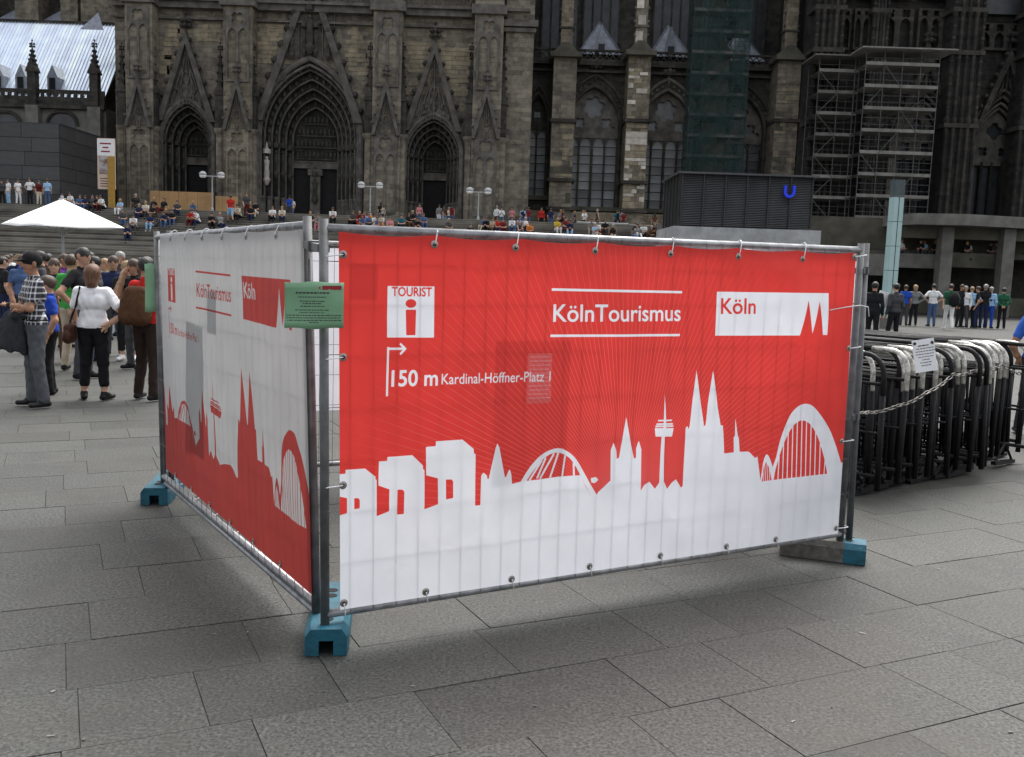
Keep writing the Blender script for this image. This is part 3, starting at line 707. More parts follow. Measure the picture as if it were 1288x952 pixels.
fb, fpos = banner('banner', 'red banner with white Cologne skyline and tourist information print, facing the viewer', cf, PLF[2], .0042, MT['banner_red'], .009, .013)
LQ = [(201, 296), (381, 288), (392, 748), (209, 590)]
cl = [hit(x, y, PLL, offF) for x, y in LQ]
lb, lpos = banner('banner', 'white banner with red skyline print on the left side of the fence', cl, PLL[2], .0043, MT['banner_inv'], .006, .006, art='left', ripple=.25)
MT['banner_plain'] = banner_mat('white banner reverse', False)
def side_banner(label, p0, p1, o_):
    d = p1 - p0; n = Vector((d.y, -d.x, 0)).normalized() * o_
    a, b_ = p0 + d * .02 + n, p1 - d * .02 + n; zt, zb_ = 1.93, .62
    return banner('banner', label, [(a.x, a.y, zt), (b_.x, b_.y, zt), (b_.x, b_.y, zb_), (a.x, a.y, zb_)], n.normalized(), .12, MT['banner_plain'], art=False)[0]
side_banner('pale banner on the rear fence, glimpsed between the near corner posts', D0 + Vector((0, 0, 0)), E0, -.05)
side_banner('pale banner on the far right side fence, turned away from the viewer', B0 + U1 * .03, E0 + U1 * .03, .05)

# eyelets and cable ties are parts of their banner
ey = MB(); ey.add(*(lambda n: ([(.019 * math.cos(2 * PI * k / n), 0, .019 * math.sin(2 * PI * k / n)) for k in range(n)] + [(.009 * math.cos(2 * PI * k / n), -.003, .009 * math.sin(2 * PI * k / n)) for k in range(n)], [(k, (k + 1) % n, (k + 1) % n + n, k + n) for k in range(n)]))(14))
EYE_ME = ey.mesh('eyelet', 'brass', True)
hole = MB(); hole.add([(.009 * math.cos(2 * PI * k / 10), -.001, .009 * math.sin(2 * PI * k / 10)) for k in range(10)], [tuple(range(10))]); HOLE_ME = hole.mesh('eyelet_hole', 'void')
def eyelet(o, p, n, tie_to=None, slack=0):
    q = Vector(n).to_track_quat('-Y', 'Z').to_euler()
    e = link('eyelet', EYE_ME, o, p + Vector(n) * .005, q); link('eyelet_hole', HOLE_ME, e, (0, 0, 0))
    if tie_to is not None:
        n = Vector(n); m_ = (p + tie_to) / 2 + n * .018
        dd = (tie_to - p); dd = (dd - n * dd.dot(n)).normalized(); b = MB(); b.tube([p + n * .008, p * .6 + tie_to * .4 + n * .018, tie_to + n * .024, tie_to + n * .016 + dd * .017, tie_to + dd * .024, tie_to - n * .017 + dd * .016], .0030, 6)
        if slack: b.tube([tie_to + n * .022, tie_to + n * .04 + Vector((0, 0, slack))], .002, 5)
        b.build('cable_tie', 'tie', o, True)
l0 = fb.location
railF = lambda px, py: hit(px, py, PLF) - l0
for px in (546, 648, 748, 843, 928, 1009):
    s_ = (px - 426) / 651; py = 297 + s_ * 26
    p = hit(px, py + 5.5, PLF, offF + .001) - l0; tt_ = hit(px + 1, 288.5 + s_ * 22 + 1.5, PLF) - l0; eyelet(fb, p, PLF[2], tt_, random.choice((0, .012, .02)))
for px, py, ry in ((432, 758, 769), (535, 744, 752), (643, 728, 735), (741, 712, 720), (830, 698.5, 706), (913, 687, 693), (975, 678, 685)):
    p = hit(px, py, PLF, offF + .001) - l0; eyelet(fb, p, PLF[2], hit(px, ry, PLF) - l0)
for py in (320, 449, 610):
    p = hit(431, py, PLF, offF + .001) - l0; eyelet(fb, p, PLF[2], hit(411, py + 2, PLF) - l0)
for px, py in ((1074, 323), (1067, 438), (1058, 555), (1051, 664)):
    p = hit(px, py, PLF, offF + .001) - l0; eyelet(fb, p, PLF[2], hit(px + 11, py - 2, PLF) - l0)
# the long loose tie on the right post
b = MB(); q = [hit(x, y, PLF, .05) - l0 for x, y in ((1044, 390), (1066, 386), (1082, 384), (1092, 386), (1093, 398))]; b.tube(q, .0035, 6); b.build('cable_tie', 'tie', fb, True)
l1 = lb.location
for i, s_ in enumerate((.11, .25, .39, .54, .70, .87)):
    p = lpos(s_, .985); eyelet(lb, p, PLL[2], Vector(p) + Vector((0, 0, .035)) - PLL[2] * offF)
for s_ in (.1, .25, .4, .55, .7, .85):
    p = lpos(s_, .012); eyelet(lb, p, PLL[2], Vector(p) - Vector((0, 0, .05)) - PLL[2] * offF)

# green notices tied to the posts
def notice(label, c, wd, ht, n, rz_up, lines=True, name='notice_sheet'):
    n = Vector(n).normalized(); x = Vector((0, 0, 1)).cross(n).normalized(); z = n.cross(x)
    o = link(name, None, None, c, label=label, cat='notice')
    mm = Matrix((x, -n, z)).transposed(); o.rotation_euler = mm.to_euler()
    nx, ny = 17, 9; vs = []; fs = []
    for j in range(ny):
        for i in range(nx):
            u, v = i / (nx - 1) - .5, j / (ny - 1) - .5
            vs.append((u * wd, -.006 * math.cos(u * 5) - .004 * math.sin(v * 4 + u * 3) + .012 * u * u, v * ht + .006 * u + .006 * math.cos(u * 9) * v))
    fs = [(j * nx + i, j * nx + i + 1, (j + 1) * nx + i + 1, (j + 1) * nx + i) for j in range(ny - 1) for i in range(nx - 1)]
    sh = MB().add(vs, fs).build('sheet', 'green_sheet', o, True)
    md = sh.modifiers.new('thick', 'SOLIDIFY'); md.thickness = .0015; md.offset = 1
    if lines:
        rr = random.Random(5); b = MB()
        def y_at(u, v): return -.006 * math.cos(u * 5) - .004 * math.sin(v * 4 + u * 3) + .012 * u * u - .0025
        def dash(u0, u1, v, h, bb):
            bb.add([(u0 * wd, y_at(u0, v), (v - h) * ht + .006 * u0), (u1 * wd, y_at(u1, v), (v - h) * ht + .006 * u1), (u1 * wd, y_at(u1, v), (v + h) * ht + .006 * u1), (u0 * wd, y_at(u0, v), (v + h) * ht + .006 * u0)], [(0, 1, 2, 3)])
        for v, a, e, h in ((.27, -.31, .27, .017), (.18, -.27, .21, .009), (.09, -.24, .19, .010), (.04, -.19, .13, .010), (-.02, -.23, .18, .010), (-.10, -.32, .26, .010), (-.155, -.25, .19, .008), (-.215, -.47, .46, .010), (-.27, -.47, .45, .010), (-.325, -.45, .46, .010), (-.37, -.08, .08, .008)):
            u = a
            while u < e:
                l = rr.uniform(.015, .06); dash(u, min(e, u + l), v, h, b); u += l + .012
        b.build('print', 'ink', o)
        b = MB(); dash(.14, .46, .38, .045, b); b.add([(.07 * wd, y_at(.07, .38), .38 * ht), (.11 * wd, y_at(.1, .38), .345 * ht), (.11 * wd, y_at(.1, .38), .415 * ht)], [(0, 1, 2)]); b.build('print', 'ink_red', o)
    return o
cN = hit(395, 384, PLF, .06); nN = (EYE - cN); nN.z = 0
notice('green notice sheet with printed lines tied across the near corner posts', cN, .256, .203, nN + Vector((-.4, 0, 0)), 0)
cN = P(187, 362, D0.y + .02); notice('green notice sheet at the far left post, seen at its edge', P(188.5, 362, D0.y + .1), .075, .36, (0.1, -1, 0), 0, lines=False)

# things inside the enclosure, showing as shadows through the cloth
def film(name, a_):
    m, t_, b, N, L = new_mat(name); b.inputs['Base Color'].default_value = (.16, .15, .15, 1); b.inputs['Roughness'].default_value = .5; b.inputs['Alpha'].default_value = a_; MT[name] = m
film('thin_film', .20); film('thick_film', .62)
def board(label, pl, x0, x1, y0, y1, off_, mt):
    q = [hit(x, y, pl, off_) for x, y in ((x0, y1), (x1, y1), (x1, y0), (x0, y0))]; c = sum(q, Vector()) / 4; wd = (q[1] - q[0]).length; H = ((q[3] - q[0]).length + (q[2] - q[1]).length) / 2
    o = thing('backing_sheet', label, 'sheet', c, math.atan2(pl[1].y, pl[1].x))
    MB().box((0, .0005, 0), (wd, .0008, H)).build('film', mt, o)
board('smoky sheet hung behind the red banner, tinting the cloth at its middle', PLF, 622, 714, 428, 602, .0258, 'thin_film')
board('small smoky sheet behind the upper left corner of the red banner', PLF, 440, 475, 331, 376, .0258, 'thin_film')
board('grey sheet hung behind the left banner, showing as a dark upright strip', PLL, 235, 256, 406, 570, .0258, 'thick_film')
board('small grey sheet behind the left banner under the printed name', PLL, 261, 272, 366, 419, .0258, 'thick_film')
m, t_, b, N, L = new_mat('clear plastic sleeve'); b.inputs['Base Color'].default_value = (.85, .6, .6, 1); b.inputs['Roughness'].default_value = .3; b.inputs['Alpha'].default_value = .07; MT['sleeve'] = m
c = hit(678.5, 476, PLF, offF + .012); o = link('sleeve', None, None, c, (0, 0, math.atan2(PLF[1].y, PLF[1].x)), label='faint clear plastic sleeve with faded print stuck on the red banner, beside the address line', cat='sleeve')
MB().box((0, 0, 0), (.145, .0012, .255)).build('sheet', 'sleeve', o)
m, t_, b, N, L = new_mat('faded print'); b.inputs['Base Color'].default_value = (.95, .7, .7, 1); b.inputs['Alpha'].default_value = .15; MT['faded'] = m
b = MB(); rr = random.Random(9)
for k in range(11):
    x = -.06
    while x < .055:
        l = rr.uniform(.01, .03); b.box((x + l / 2, -.0015, .11 - k * .021), (l, .0006, .007)); x += l + .006
b.build('print', 'faded', o)
# ------------------------------------------------------------------ cathedral
YF = 78.0
def arch(xc, zs, wd, h, n=10):
    """pointed arch from the left springing over the apex to the right one"""
    Rr = (wd * wd + h * h) / (2 * wd); a1 = math.asin(min(1, h / Rr)); c = Rr - wd
    lft = [(xc + c - Rr * math.cos(a1 * i / n), zs + Rr * math.sin(a1 * i / n)) for i in range(n + 1)]
    if Rr < wd: pass
    return lft + [(2 * xc - x, z) for x, z in reversed(lft[:-1])]
def circ(x, z, r, n=14): return [(x + r * math.cos(2 * PI * k / n), z + r * math.sin(2 * PI * k / n)) for k in range(n)]
def foil(x, z, r, lobes=4, n=28, rot=PI / 4):
    out = []
    for k in range(n):
        a = 2 * PI * k / n; rr = r * (.62 + .38 * abs(math.cos(lobes / 2 * (a + rot))) ** .7); out.append((x + rr * math.cos(a), z + rr * math.sin(a)))
    return out
def y3(pts, y): return [(x, y, z) for x, z in pts]
CG = PX(400, 200, YF)
cath = thing('cathedral', 'huge soot-dark gothic cathedral with three deep portals filling the background', 'cathedral', (0, YF, ZP))
def cb_(b, name, mt, parent=None, **k):      # build cathedral part in its own frame
    l = cath.location; b.v = [(v[0], v[1] - l.y, v[2] - l.z) for v in b.v]
    return b.build(name, mt, parent or cath, **k)
ZB = ZP - .05
def crockets(b, p, q, n, r, y):
    for k in range(n):
        f = (k + .5) / n; x, z = p[0] + (q[0] - p[0]) * f, p[1] + (q[1] - p[1]) * f; b.blob((x, y, z), (r, r * 1.2, r * .9))
def finial(b, x, z, y, s):
    b.lathe((x, y, z), [(.10 * s, -.3 * s), (.09 * s, .5 * s), (.05 * s, 1.5 * s)], 6)
    for k in (.55, .95):
        b.blob((x - .3 * s, y, z + k * s), (.2 * s, .2 * s, .17 * s)); b.blob((x + .3 * s, y, z + k * s), (.2 * s, .2 * s, .17 * s)); b.blob((x, y - .25 * s, z + k * s), .18 * s)
    b.blob((x, y, z + 1.5 * s), .16 * s)
def pinnacle(x, y, zbase, zshaft, ztop, wd, mt='stone_mid', crock=6, cap=True):
    b = MB(); b.box((x, y, (zbase + zshaft) / 2), (wd, wd, zshaft - zbase))
    b.box((x, y, zshaft + .06), (wd * 1.25, wd * 1.25, .16))
    b.prism([(x - wd * .6, zshaft + .14), (x + wd * .6, zshaft + .14), (x, zshaft + wd * 1.6)], y - wd * .62, y + wd * .62)
    b.lathe((x, y, zshaft + .1), [(wd * .55, 0), (.05, ztop - zshaft - .1)], 4, PI / 4)
    for k in range(crock):
        f = (k + .7) / (crock + .6); r = wd * .5 * (1 - f); z = zshaft + (ztop - zshaft) * f
        for sx, sy in ((-1, -1), (1, -1), (-1, 1), (1, 1)): b.blob((x + sx * (r * .8 + .04), y + sy * (r * .8 + .04), z), wd * .16)
    finial(b, x, ztop - .25, y, wd * .75)
    return b
# --- measured portal data: centre px, spring y, apex y, half width px, gable apex px, gable foot px
PORT = [dict(c=235.5, sp=177, ap=126, w=33.5, gx=236, gy=47, gl=(202, 152), gr=(270, 155), dw=13.5, dt=208, dbl=False),
        dict(c=389, sp=172, ap=77, w=64, gx=394, gy=-29, gl=(324, 151), gr=(454, 157), dw=30.5, dt=213, dbl=True),
        dict(c=544.5, sp=195, ap=145, w=36, gx=547.5, gy=60, gl=(510, 164), gr=(578, 167), dw=14, dt=228, dbl=False)]
xL, xR = PX(146, 150, YF), PX(662, 150, YF)
ZTOP = 36.0
outline = [(xL, ZB)]
for p in PORT:
    p['X'] = PX(p['c'], p['sp'], YF); p['W'] = (PX(p['c'] + p['w'], p['sp'], YF) - PX(p['c'] - p['w'], p['sp'], YF)) / 2
    p['ZS'] = PZ(p['c'], p['sp'], YF); p['ZA'] = PZ(p['c'] + 1, p['ap'], YF)
    outline += [(p['X'] - p['W'], ZB)] + arch(p['X'], p['ZS'], p['W'], p['ZA'] - p['ZS'], 12) + [(p['X'] + p['W'], ZB)]
outline += [(xR, ZB), (xR, ZTOP), (xL, ZTOP)]
cb_(MB().prism(outline, YF, YF + 3.4), 'facade_wall', 'stone_mid')
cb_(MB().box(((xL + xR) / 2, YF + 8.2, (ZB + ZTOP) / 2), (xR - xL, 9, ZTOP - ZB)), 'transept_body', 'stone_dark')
STAT = None
def statue_mesh():
    b = MB(); b.lathe((0, 0, 0), [(.24, 0), (.26, .06), (.20, .1), (.22, .4), (.17, .9), (.21, 1.25), (.24, 1.42), (.1, 1.52)], 8, sy=.8)
    b.lathe((0, 0, 1.5), [(.06, 0), (.12, .1), (.12, .2), (.05, .29)], 8)
    b.lathe((0, 0, -.5), [(.1, 0), (.3, .42), (.3, .5)], 6); b.lathe((0, 0, 2.0), [(.32, 0), (.3, .35), (.12, .4), (.03, .9)], 6)
    return b.mesh('statue', 'carving')
STAT = statue_mesh()
def portal(p, idx):
    X, Wd, zs, za = p['X'], p['W'], p['ZS'], p['ZA']; h = za - zs; big = Wd > 3
    no = 5 if big else 4; dep = 2.9; smin = .46 if big else .44
    hood = MB(); hood.tube([(x, YF - .10, z) for x, z in [(X - Wd * 1.03, ZB)] + arch(X, zs, Wd * 1.03, h * 1.04, 14) + [(X + Wd * 1.03, ZB)]], .24 if big else .17, 8)
    hood.tube([(x, YF - .02, z) for x, z in [(X - Wd * .96, ZB)] + arch(X, zs, Wd * .96, h * .95, 14) + [(X + Wd * .96, ZB)]], .12, 6)
    root = cb_(hood, 'portal', 'mould')
    rr = random.Random(idx)
    for k in range(no):
        s0 = 1 - (1 - smin) * k / no; s1 = 1 - (1 - smin) * (k + 1) / no; y = YF + .25 + dep * k / no
        o_ = [(X - Wd * s0, ZB)] + arch(X, zs, Wd * s0, h * s0, 12) + [(X + Wd * s0, ZB)]
        i_ = [(X + Wd * s1, ZB)] + list(reversed(arch(X, zs, Wd * s1, h * s1, 12))) + [(X - Wd * s1, ZB)]
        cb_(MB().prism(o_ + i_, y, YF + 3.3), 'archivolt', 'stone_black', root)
        b = MB(); b.tube([(x, y, z) for x, z in [(X - Wd * s1, ZB + .6)] + arch(X, zs, Wd * s1, h * s1, 14) + [(X + Wd * s1, ZB + .6)]], .085 if big else .07, 6)
        cb_(b, 'rib', 'rib', root)
        sm = (s0 + s1) / 2; path = arch(X, zs, Wd * sm, h * sm, 40)
        # seated figures in the hollow of the arch
        b = MB(); acc = .2; step = .62 if big else .5
        for q0, q1 in zip(path, path[1:]):
            l = math.hypot(q1[0] - q0[0], q1[1] - q0[1]); acc += l
            if acc > step:
                acc = 0; b.blob((q1[0], y - .02, q1[1]), (rr.uniform(.13, .18), .17, rr.uniform(.17, .24))); b.blob((q1[0], y - .08, q1[1] + .2), .085)
        cb_(b, 'arch_figures', 'carving', root, kind='stuff')
        for sx in (-1, 1):
            nst = 2 if k % 2 == 0 else 2
            sc = 1.02 if big else .82
            o = link('statue', STAT, root, (X + sx * Wd * sm, y - YF - .05, (zs - ZP) - (2.75 if big else 2.1) * sc - rr.uniform(0, .15)), (0, 0, rr.uniform(-.3, .3)), (sc, sc, sc))
            if big and sx < 0 and k == 0: o.data = STAT.copy(); o.data.materials[0] = MT['stone_white']; o.location.x += Wd * .10; o.location.z -= .5; o['label'] = 'pale new statue among the dark ones'
            b = MB(); b.lathe((X + sx * Wd * sm, y + .02, ZB + .1), [(.30, 0), (.30, .25), (.20, .35), (.20, 1.8), (.30, 2.0), (.30, 2.1)], 8); cb_(b, 'jamb_plinth', 'mould', root)
    Wi, hi = Wd * smin, h * smin; yb = YF + 2.95
    zd = PZ(p['c'] + 8, p['dt'], YF + 3)
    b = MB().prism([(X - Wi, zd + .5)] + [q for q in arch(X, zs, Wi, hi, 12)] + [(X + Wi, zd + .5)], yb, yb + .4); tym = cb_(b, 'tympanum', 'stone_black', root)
    b = MB()
    nr = 4 if big else 2
    for r_ in range(nr):
        z = zd + .9 + r_ * (zs + hi - zd - 1.2) / nr; frac = max(0, (z - zs) / hi) if z > zs else 0; wr = Wi * (1 - frac ** 1.6) - .15
        nn = max(2, int(wr * 2 / .33))
        for k in range(nn): b.blob((X - wr + 2 * wr * (k + .5) / nn, yb - .04, z + .25), (.12, .12, rr.uniform(.22, .34))); 
        b.box((X, yb - .05, z - .08), (wr * 2, .16, .12))
    cb_(b, 'relief', 'carving', root, kind='stuff')
    b = MB().box((X, yb - .05, zd + .28), (Wi * 2 + .1, .5, .5)); b.box((X, yb - .12, zd + .58), (Wi * 2 + .1, .5, .10)); cb_(b, 'lintel', 'mould', root)
    lv = [(-1, -.0), (0, 1)]
    dw = Wi * (1 if not p['dbl'] else 1)
    if p['dbl']:
        spans = [(X - Wi, X - .42), (X + .42, X + Wi)]
        b = MB().box((X, yb - .1, (ZB + zd) / 2), (.84, .7, zd - ZB)); b.box((X, yb - .2, zd - .3), (1.2, .8, .5)); tr = cb_(b, 'trumeau', 'mould', root)
        link('statue', STAT, root, (X, yb - YF - .5, 2.2), None, (.95, .95, .95))
    else: spans = [(X - Wi, X + Wi)]
    for a, e in spans:
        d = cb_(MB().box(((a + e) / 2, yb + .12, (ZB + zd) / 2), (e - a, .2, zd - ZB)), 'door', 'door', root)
    return root
for i, p in enumerate(PORT): portal(p, i)
# gables over the portals
def gable(p, idx):
    X, Wd = p['X'], p['W']; big = Wd > 3
    ax, az = PX(p['gx'], p['gy'], YF), PZ(p['gx'], p['gy'], YF)
    ax = X + (ax - X) * .3
    lx, lz = PX(*p['gl'], YF), PZ(*p['gl'], YF); rx, rz_ = PX(*p['gr'], YF), PZ(*p['gr'], YF); lz = rz_ = (lz + rz_) / 2
    t_ = .62 if big else .42; b = MB()
    sl = (az - lz) / (ax - lx)
    out = [(lx - .2, lz), (ax, az + .5), (rx + .2, lz)]; inn = [(lx + t_ * .75, lz), (ax, az - t_ * sl * .45), (rx - t_ * .75, lz)]
    b.prism(out + list(reversed(inn)), YF - .55, YF - .02)
    root = cb_(b, 'gable', 'rib')
    b = MB(); n = 9 if big else 6
    crockets(b, (lx - .25, lz + .4), (ax - .1, az + .3), n, .32 if big else .26, YF - .3); crockets(b, (rx + .25, lz + .4), (ax + .1, az + .3), n, .26 if big else .2, YF - .3)
    finial(b, ax, az + .3, YF - .3, 1.0 if not big else 1.4); cb_(b, 'crockets', 'stone_dark', root, kind='stuff')
    b = MB(); hh = az - lz
    zin = p['ZA']
    def lim(z): f = (z - lz) / hh; return lx + (ax - lx) * f, rx + (ax - rx) * f
    if big:
        for k in range(4):
            x = ax + (k - 1.5) * .95
            l_ = link('statue', STAT, root, (x, -.35, zin + .9 - ZP + abs(k - 1.5) * -.3), None, (.9, .9, .9))
        link('statue', STAT, root, (ax, -.5, zin + 1.1 - ZP), None, (1.3, 1.3, 1.35))
        for k in range(5): x = ax + (k - 2) * .95; b.tube([(x, YF - .1, zin + .2), (x, YF - .1, zin + 4)], .09, 6)
        for sx in (-1, 1): b.tube([(x + ax + sx * Wd * .60, YF - .15, z + p['ZA'] - 1.1) for x, z in [(q[0], q[1]) for q in circ(0, 0, .5, 12)] + [circ(0, 0, .5, 12)[0]]], .1, 6)
    else:
        for k in range(-2, 3):
            x = ax + k * .36; zt_ = zin + .35 + (hh * .62 - abs(k) * .9); b.tube([(ax + k * .62, YF - .2, zin - .35 - abs(k) * .22), (x, YF - .2, (zin + zt_) / 2), (ax + k * .12, YF - .2, zt_)], .07, 6)
        for s_ in (-1, 1):
            b.tube([(x, YF - .2, z) for x, z in arch(ax + s_ * .75, zin - .35, .5, 1.2, 8)], .07, 6); b.tube([(x, YF - .2, z) for x, z in arch(ax + s_ * .30, zin + .5, .35, 1.3, 8)], .06, 6)
        for z, r_ in ((zin + .55, .42), (zin + 1.9, .3)): q = circ(ax, z, r_); b.tube([(x, YF - .2, z_) for x, z_ in q + q[:1]], .06, 6)
        b.tube([(lx + .7, YF - .2, lz + 1.2), (ax, YF - .2, zin + .2), (rx - .7, YF - .2, lz + 1.2)], .06, 6)
    cb_(b, 'tracery', 'rib', root)
for i, p in enumerate(PORT): gable(p, i)
# buttresses with blind tracery, small gables and flanking pinnacles
BUT = [(175, 158, 192), (299, 281, 317), (486.5, 468.5, 504.5), (613, 595, 631)]
zc = PZ(486, 16, YF)           # cornice level
zst = PZ(486, 171, YF)         # string course level
for i, (c, a, e) in enumerate(BUT):
    yb = YF - 1.5; x0, x1 = PX(a, 110, yb), PX(e, 110, yb); xc = (x0 + x1) / 2; wd = x1 - x0
    root = cb_(MB().box((xc, (yb + YF) / 2 + .1, (ZB + ZTOP) / 2), (wd, YF - yb + .2, ZTOP - ZB)), 'buttress', 'stone_mid' if i != 1 else 'stone')
    # blind panel plate: lancets under quatrefoil, lower and upper storey
    def panel(z0_, z1_, foil_r, mt):
        hw = wd * .40; holes = []
        for s_ in (-1, 1):
            xx = xc + s_ * hw * .47; ww = hw * .38; zs_ = z1_ - foil_r * 2.5 - ww * 1.6
            holes.append([(xx - ww, z0_ + .2)] + [(xx + ww, z0_ + .2)] + list(reversed(arch(xx, zs_, ww, ww * 1.5, 6))))
        holes.append(foil(xc, z1_ - foil_r * 1.25, foil_r))
        b = MB().prism([(xc - hw, z0_), (xc + hw, z0_), (xc + hw, z1_), (xc - hw, z1_)], yb - .16, yb + .01, holes); return cb_(b, 'blind_tracery', mt, root)
    panel(ZB + 1.0, zst - .1, wd * .26, 'mould' if i > 1 else 'stone_mid')
    panel(zst + 3.6, zc - .55, wd * .24, 'mould')
    # little gable over the lower panel
    b = MB(); za_ = PZ(c, 104 if i == 2 else (98 if i == 0 else (100 if i == 1 else 111)), yb); ww = wd * .50
    b.prism([(xc - ww, zst - .2), (xc, za_ + .3), (xc + ww, zst - .2), (xc + ww - .26, zst - .2), (xc, za_ - .7), (xc - ww + .26, zst - .2)], yb - .5, yb - .05)
    crockets(b, (xc - ww - .05, zst + .4), (xc, za_), 5, .13, yb - .3); crockets(b, (xc + ww + .05, zst + .4), (xc, za_), 5, .13, yb - .3); finial(b, xc, za_ + .2, yb - .3, .75)
    for s_ in (-1, 1): b.tube([(x, yb - .25, z) for x, z in arch(xc + s_ * ww * .36, zst - .2, ww * .3, 1.0, 6)], .055, 5)
    b.tube([(x, yb - .25, z) for x, z in circ(xc, zst + 1.1, .26) + circ(xc, zst + 1.1, .26)[:1]], .05, 5)
    for k in range(3): b.tube([(xc + (k - 1) * .22, yb - .25, zst + .9), (xc + (k - 1) * .08, yb - .25, za_ - .9)], .04, 5)
    cb_(b, 'small_gable', 'rib', root)
    for s_, pxx in ((-1, a - 4), (1, e + 1)):
        x = PX(pxx, 150, yb + .5); zt_ = PZ(pxx, 62, yb + .5)
        cb_(pinnacle(x, yb + .55, zst, zst + 2.6, zt_, .66, crock=5), 'pinnacle', 'stone_dark', root)
        b = MB(); b.lathe((x, yb + .55, ZB), [(.52, 0), (.52, .5), (.36, .7), (.36, zst - ZB - .5), (.52, zst - ZB - .2), (.55, zst - ZB)], 10); cb_(b, 'shaft', 'stone_mid' if i > 0 else 'stone', root)
# cornice, string courses, gallery balustrade
b = MB(); b.box(((xL + xR) / 2, YF - .25, zc), (xR - xL, .7, .5)); b.box(((xL + xR) / 2, YF - .4, zc + .35), (xR - xL, 1.0, .22)); b.box(((xL + xR) / 2, YF - .15, zc - 1.0), (xR - xL, .4, .16))
for c, a, e in BUT: b.box((PX(c, 110, YF - 1.5), YF - 1.2, zc + .1), (PX(e, 110, YF - 1.5) - PX(a, 110, YF - 1.5) + .5, 1.2, .7))
cb_(b, 'cornice', 'mould')
b = MB(); k = xL
while k < xR:
    b.tube([(x, YF - .35, z) for x, z in [(k, zc + .45), (k, zc + 1.1)] + arch(k + .28, zc + 1.1, .28, .4, 4) + [(k + .56, zc + .45)]], .06, 5); k += .56
b.box(((xL + xR) / 2, YF - .35, zc + 1.7), (xR - xL, .3, .16)); cb_(b, 'balustrade', 'mould', kind='stuff')
for p0, p1, zz in ((205, 268, 5), (330, 450, 5), (510, 580, 8)):      # upper windows behind the gallery
    x0, x1 = PX(p0, 0, YF), PX(p1, 0, YF); cb_(MB().box(((x0 + x1) / 2, YF - .02, zc + 6), (x1 - x0, .3, 8.5)), 'gallery_window', 'glass_dark')
# pale ashlar patches between the gables (new stones set into the wall)
PATCH = [(434, 30, 468, 95), (322, 30, 358, 80), (510, 54, 595, 120), (205, 28, 232, 75), (242, 30, 280, 52), (200, 60, 218, 110), (590, 60, 596, 110)]
rp = random.Random(11)
for (a, t0_, e, b0_) in PATCH:
    x0, x1 = PX(a, t0_, YF), PX(e, t0_, YF); z1_, z0_ = PZ((a + e) / 2, t0_, YF), PZ((a + e) / 2, b0_, YF); z = z0_
    b = MB()
    while z < z1_ - .2:
        x = x0 + rp.uniform(0, .5)
        while x < x1 - .3:
            l = rp.uniform(.55, 1.1)
            if rp.random() < .86: b.box((min(x + l / 2, x1), YF - .012, z + .17), (l - .02, .05, .325))
            x += l
        z += .345
    cb_(b, 'pale_ashlar', 'stone_pale')
# corner turret of the transept
x0, x1 = PX(633, 150, YF - .6), PX(668, 150, YF - .6)
cb_(MB().box(((x0 + x1) / 2, YF + 2.2, (ZB + ZTOP) / 2), (x1 - x0, 5.6, ZTOP - ZB)), 'corner_turret', 'stone_mid')
b = MB(); zt_ = PZ(650, 30, YF - .6); 
for z_, e_, h_ in ((zt_, .6, .5), (zt_ - .5, .3, .3), (ZB + .6, .4, 1.1)): cb_(MB().box(((x0 + x1) / 2, YF + 2.1, z_), (x1 - x0 + e_, 5.6 + e_, h_)), 'turret_string', 'mould')

# --- nave bays to the right, set back
YN = 84.0
xn0, xn1 = PX(660, 150, YN), PX(1035, 150, YN)
znc = PZ(756, 80, YN)
WIN = [dict(c=676, w=13, sp=152, ap=118, b=246, cols=2, gl='glass'), dict(c=746.5, w=31.5, sp=158, ap=110, b=260, cols=4, gl='glass'), dict(c=838, w=31.5, sp=162, ap=115, b=263, cols=4, gl='glass'), dict(c=929, w=31, sp=166, ap=120, b=266, cols=4, gl='glass_dark')]
out = [(xn0, ZB)]
for q in WIN:
    q['X'] = PX(q['c'], q['sp'], YN); q['W'] = q['w'] / FOC * YN; q['ZS'] = PZ(q['c'], q['sp'], YN); q['H'] = PZ(q['c'], q['ap'], YN) - q['ZS']; q['Z0'] = PZ(q['c'], q['b'], YN)
holes = [[(q['X'] - q['W'], q['Z0'])] + arch(q['X'], q['ZS'], q['W'], q['H'], 12) + [(q['X'] + q['W'], q['Z0'])] for q in WIN]
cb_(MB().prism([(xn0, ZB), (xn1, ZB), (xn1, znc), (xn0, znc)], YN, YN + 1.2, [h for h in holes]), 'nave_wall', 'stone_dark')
PANE = {}
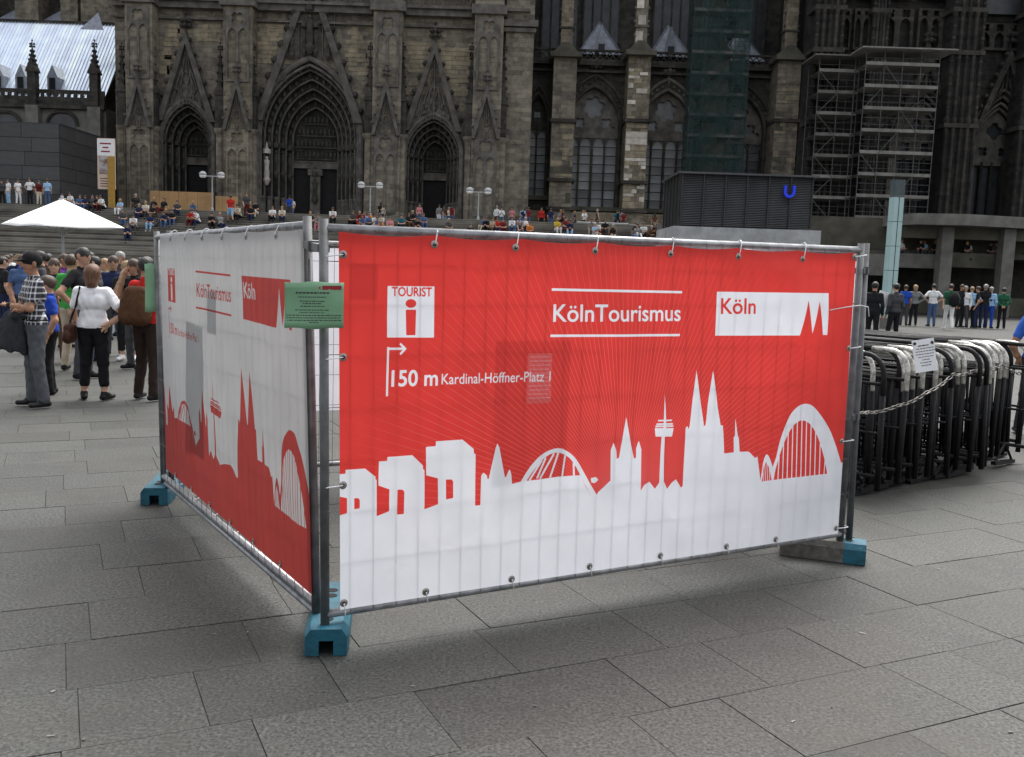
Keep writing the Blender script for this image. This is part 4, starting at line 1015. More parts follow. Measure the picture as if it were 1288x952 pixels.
for gi, q in enumerate(WIN):
    X, Wd, zs, h, z0_ = q['X'], q['W'], q['ZS'], q['H'], q['Z0']; nc = q['cols']; cw = 2 * Wd / nc
    yy = YN + .75
    # tracery plate in the head of the window
    hol = []; bigr = Wd * .43
    if nc == 4:
        hol.append(foil(X, zs + h * .52, bigr, 6, 36)); 
        for s_ in (-1, 1): hol.append(foil(X + s_ * Wd * .52, zs + h * .10, Wd * .22, 4))
        hol += [circ(X + s_ * Wd * .80, zs - .1, Wd * .09, 8) for s_ in (-1, 1)]
    else: hol.append(foil(X, zs + h * .3, Wd * .42, 4))
    zsp = zs - h * .30
    b = MB().prism([(X - Wd, zsp)] + arch(X, zs, Wd, h, 12) + [(X + Wd, zsp)], yy - .12, yy + .12, hol)
    root = cb_(b, 'window', 'mould' if gi else 'stone_dark')
    gbk = cb_(MB().prism([(X - Wd, zsp)] + arch(X, zs, Wd, h, 12) + [(X + Wd, zsp)], yy + .2, yy + .26), 'head_glass', q['gl'], root)
    for k in range(nc + 1):
        x = X - Wd + cw * k; cb_(MB().box((x, yy, (z0_ + zsp) / 2), (.20 if k % 2 == 0 else .13, .36, zsp - z0_)), 'mullion', 'stone_dark', root)
    for k in range(nc):      # lancet heads
        xx = X - Wd + cw * (k + .5); b = MB(); b.tube(y3(arch(xx, zsp - .5, cw * .42, cw * .5, 6), yy - .05), .06, 5); cb_(b, 'lancet', 'rib', root)
    nr = 8; key = (round(cw, 2), round((zsp - z0_) / nr, 2), q['gl'])
    ph_ = (zsp - z0_) / nr
    if key not in PANE: PANE[key] = MB().box((0, 0, 0), (cw - .12, .04, ph_ - .07)).mesh('pane', q['gl'])
    rw = random.Random(gi)
    for k in range(nc):
        for j in range(nr):
            link('pane', PANE[key], root, (X - Wd + cw * (k + .5), yy + .1 - YF, z0_ + ph_ * (j + .5) - ZP), (rw.uniform(-.09, .09), 0, rw.uniform(-.07, .07)))
    cb_(MB().box((X, yy + .22, (z0_ + zsp) / 2), (2 * Wd, .04, zsp - z0_)), 'lead_grid', 'lead', root)
    b = MB(); b.tube(y3([(X - Wd * 1.03, z0_)] + arch(X, zs, Wd * 1.03, h * 1.05, 12) + [(X + Wd * 1.03, z0_)], YN + .02), .16, 6); b.tube(y3(arch(X, zs, Wd * 1.28, h * 1.33, 12), YN - .1), .16, 6)
    for f in arch(X, zs, Wd * 1.17, h * 1.18, 9): b.blob((f[0], YN - .02, f[1]), .13)
    if nc == 4: finial(b, X, zs + h * 1.33, YN - .1, 1.2)
    cb_(b, 'hood_mould', 'stone_dark' if gi != 2 else 'mould', root)
    b = MB().box((X, YN - .1, z0_ - .2), (Wd * 2.4, .7, .35)); cb_(b, 'sill', 'concrete_dark', root)
# plinth zone under the windows
cb_(MB().box(((xn0 + xn1) / 2, YN - .25, (ZB + WIN[1]['Z0'] - .5) / 2), (xn1 - xn0, .5, WIN[1]['Z0'] - .5 - ZB)), 'nave_plinth', 'stone_pale')
# nave cornice and pierced parapet
b = MB(); b.box(((xn0 + xn1) / 2, YN - .2, znc), (xn1 - xn0, .8, .5)); b.box(((xn0 + xn1) / 2, YN - .3, znc - .75), (xn1 - xn0, .5, .2)); cb_(b, 'nave_cornice', 'stone_dark')
zp1 = PZ(756, 65, YN); b = MB(); k = xn0
while k < xn1:
    b.bar((k, YN - .3, znc + .3), (k + .55, YN - .3, zp1 - .1), .08); b.bar((k + .55, YN - .3, znc + .3), (k, YN - .3, zp1 - .1), .08); k += .55
b.box(((xn0 + xn1) / 2, YN - .3, zp1), (xn1 - xn0, .3, .16)); cb_(b, 'nave_parapet', 'stone_dark', kind='stuff')
# slate gablet roofs with dormers behind the parapet
for ap, ay, l_, r_, by in ((756.6, 22, 727, 783, 64), (844, 27, 817, 871, 67), (934, 32, 905, 963, 72)):
    ya = YN + 1.2; X = PX(ap, ay, ya); za_ = PZ(ap, ay, ya); x0, x1 = PX(l_, by, ya), PX(r_, by, ya); zb_ = PZ(ap, by, ya) - .3
    b = MB(); yb = ya + 4
    b.add([(x0, ya, zb_), (x1, ya, zb_), (x1, yb + 1, zb_), (x0, yb + 1, zb_), (X, ya + 1.4, za_)], [(0, 1, 4), (1, 2, 4), (2, 3, 4), (3, 0, 4)])
    root = cb_(b, 'slate_roof', 'slate')
    for (sx, sz) in ((x0, zb_), (x1, zb_)): b = MB(); b.bar((sx, ya - .02, sz), (X, ya + 1.38, za_), .10); cb_(b, 'hip_roll', 'slate', root)
    b = MB(); dx = X + .1; b.prism([(dx - .42, zb_), (dx + .42, zb_), (dx + .42, zb_ + .9), (dx, zb_ + 2.6), (dx - .42, zb_ + .9)], ya - .1, ya + 1.0); cb_(b, 'dormer', 'slate', root)
    cb_(MB().box((dx, ya - .12, zb_ + .62), (.55, .08, .5)), 'dormer_hatch', 'lead', root)
# clerestory wall behind, with tall dark windows
YH = 92.0
cb_(MB().box((PX(850, 20, YH) + 6, YH + .5, 26), (60, 1, 46)), 'clerestory_wall', 'stone_dark')
for px in (705, 757, 845, 905, 940, 1015):
    x = PX(px, 10, YH); wd = 2.0; b = MB()
    cb_(MB().box((x, YH - .08, 28), (3.4, .1, 16)), 'clerestory_window', 'glass_dark')
    b = MB()
    for k in range(5): b.box((x - 1.7 + .85 * k, YH - .16, 28), (.14, .18, 16))
    cb_(b, 'clerestory_mullions', 'stone_dark', kind='stuff')
# nave buttresses, some patched with pale new blocks
NB = [(706, 692, 721, 72, 'stone_mid'), (800.5, 786, 814, 70, 'stone'), (898, 884, 912, 70, 'stone_mid'), (988, 974, 1003, 76, 'stone_mid')]
YB = YN - 2.4
rb_ = random.Random(21)
for i, (c, a, e, tp, mt) in enumerate(NB):
    x0, x1 = PX(a + 4, 100, YB), PX(e + 4, 100, YB); xc = (x0 + x1) / 2; wd = x1 - x0; zt_ = PZ(c + 6, tp, YB)
    zm = PZ(c, 152, YB)
    root = cb_(MB().box((xc, (YB + YN) / 2, (ZB + zt_) / 2), (wd, YN - YB, zt_ - ZB)), 'nave_buttress', mt)
    for z_, e_ in ((zm, .3), (ZB + 4.6, .4), (ZB + 2.2, .5)): cb_(MB().box((xc, YB + .95, z_), (wd + e_, 2.7, .27)), 'offset_course', 'stone_dark', root)
    b = MB(); b.box((xc, YB + .8, zt_ + .15), (wd + .7, 3, .4)); b.prism([(xc - wd * .6, zt_ + .3), (xc + wd * .6, zt_ + .3), (xc + .3, zt_ + 1.2), (xc - .3, zt_ + 1.2)], YB - .2, YB + 2.2); cb_(b, 'weathered_cap', 'concrete_dark', root)
    # free standing pinnacle shaft going up
    w2 = wd * .52
    sh = cb_(MB().box((xc + .05, YB + .9, zt_ + 9), (w2, w2, 16)), 'pinnacle_shaft', 'stone' if i != 1 else 'stone_mid', root)
    b = MB()
    for k in range(14):
        for s_ in (-1, 1): b.blob((xc + .05 + s_ * w2 * .55, YB + .5, zt_ + 1.8 + k * 1.1), .13)
        if k % 3 == 1: b.box((xc + .05, YB + .9, zt_ + 1.4 + k * 1.1), (w2 * 1.25, w2 * 1.25, .15))
    cb_(b, 'shaft_ornament', 'carving' if i != 1 else 'mould', root, kind='stuff')
    # patched blocks: rows of different stones, each its own part
    if i in (0, 1, 3):
        zlo = PZ(c, 262, YB) if i == 1 else PZ(c, 266, YB); z = zlo; zhi = {0: PZ(c, 156, YB), 1: PZ(c, 80, YB), 3: PZ(c, 104, YB)}[i]
        while z < zhi:
            hh = rb_.choice([.28, .36, .42, .55]); x = x0 + .02
            while x < x1 - .15:
                l = min(rb_.choice([.45, .7, .95, 1.9]), x1 - x - .02)
                pr = .62 if i == 1 else .45
                if z > PZ(c, 150, YB): pr = .25 if i == 1 else .5
                if rb_.random() < pr:
                    mm = rb_.choice(['stone_white', 'stone_pale', 'stone_white']) if i == 1 else rb_.choice(['stone_pale', 'stone_pale', 'stone_mid', 'concrete_dark'])
                    cb_(MB().box((x + l / 2, YB - .015, z + hh / 2), (l - .03, .09, hh - .03)), 'replaced_block', mm, root)
                x += l
            z += hh
    if i == 1:
        for k in range(9): cb_(MB().box((xc + rb_.uniform(-.15, .15), YB + .9 - w2 / 2 - .02, zt_ + 1.6 + k * 1.4), (w2 * rb_.uniform(.6, .95), .12, rb_.uniform(.6, 1.25))), 'replaced_block', 'stone_white', root)
# --- north tower mass at the right edge
YT2 = 80.0
TW = [dict(c=1157, w=33, sp=178, ap=118, b=285), dict(c=1256, w=34, sp=184, ap=121, b=290)]
xt0, xt1 = PX(1012, 150, YT2), PX(1420, 150, YT2)
hl = []
for q in TW:
    q['X'] = PX(q['c'], q['sp'], YT2); q['W'] = q['w'] / FOC * YT2; q['ZS'] = PZ(q['c'], q['sp'], YT2); q['H'] = PZ(q['c'], q['ap'], YT2) - q['ZS']; q['Z0'] = max(ZB + .3, PZ(q['c'], q['b'], YT2))
    hl.append([(q['X'] - q['W'], q['Z0'])] + arch(q['X'], q['ZS'], q['W'], q['H'], 12) + [(q['X'] + q['W'], q['Z0'])])
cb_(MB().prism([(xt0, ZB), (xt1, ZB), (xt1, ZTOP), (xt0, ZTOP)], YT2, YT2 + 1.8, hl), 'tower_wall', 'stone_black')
cb_(MB().box(((xt0 + xt1) / 2, YT2 + 6, (ZB + ZTOP) / 2), (xt1 - xt0, 7, ZTOP - ZB)), 'tower_body', 'void')
for gi, q in enumerate(TW):
    X, Wd, zs, h, z0_ = q['X'], q['W'], q['ZS'], q['H'], q['Z0']
    b = MB()
    for k, s_ in enumerate((1.12, 1.0, .88, .78)): b.tube(y3([(X - Wd * s_, z0_)] + arch(X, zs, Wd * s_, h * s_, 12) + [(X + Wd * s_, z0_)], YT2 - .15 + k * .22), .13, 6)
    root = cb_(b, 'tower_window', 'mould')
    yy = YT2 + .9; W2, h2 = Wd * .74, h * .74
    hol = [foil(X, zs + h2 * .45, W2 * .42, 4, 28, 0)] + [foil(X + s_ * W2 * .5, zs - h2 * .12, W2 * .26, 4) for s_ in (-1, 1)]
    b = MB().prism([(X - W2, zs - h2 * .5)] + arch(X, zs, W2, h2, 12) + [(X + W2, zs - h2 * .5)], yy, yy + .25, hol); cb_(b, 'tracery', 'rib', root)
    for k in range(5): cb_(MB().box((X - W2 + W2 * k / 2, yy + .1, (z0_ + zs - h2 * .4) / 2), (.2, .35, zs - h2 * .4 - z0_)), 'mullion', 'stone_black', root)
    cb_(MB().box((X, yy + .5, (z0_ + zs + h) / 2), (2 * Wd, .1, zs + h - z0_)), 'glazing', 'glass_dark', root)
    # steep gable above
    za_ = PZ(q['c'], 62, YT2); b = MB(); ww = Wd * 1.2
    b.prism([(X - ww, zs + .3), (X, za_), (X + ww, zs + .3), (X + ww - .4, zs + .3), (X, za_ - 1.3), (X - ww + .4, zs + .3)], YT2 - .7, YT2 - .1)
    crockets(b, (X - ww - .1, zs + 1), (X, za_), 8, .2, YT2 - .4); crockets(b, (X + ww + .1, zs + 1), (X, za_), 8, .2, YT2 - .4); finial(b, X, za_, YT2 - .4, 1.1)
    for k in range(-2, 3): b.tube([(X + k * .55, YT2 - .4, zs + h + .2 - abs(k) * .5), (X + k * .2, YT2 - .4, za_ - 1.6 - abs(k) * .8)], .08, 5)
    cb_(b, 'tower_gable', 'stone_dark', root)
# clustered shafts and blind tracery strips of the tower
for px, wpx, pr in ((1035, 30, 1.6), (1098, 16, 1.2), (1208, 34, 2.2), (1302, 34, 2.2), (1370, 40, 2)):
    x = PX(px, 150, YT2 - pr); wd = wpx / FOC * YT2; root = cb_(MB().box((x, YT2 - pr / 2, (ZB + ZTOP) / 2), (wd, pr, ZTOP - ZB)), 'tower_buttress', 'stone_black')
    for k in range(5):
        xx = x - wd / 2 + wd * k / 4; b = MB(); b.lathe((xx, YT2 - pr - .1, ZB), [(.3, 0), (.3, .8), (.15, 1), (.15, 9.5), (.26, 9.9), (.26, 10.1), (.15, 10.3), (.15, 18), (.28, 18.4), (.12, 18.6), (.12, 30)], 6); cb_(b, 'shaft', 'stone_dark' if k in (1, 3) else 'stone_black', root)
    b = MB()
    for k in range(20):
        for s_ in (-1, 1): b.blob((x + s_ * wd * .5, YT2 - pr - .15, ZB + 11 + k * .9), .16)
    for z in (9.6, 15.3, 18.6, 23): b.box((x, YT2 - pr / 2, ZB + z), (wd + .5, pr + .6, .35))
    cb_(b, 'ornament', 'stone_dark', root, kind='stuff')
for p0, p1 in ((1046, 1068), (1072, 1092), (1106, 1146), (1152, 1196), (1228, 1282), (1318, 1360)):
    x0, x1 = PX(p0, 30, YT2), PX(p1, 30, YT2); nl = max(2, int((x1 - x0) / .9)); b = MB(); cw = (x1 - x0) / nl
    zb_ = PZ(p0, 64, YT2); zt_ = PZ(p0, 12 if p0 != 1228 else 30, YT2)
    hl = [[(x0 + cw * (k + .5) - cw * .33, zb_ + .2), (x0 + cw * (k + .5) + cw * .33, zb_ + .2)] + list(reversed(arch(x0 + cw * (k + .5), zt_ - 1.3, cw * .33, .55, 6))) for k in range(nl)] + [foil(x0 + cw * (k + .5), zt_ - .38, cw * .30) for k in range(nl)]
    b.prism([(x0, zb_), (x1, zb_), (x1, zt_), (x0, zt_)], YT2 - .5, YT2 - .15, hl); cb_(b, 'blind_arcade', 'stone_dark')
    cb_(MB().box(((x0 + x1) / 2, YT2 - .45, zt_ + 4.2), (x1 - x0, .1, 7)), 'tower_upper_window', 'glass_dark')
# ------------------------------------------------------------------ sacristy with bright lead roof, dark museum block
YR = 82.0
sac = thing('sacristy', 'grey stone side building with bright bluish lead roof at the far left', 'building', (PX(40, 120, YR), YR, ZP))
def pb(o, b, name, mt, parent=None, **k):
    l = o.location; b.v = [(v[0] - l.x, v[1] - l.y, v[2] - l.z) for v in b.v]; return b.build(name, mt, parent or o, **k)
xs0, xs1 = PX(-160, 120, YR), PX(133, 120, YR)
ze = PZ(60, 134, YR); zr1 = PZ(60, 113, YR + 1); zr2 = PZ(60, 29, YR + 7)
pb(sac, MB().box(((xs0 + xs1) / 2, YR + 4, (ZB + ze) / 2), (xs1 - xs0, 8, ze - ZB)), 'wall', 'concrete')
pb(sac, MB().box(((xs0 + xs1) / 2, YR - .1, ze), (xs1 - xs0, .7, .35)), 'cornice', 'stone_dark')
root = pb(sac, MB().add([(xs0, YR + 1, zr1 - .6), (xs1 - .5, YR + 1, zr1 - .6), (xs1 - .1, YR + 7, zr2), (xs0, YR + 7, zr2), (xs1 - .1, YR + 12, zr1), (xs0, YR + 12, zr1)], [(0, 1, 2, 3), (3, 2, 4, 5)]), 'roof', 'lead')
# standing seam sheets, one by one
ns = 42; xx0 = PX(-30, 70, YR + 4)
for k in range(ns):
    a = xx0 + (xs1 - .5 - xx0) * k / ns; e = xx0 + (xs1 - .5 - xx0) * (k + 1) / ns; sh_ = .4 * (k + 1) / ns
    dz = .03
    b = MB().add([(a + .02, YR + .97, zr1 - .57), (e - .02, YR + .97, zr1 - .57), (e - .02 + sh_ * .2, YR + 6.97, zr2 + dz), (a + .02 + sh_ * .2, YR + 6.97, zr2 + dz)], [(0, 1, 2, 3)]); b.bar((e, YR + .93, zr1 - .53), (e + sh_ * .2, YR + 6.93, zr2 + .06), .05)
    pb(sac, b, 'roof_sheet', 'leadroof', root)
b = MB(); k = xs0
zq0, zq1 = ze + .2, PZ(60, 113, YR)
hl = []
while k < xs1 - .4: hl.append(foil(k + .3, zq0 + (zq1 - zq0) * .62, .2, 4, 16)); k += .56
pb(sac, MB().prism([(xs0, zq0), (xs1, zq0), (xs1, zq1), (xs0, zq1)], YR - .3, YR - .1, hl), 'balustrade', 'stone_dark')
pb(sac, MB().box(((xs0 + xs1) / 2, YR + 7, zr2 + .1), (xs1 - xs0, .3, .25)), 'ridge', 'stone_dark')
for px in (2, 30, 70):
    x = PX(px, 100, YR + 1.6); b = MB(); b.prism([(x - .45, zr1 - .2), (x + .45, zr1 - .2), (x + .45, zr1 + 1.1), (x, zr1 + 2.1), (x - .45, zr1 + 1.1)], YR + 1.0, YR + 3.2); d = pb(sac, b, 'dormer', 'slate')
    pb(sac, MB().box((x, YR + .97, zr1 + .55), (.5, .06, .95)), 'dormer_opening', 'void', d)
for px in (41, 119):
    x = PX(px, 110, YR - .4); b = pinnacle(x, YR - .3, ze - 2, zr1 + 1.2, PZ(px, 60, YR), .7, crock=5); pb(sac, b, 'pinnacle', 'stone_dark'); pb(sac, MB().box((x, YR - .25, (ze + ZB) / 2), (1.1, .9, ze - ZB)), 'buttress', 'concrete')
for px in (8, 79):
    x = PX(px, 150, YR); b = MB().prism([(x - 1.1, ZB + 2)] + arch(x, PZ(px, 158, YR), 1.1, .9, 8) + [(x + 1.1, ZB + 2)], YR - .06, YR + .1); wn = pb(sac, b, 'window', 'glass_dark')
    b = MB(); b.tube(y3(arch(x, PZ(px, 158, YR), 1.3, 1.15, 8), YR - .12), .14, 6); pb(sac, b, 'hood_mould', 'stone_dark', wn)
# choir buttresses seen above and beside the roof
YQ = 92
ch = thing('choir', 'dark choir of the cathedral rising behind the bright roof at the left', 'church wing', (PX(70, 10, YQ), YQ, ZP))
pb(ch, MB().box((PX(60, 10, YQ + 1), YQ + 1.5, 20), (34, 1, 32)), 'wall', 'stone_dark')
for px, w_ in ((-30, 2), (40, 2.2), (93, 1.6), (130, 3.4)): pb(ch, MB().box((PX(px, 10, YQ), YQ + .2, 19), (w_, 2.4, 31)), 'buttress', 'stone_mid')
for px in (8, 68): x = PX(px, 20, YQ); pb(ch, MB().add([(x - 2, YQ - .6, PZ(px, 30, YQ) - .5), (x + 1.8, YQ - .6, PZ(px, 30, YQ) - .5), (x + 1.4, YQ + .8, PZ(px, 2, YQ))], [(0, 1, 2)]), 'slate_roof', 'slate')
x = PX(136, 60, YR + 6); pb(ch, MB().add([(x - 1.2, YR + 3, PZ(136, 38, YR + 3)), (x + .9, YR + 3, PZ(136, 38, YR + 3)), (x, YR + 4, PZ(136, 16, YR + 4))], [(0, 1, 2)]), 'slate_roof', 'slate')

YM = 66.0
mx0, mx1 = PX(-140, 200, YM), PX(75.5, 200, YM); zmt = PZ(60, 156, YM)
mus = thing('museum_block', 'low flat-roofed block of dark granite panels at the far left', 'building', ((mx0 + mx1) / 2, YM, ZP))
pb(mus, MB().box(((mx0 + mx1) / 2, YM + 4, (ZB + zmt) / 2), (mx1 - mx0 - .1, 7.9, zmt - ZB - .1)), 'core', 'dark_paint')
PANEL = MB().box((0, 0, 0), (1, 1, 1)).mesh('stone_panel', 'black_granite')
rows = 6; rh = (zmt - ZB) / rows
for r_ in range(rows):
    x = mx1; k = 0
    while x > PX(-40, 200, YM):
        l = [2.4, 1.9, 2.6][(k + r_) % 3]; link('stone_panel', PANEL, mus, (x - l / 2 - mus.location.x, -.02, ZB + rh * (r_ + .5) - ZP), None, (l - .03, .12, rh - .03)); x -= l; k += 1
    y = YM; k = 0
    while y < YM + 7.6:
        l = min([1.9, 2.6, 2.2][(k + r_) % 3], YM + 7.98 - y); link('stone_panel', PANEL, mus, (mx1 + .0 - mus.location.x, y + l / 2 - YM, ZB + rh * (r_ + .5) - ZP), None, (.12, l - .03, rh - .03)); y += l; k += 1
pb(mus, MB().box(((mx0 + mx1) / 2, YM + 4, zmt + .02), (mx1 - mx0 + .16, 8.1, .1)), 'roof_edge', 'dark_paint')

# ------------------------------------------------------------------ poster board on an ochre post, hoarding, lamps
YP = 64.5
x0, x1 = PX(123, 206, YP), PX(145, 206, YP); z1, z0 = PZ(134, 174, YP), PZ(134, 238, YP)
ps = thing('poster_board', 'tall pale poster on an ochre post before the cathedral, left', 'poster', (PX(140, 260, YP), YP, ZP))
m, t_, b, N, L = new_mat('poster print'); tc = N.new('ShaderNodeTexCoord'); n = N.new('ShaderNodeTexNoise'); n.inputs['Scale'].default_value = 2.2; L.new(tc.outputs['Object'], n.inputs['Vector'])
L.new(mixcol(N, L, ramp(N, L, n.outputs['Fac'], .4, .6), (.16, .09, .07), (.42, .40, .42)), b.inputs['Base Color']); MT['poster_image'] = m
MT['poster_pink'] = mat('poster pinkish paper', (.62, .47, .38), .7, .08)
pb(ps, MB().box(((x0 + x1) / 2, YP, (z0 + z1) / 2), (x1 - x0, .12, z1 - z0)), 'board', 'poster_pink')
pb(ps, MB().box(((x0 + x1) / 2, YP - .07, z1 - .6), (x1 - x0 - .02, .03, 1.1)), 'heading', 'paper')
b = MB()
for k, w_ in enumerate((.75, .4, .6)): b.box(((x0 + x1) / 2 - .02, YP - .09, z1 - .35 - k * .26), (w_, .01, .09))
pb(ps, b, 'print', 'ink_red')
pb(ps, MB().box(((x0 + x1) / 2 + .05, YP - .065, (z0 + z1) / 2 - .1), (x1 - x0 - .15, .03, 1.15)), 'picture', 'poster_image')
b = MB()
for k in range(4): b.box(((x0 + x1) / 2, YP - .065, z0 + .2 + k * .17), ((x1 - x0) * .7, .01, .05))
pb(ps, b, 'print', 'ink')
zpt = PZ(140, 198, YP); pb(ps, MB().box((PX(140.5, 230, YP - .2), YP - .25, (zpt + ZB) / 2), (.36, .3, zpt - ZB)), 'post', 'paint_yellow')
YW = 71.0
ho = thing('hoarding', 'orange plywood hoarding in front of the left cathedral portal', 'hoarding', (PX(240, 260, YW), YW, ZP))
x = PX(189, 255, YW); xe = PX(272, 255, YW); zt = PZ(200, 240, YW); k = 0
wv = (xe - x) / 7
for k in range(7): pb(ho, MB().box((x + wv * (k + .5), YW + .02 * (k % 2), (ZB + zt) / 2), (wv - .015, .04, zt - ZB)), 'plywood_sheet', 'plywood')
x2 = PX(305, 255, YW + .8); wv = (x2 - xe) / 3
for k in range(3): pb(ho, MB().box((xe + wv * (k + .5), YW - .35 + .02 * (k % 2), (ZB + zt - .25) / 2), (wv - .015, .04, zt - .25 - ZB)), 'plywood_sheet', 'plywood')
pb(ho, MB().box((xe, YW - .2, (ZB + zt) / 2), (.1, .45, zt - ZB)), 'return_post', 'door')
LAMPS = [(267, 222, 264, 'beside the plywood hoarding'), (465.5, 235, 284, 'between the middle and right portals'), (601.5, 242, 292, 'right of the right portal')]
for px, ty, by, where in LAMPS:
    YL = 65.0; x = PX(px, (ty + by) / 2, YL); zt = PZ(px, ty, YL)
    lp = thing('street_lamp', 'twin-headed grey lamp post ' + where, 'street lamp', (x, YL, ZP), 0, 'lamp posts on the upper plaza')
    b = MB(); b.lathe((x, YL, ZP - .02), [(.10, 0), (.10, .3), (.045, .35), (.038, zt - ZP)], 10); b.tube([(x - .62, YL, zt + .02), (x + .62, YL, zt + .02)], .035, 6); pb(lp, b, 'mast', 'lamp_metal')
    for s_ in (-1, 1):
        b = MB(); b.lathe((x + s_ * .62, YL - .05, zt - .05), [(.08, .02), (.22, .10), (.26, .2), (.2, .32), (.08, .38)], 12); hd = pb(lp, b, 'lamp_head', 'lamp_metal')
        pb(lp, MB().lathe((x + s_ * .62, YL - .05, zt - .09), [(.16, 0), (.23, .08), (.23, .14)], 12), 'lamp_glass', 'lamp_glass', hd)

# ------------------------------------------------------------------ scaffolds
def scaffold(label, px0, px1, Y, dep, ytop, levels, bays, zbase, net=False, decks=True, lead='scaf', top=True):
    x0, x1 = PX(px0, 150, Y), PX(px1, 150, Y); zt = PZ((px0 + px1) / 2, ytop, Y)
    o = thing('scaffold', label, 'scaffold', ((x0 + x1) / 2, Y, zbase)); lv = (zt - zbase) / levels; bw = (x1 - x0) / bays; rr = random.Random(int(px0))
    for i in range(bays + 1):
        for y in (Y, Y + dep):
            x = x0 + bw * i; b = MB(); b.tube([(x, y, zbase), (x, y, zt + (1.0 if not net else 0))], .036, 6); b.box((x, y, zbase + .02), (.16, .16, .04)); pb(o, b, 'standard', 'scaf')
    for j in range(levels + 1):
        z = zbase + lv * j
        if decks and j > 0:
            for i in range(bays):
                pb(o, MB().box((x0 + bw * (i + .5), Y + dep / 2, z), (bw - .03, dep - .1, .07)), 'deck', 'deck')
            pb(o, MB().box(((x0 + x1) / 2, Y - .06, z + .09), (x1 - x0, .03, .24)), 'toe_board', 'deck')
        for h in ((0, .5, 1.0) if not net else (0, 1.0)):
            if j == levels and h > 0 and net: continue
            for y in ((Y - .05, Y + dep + .05) if h != .5 else (Y - .05,)): pb(o, MB().tube([(x0, y, z + h), (x1, y, z + h)], .02, 5), 'guard_rail', 'scaf')
        for i in range(bays + 1): pb(o, MB().tube([(x0 + bw * i, Y, z), (x0 + bw * i, Y + dep, z)], .03, 5), 'transom', 'scaf')
        if j < levels:
            k = (j * 1) % max(1, bays - 1); s_ = 1 if j % 2 == 0 else -1
            a = (x0 + bw * (k if s_ > 0 else k + 1), Y - .08, z); e = (x0 + bw * (k + 1 if s_ > 0 else k), Y - .08, z + lv)
            if net:
                for i in range(bays): pb(o, MB().tube([(x0 + bw * (i + (j % 2)), Y - .08, z), (x0 + bw * (i + 1 - (j % 2)), Y - .08, z + lv)], .028, 5), 'brace', 'scaf')
            else: pb(o, MB().tube([a, e], .032, 5), 'brace', 'scaf'); 
    if top and not net:
        pb(o, MB().box(((x0 + x1) / 2 + .3, Y + dep / 2 - .1, zt + 1.15), (x1 - x0 + 1.6, dep + .9, .10)), 'roof_sheet', 'deck')
    if net:
        nx, nz = 14, 40; vs = []; q = [(x0 - .08, Y - .14), (x1 + .08, Y - .14)]
        for side in range(2):
            b = MB(); vs = []
            for j in range(nz + 1):
                for i in range(nx + 1):
                    f = i / nx; g = rr.uniform(-.05, .05)
                    if side == 0: vs.append((x0 - .08 + (x1 - x0 + .16) * f, Y - .15 + g, zbase + (zt - zbase) * j / nz))
                    else: vs.append((x0 - .10 + g, Y - .14 + (dep + .3) * f, zbase + (zt - zbase) * j / nz))
            b.add(vs, [(j * (nx + 1) + i, j * (nx + 1) + i + 1, (j + 1) * (nx + 1) + i + 1, (j + 1) * (nx + 1) + i) for j in range(nz) for i in range(nx)])
            pb(o, b, 'netting', 'net')
    return o
scaffold('tall scaffold wrapped in dark green netting beside the nave windows', 866, 937, 80.5, 1.6, -40, 13, 4, ZP, net=True, decks=True)
scaffold('bare steel scaffold tower with eight decks, the right and taller one', 1084, 1176, 73.0, 2.2, 82, 8, 4, ZP)
scaffold('bare steel scaffold tower, lower and narrower, left of the taller one', 1026, 1076, 75.5, 2.6, 90, 8, 2, ZP)

# ------------------------------------------------------------------ glass stele, parasol, site cabins, barrier table on plaza
YG = 37.0
sb_ = G(1118, 420); xg = PX(1118, 410, YG); zt = PZ(1123, 248, YG); zc_ = PZ(1123, 226, YG)
sx = PX(1130, 300, YG) - PX(1116, 300, YG)
gs = thing('light_stele', 'slim turquoise glass stele standing in front of the right scaffold', 'stele', (PX(1121.5, 330, YG), YG, 0), R(12))
b = MB().box((0, 0, .2), (sx * .95, sx * .8, .4)); b.build('base', 'concrete', gs)
for k in range(5):
    h0 = .4 + (zt - .4) * k / 5; h1 = .4 + (zt - .4) * (k + 1) / 5
    for s_ in (-1, 1): MB().box((s_ * sx * .24, 0, (h0 + h1) / 2), (sx * .47, sx * .8, h1 - h0 - .02)).build('glass_pane', 'stele', gs)
MB().box((0, 0, (zt + zc_) / 2), (sx * .95, sx * .8, zc_ - zt)).build('clear_top', 'stele_clear', gs)
MB().box((0, 0, (zt + .4) / 2), (.03, sx * .82, zt - .4)).build('core_rod', 'dark_paint', gs)

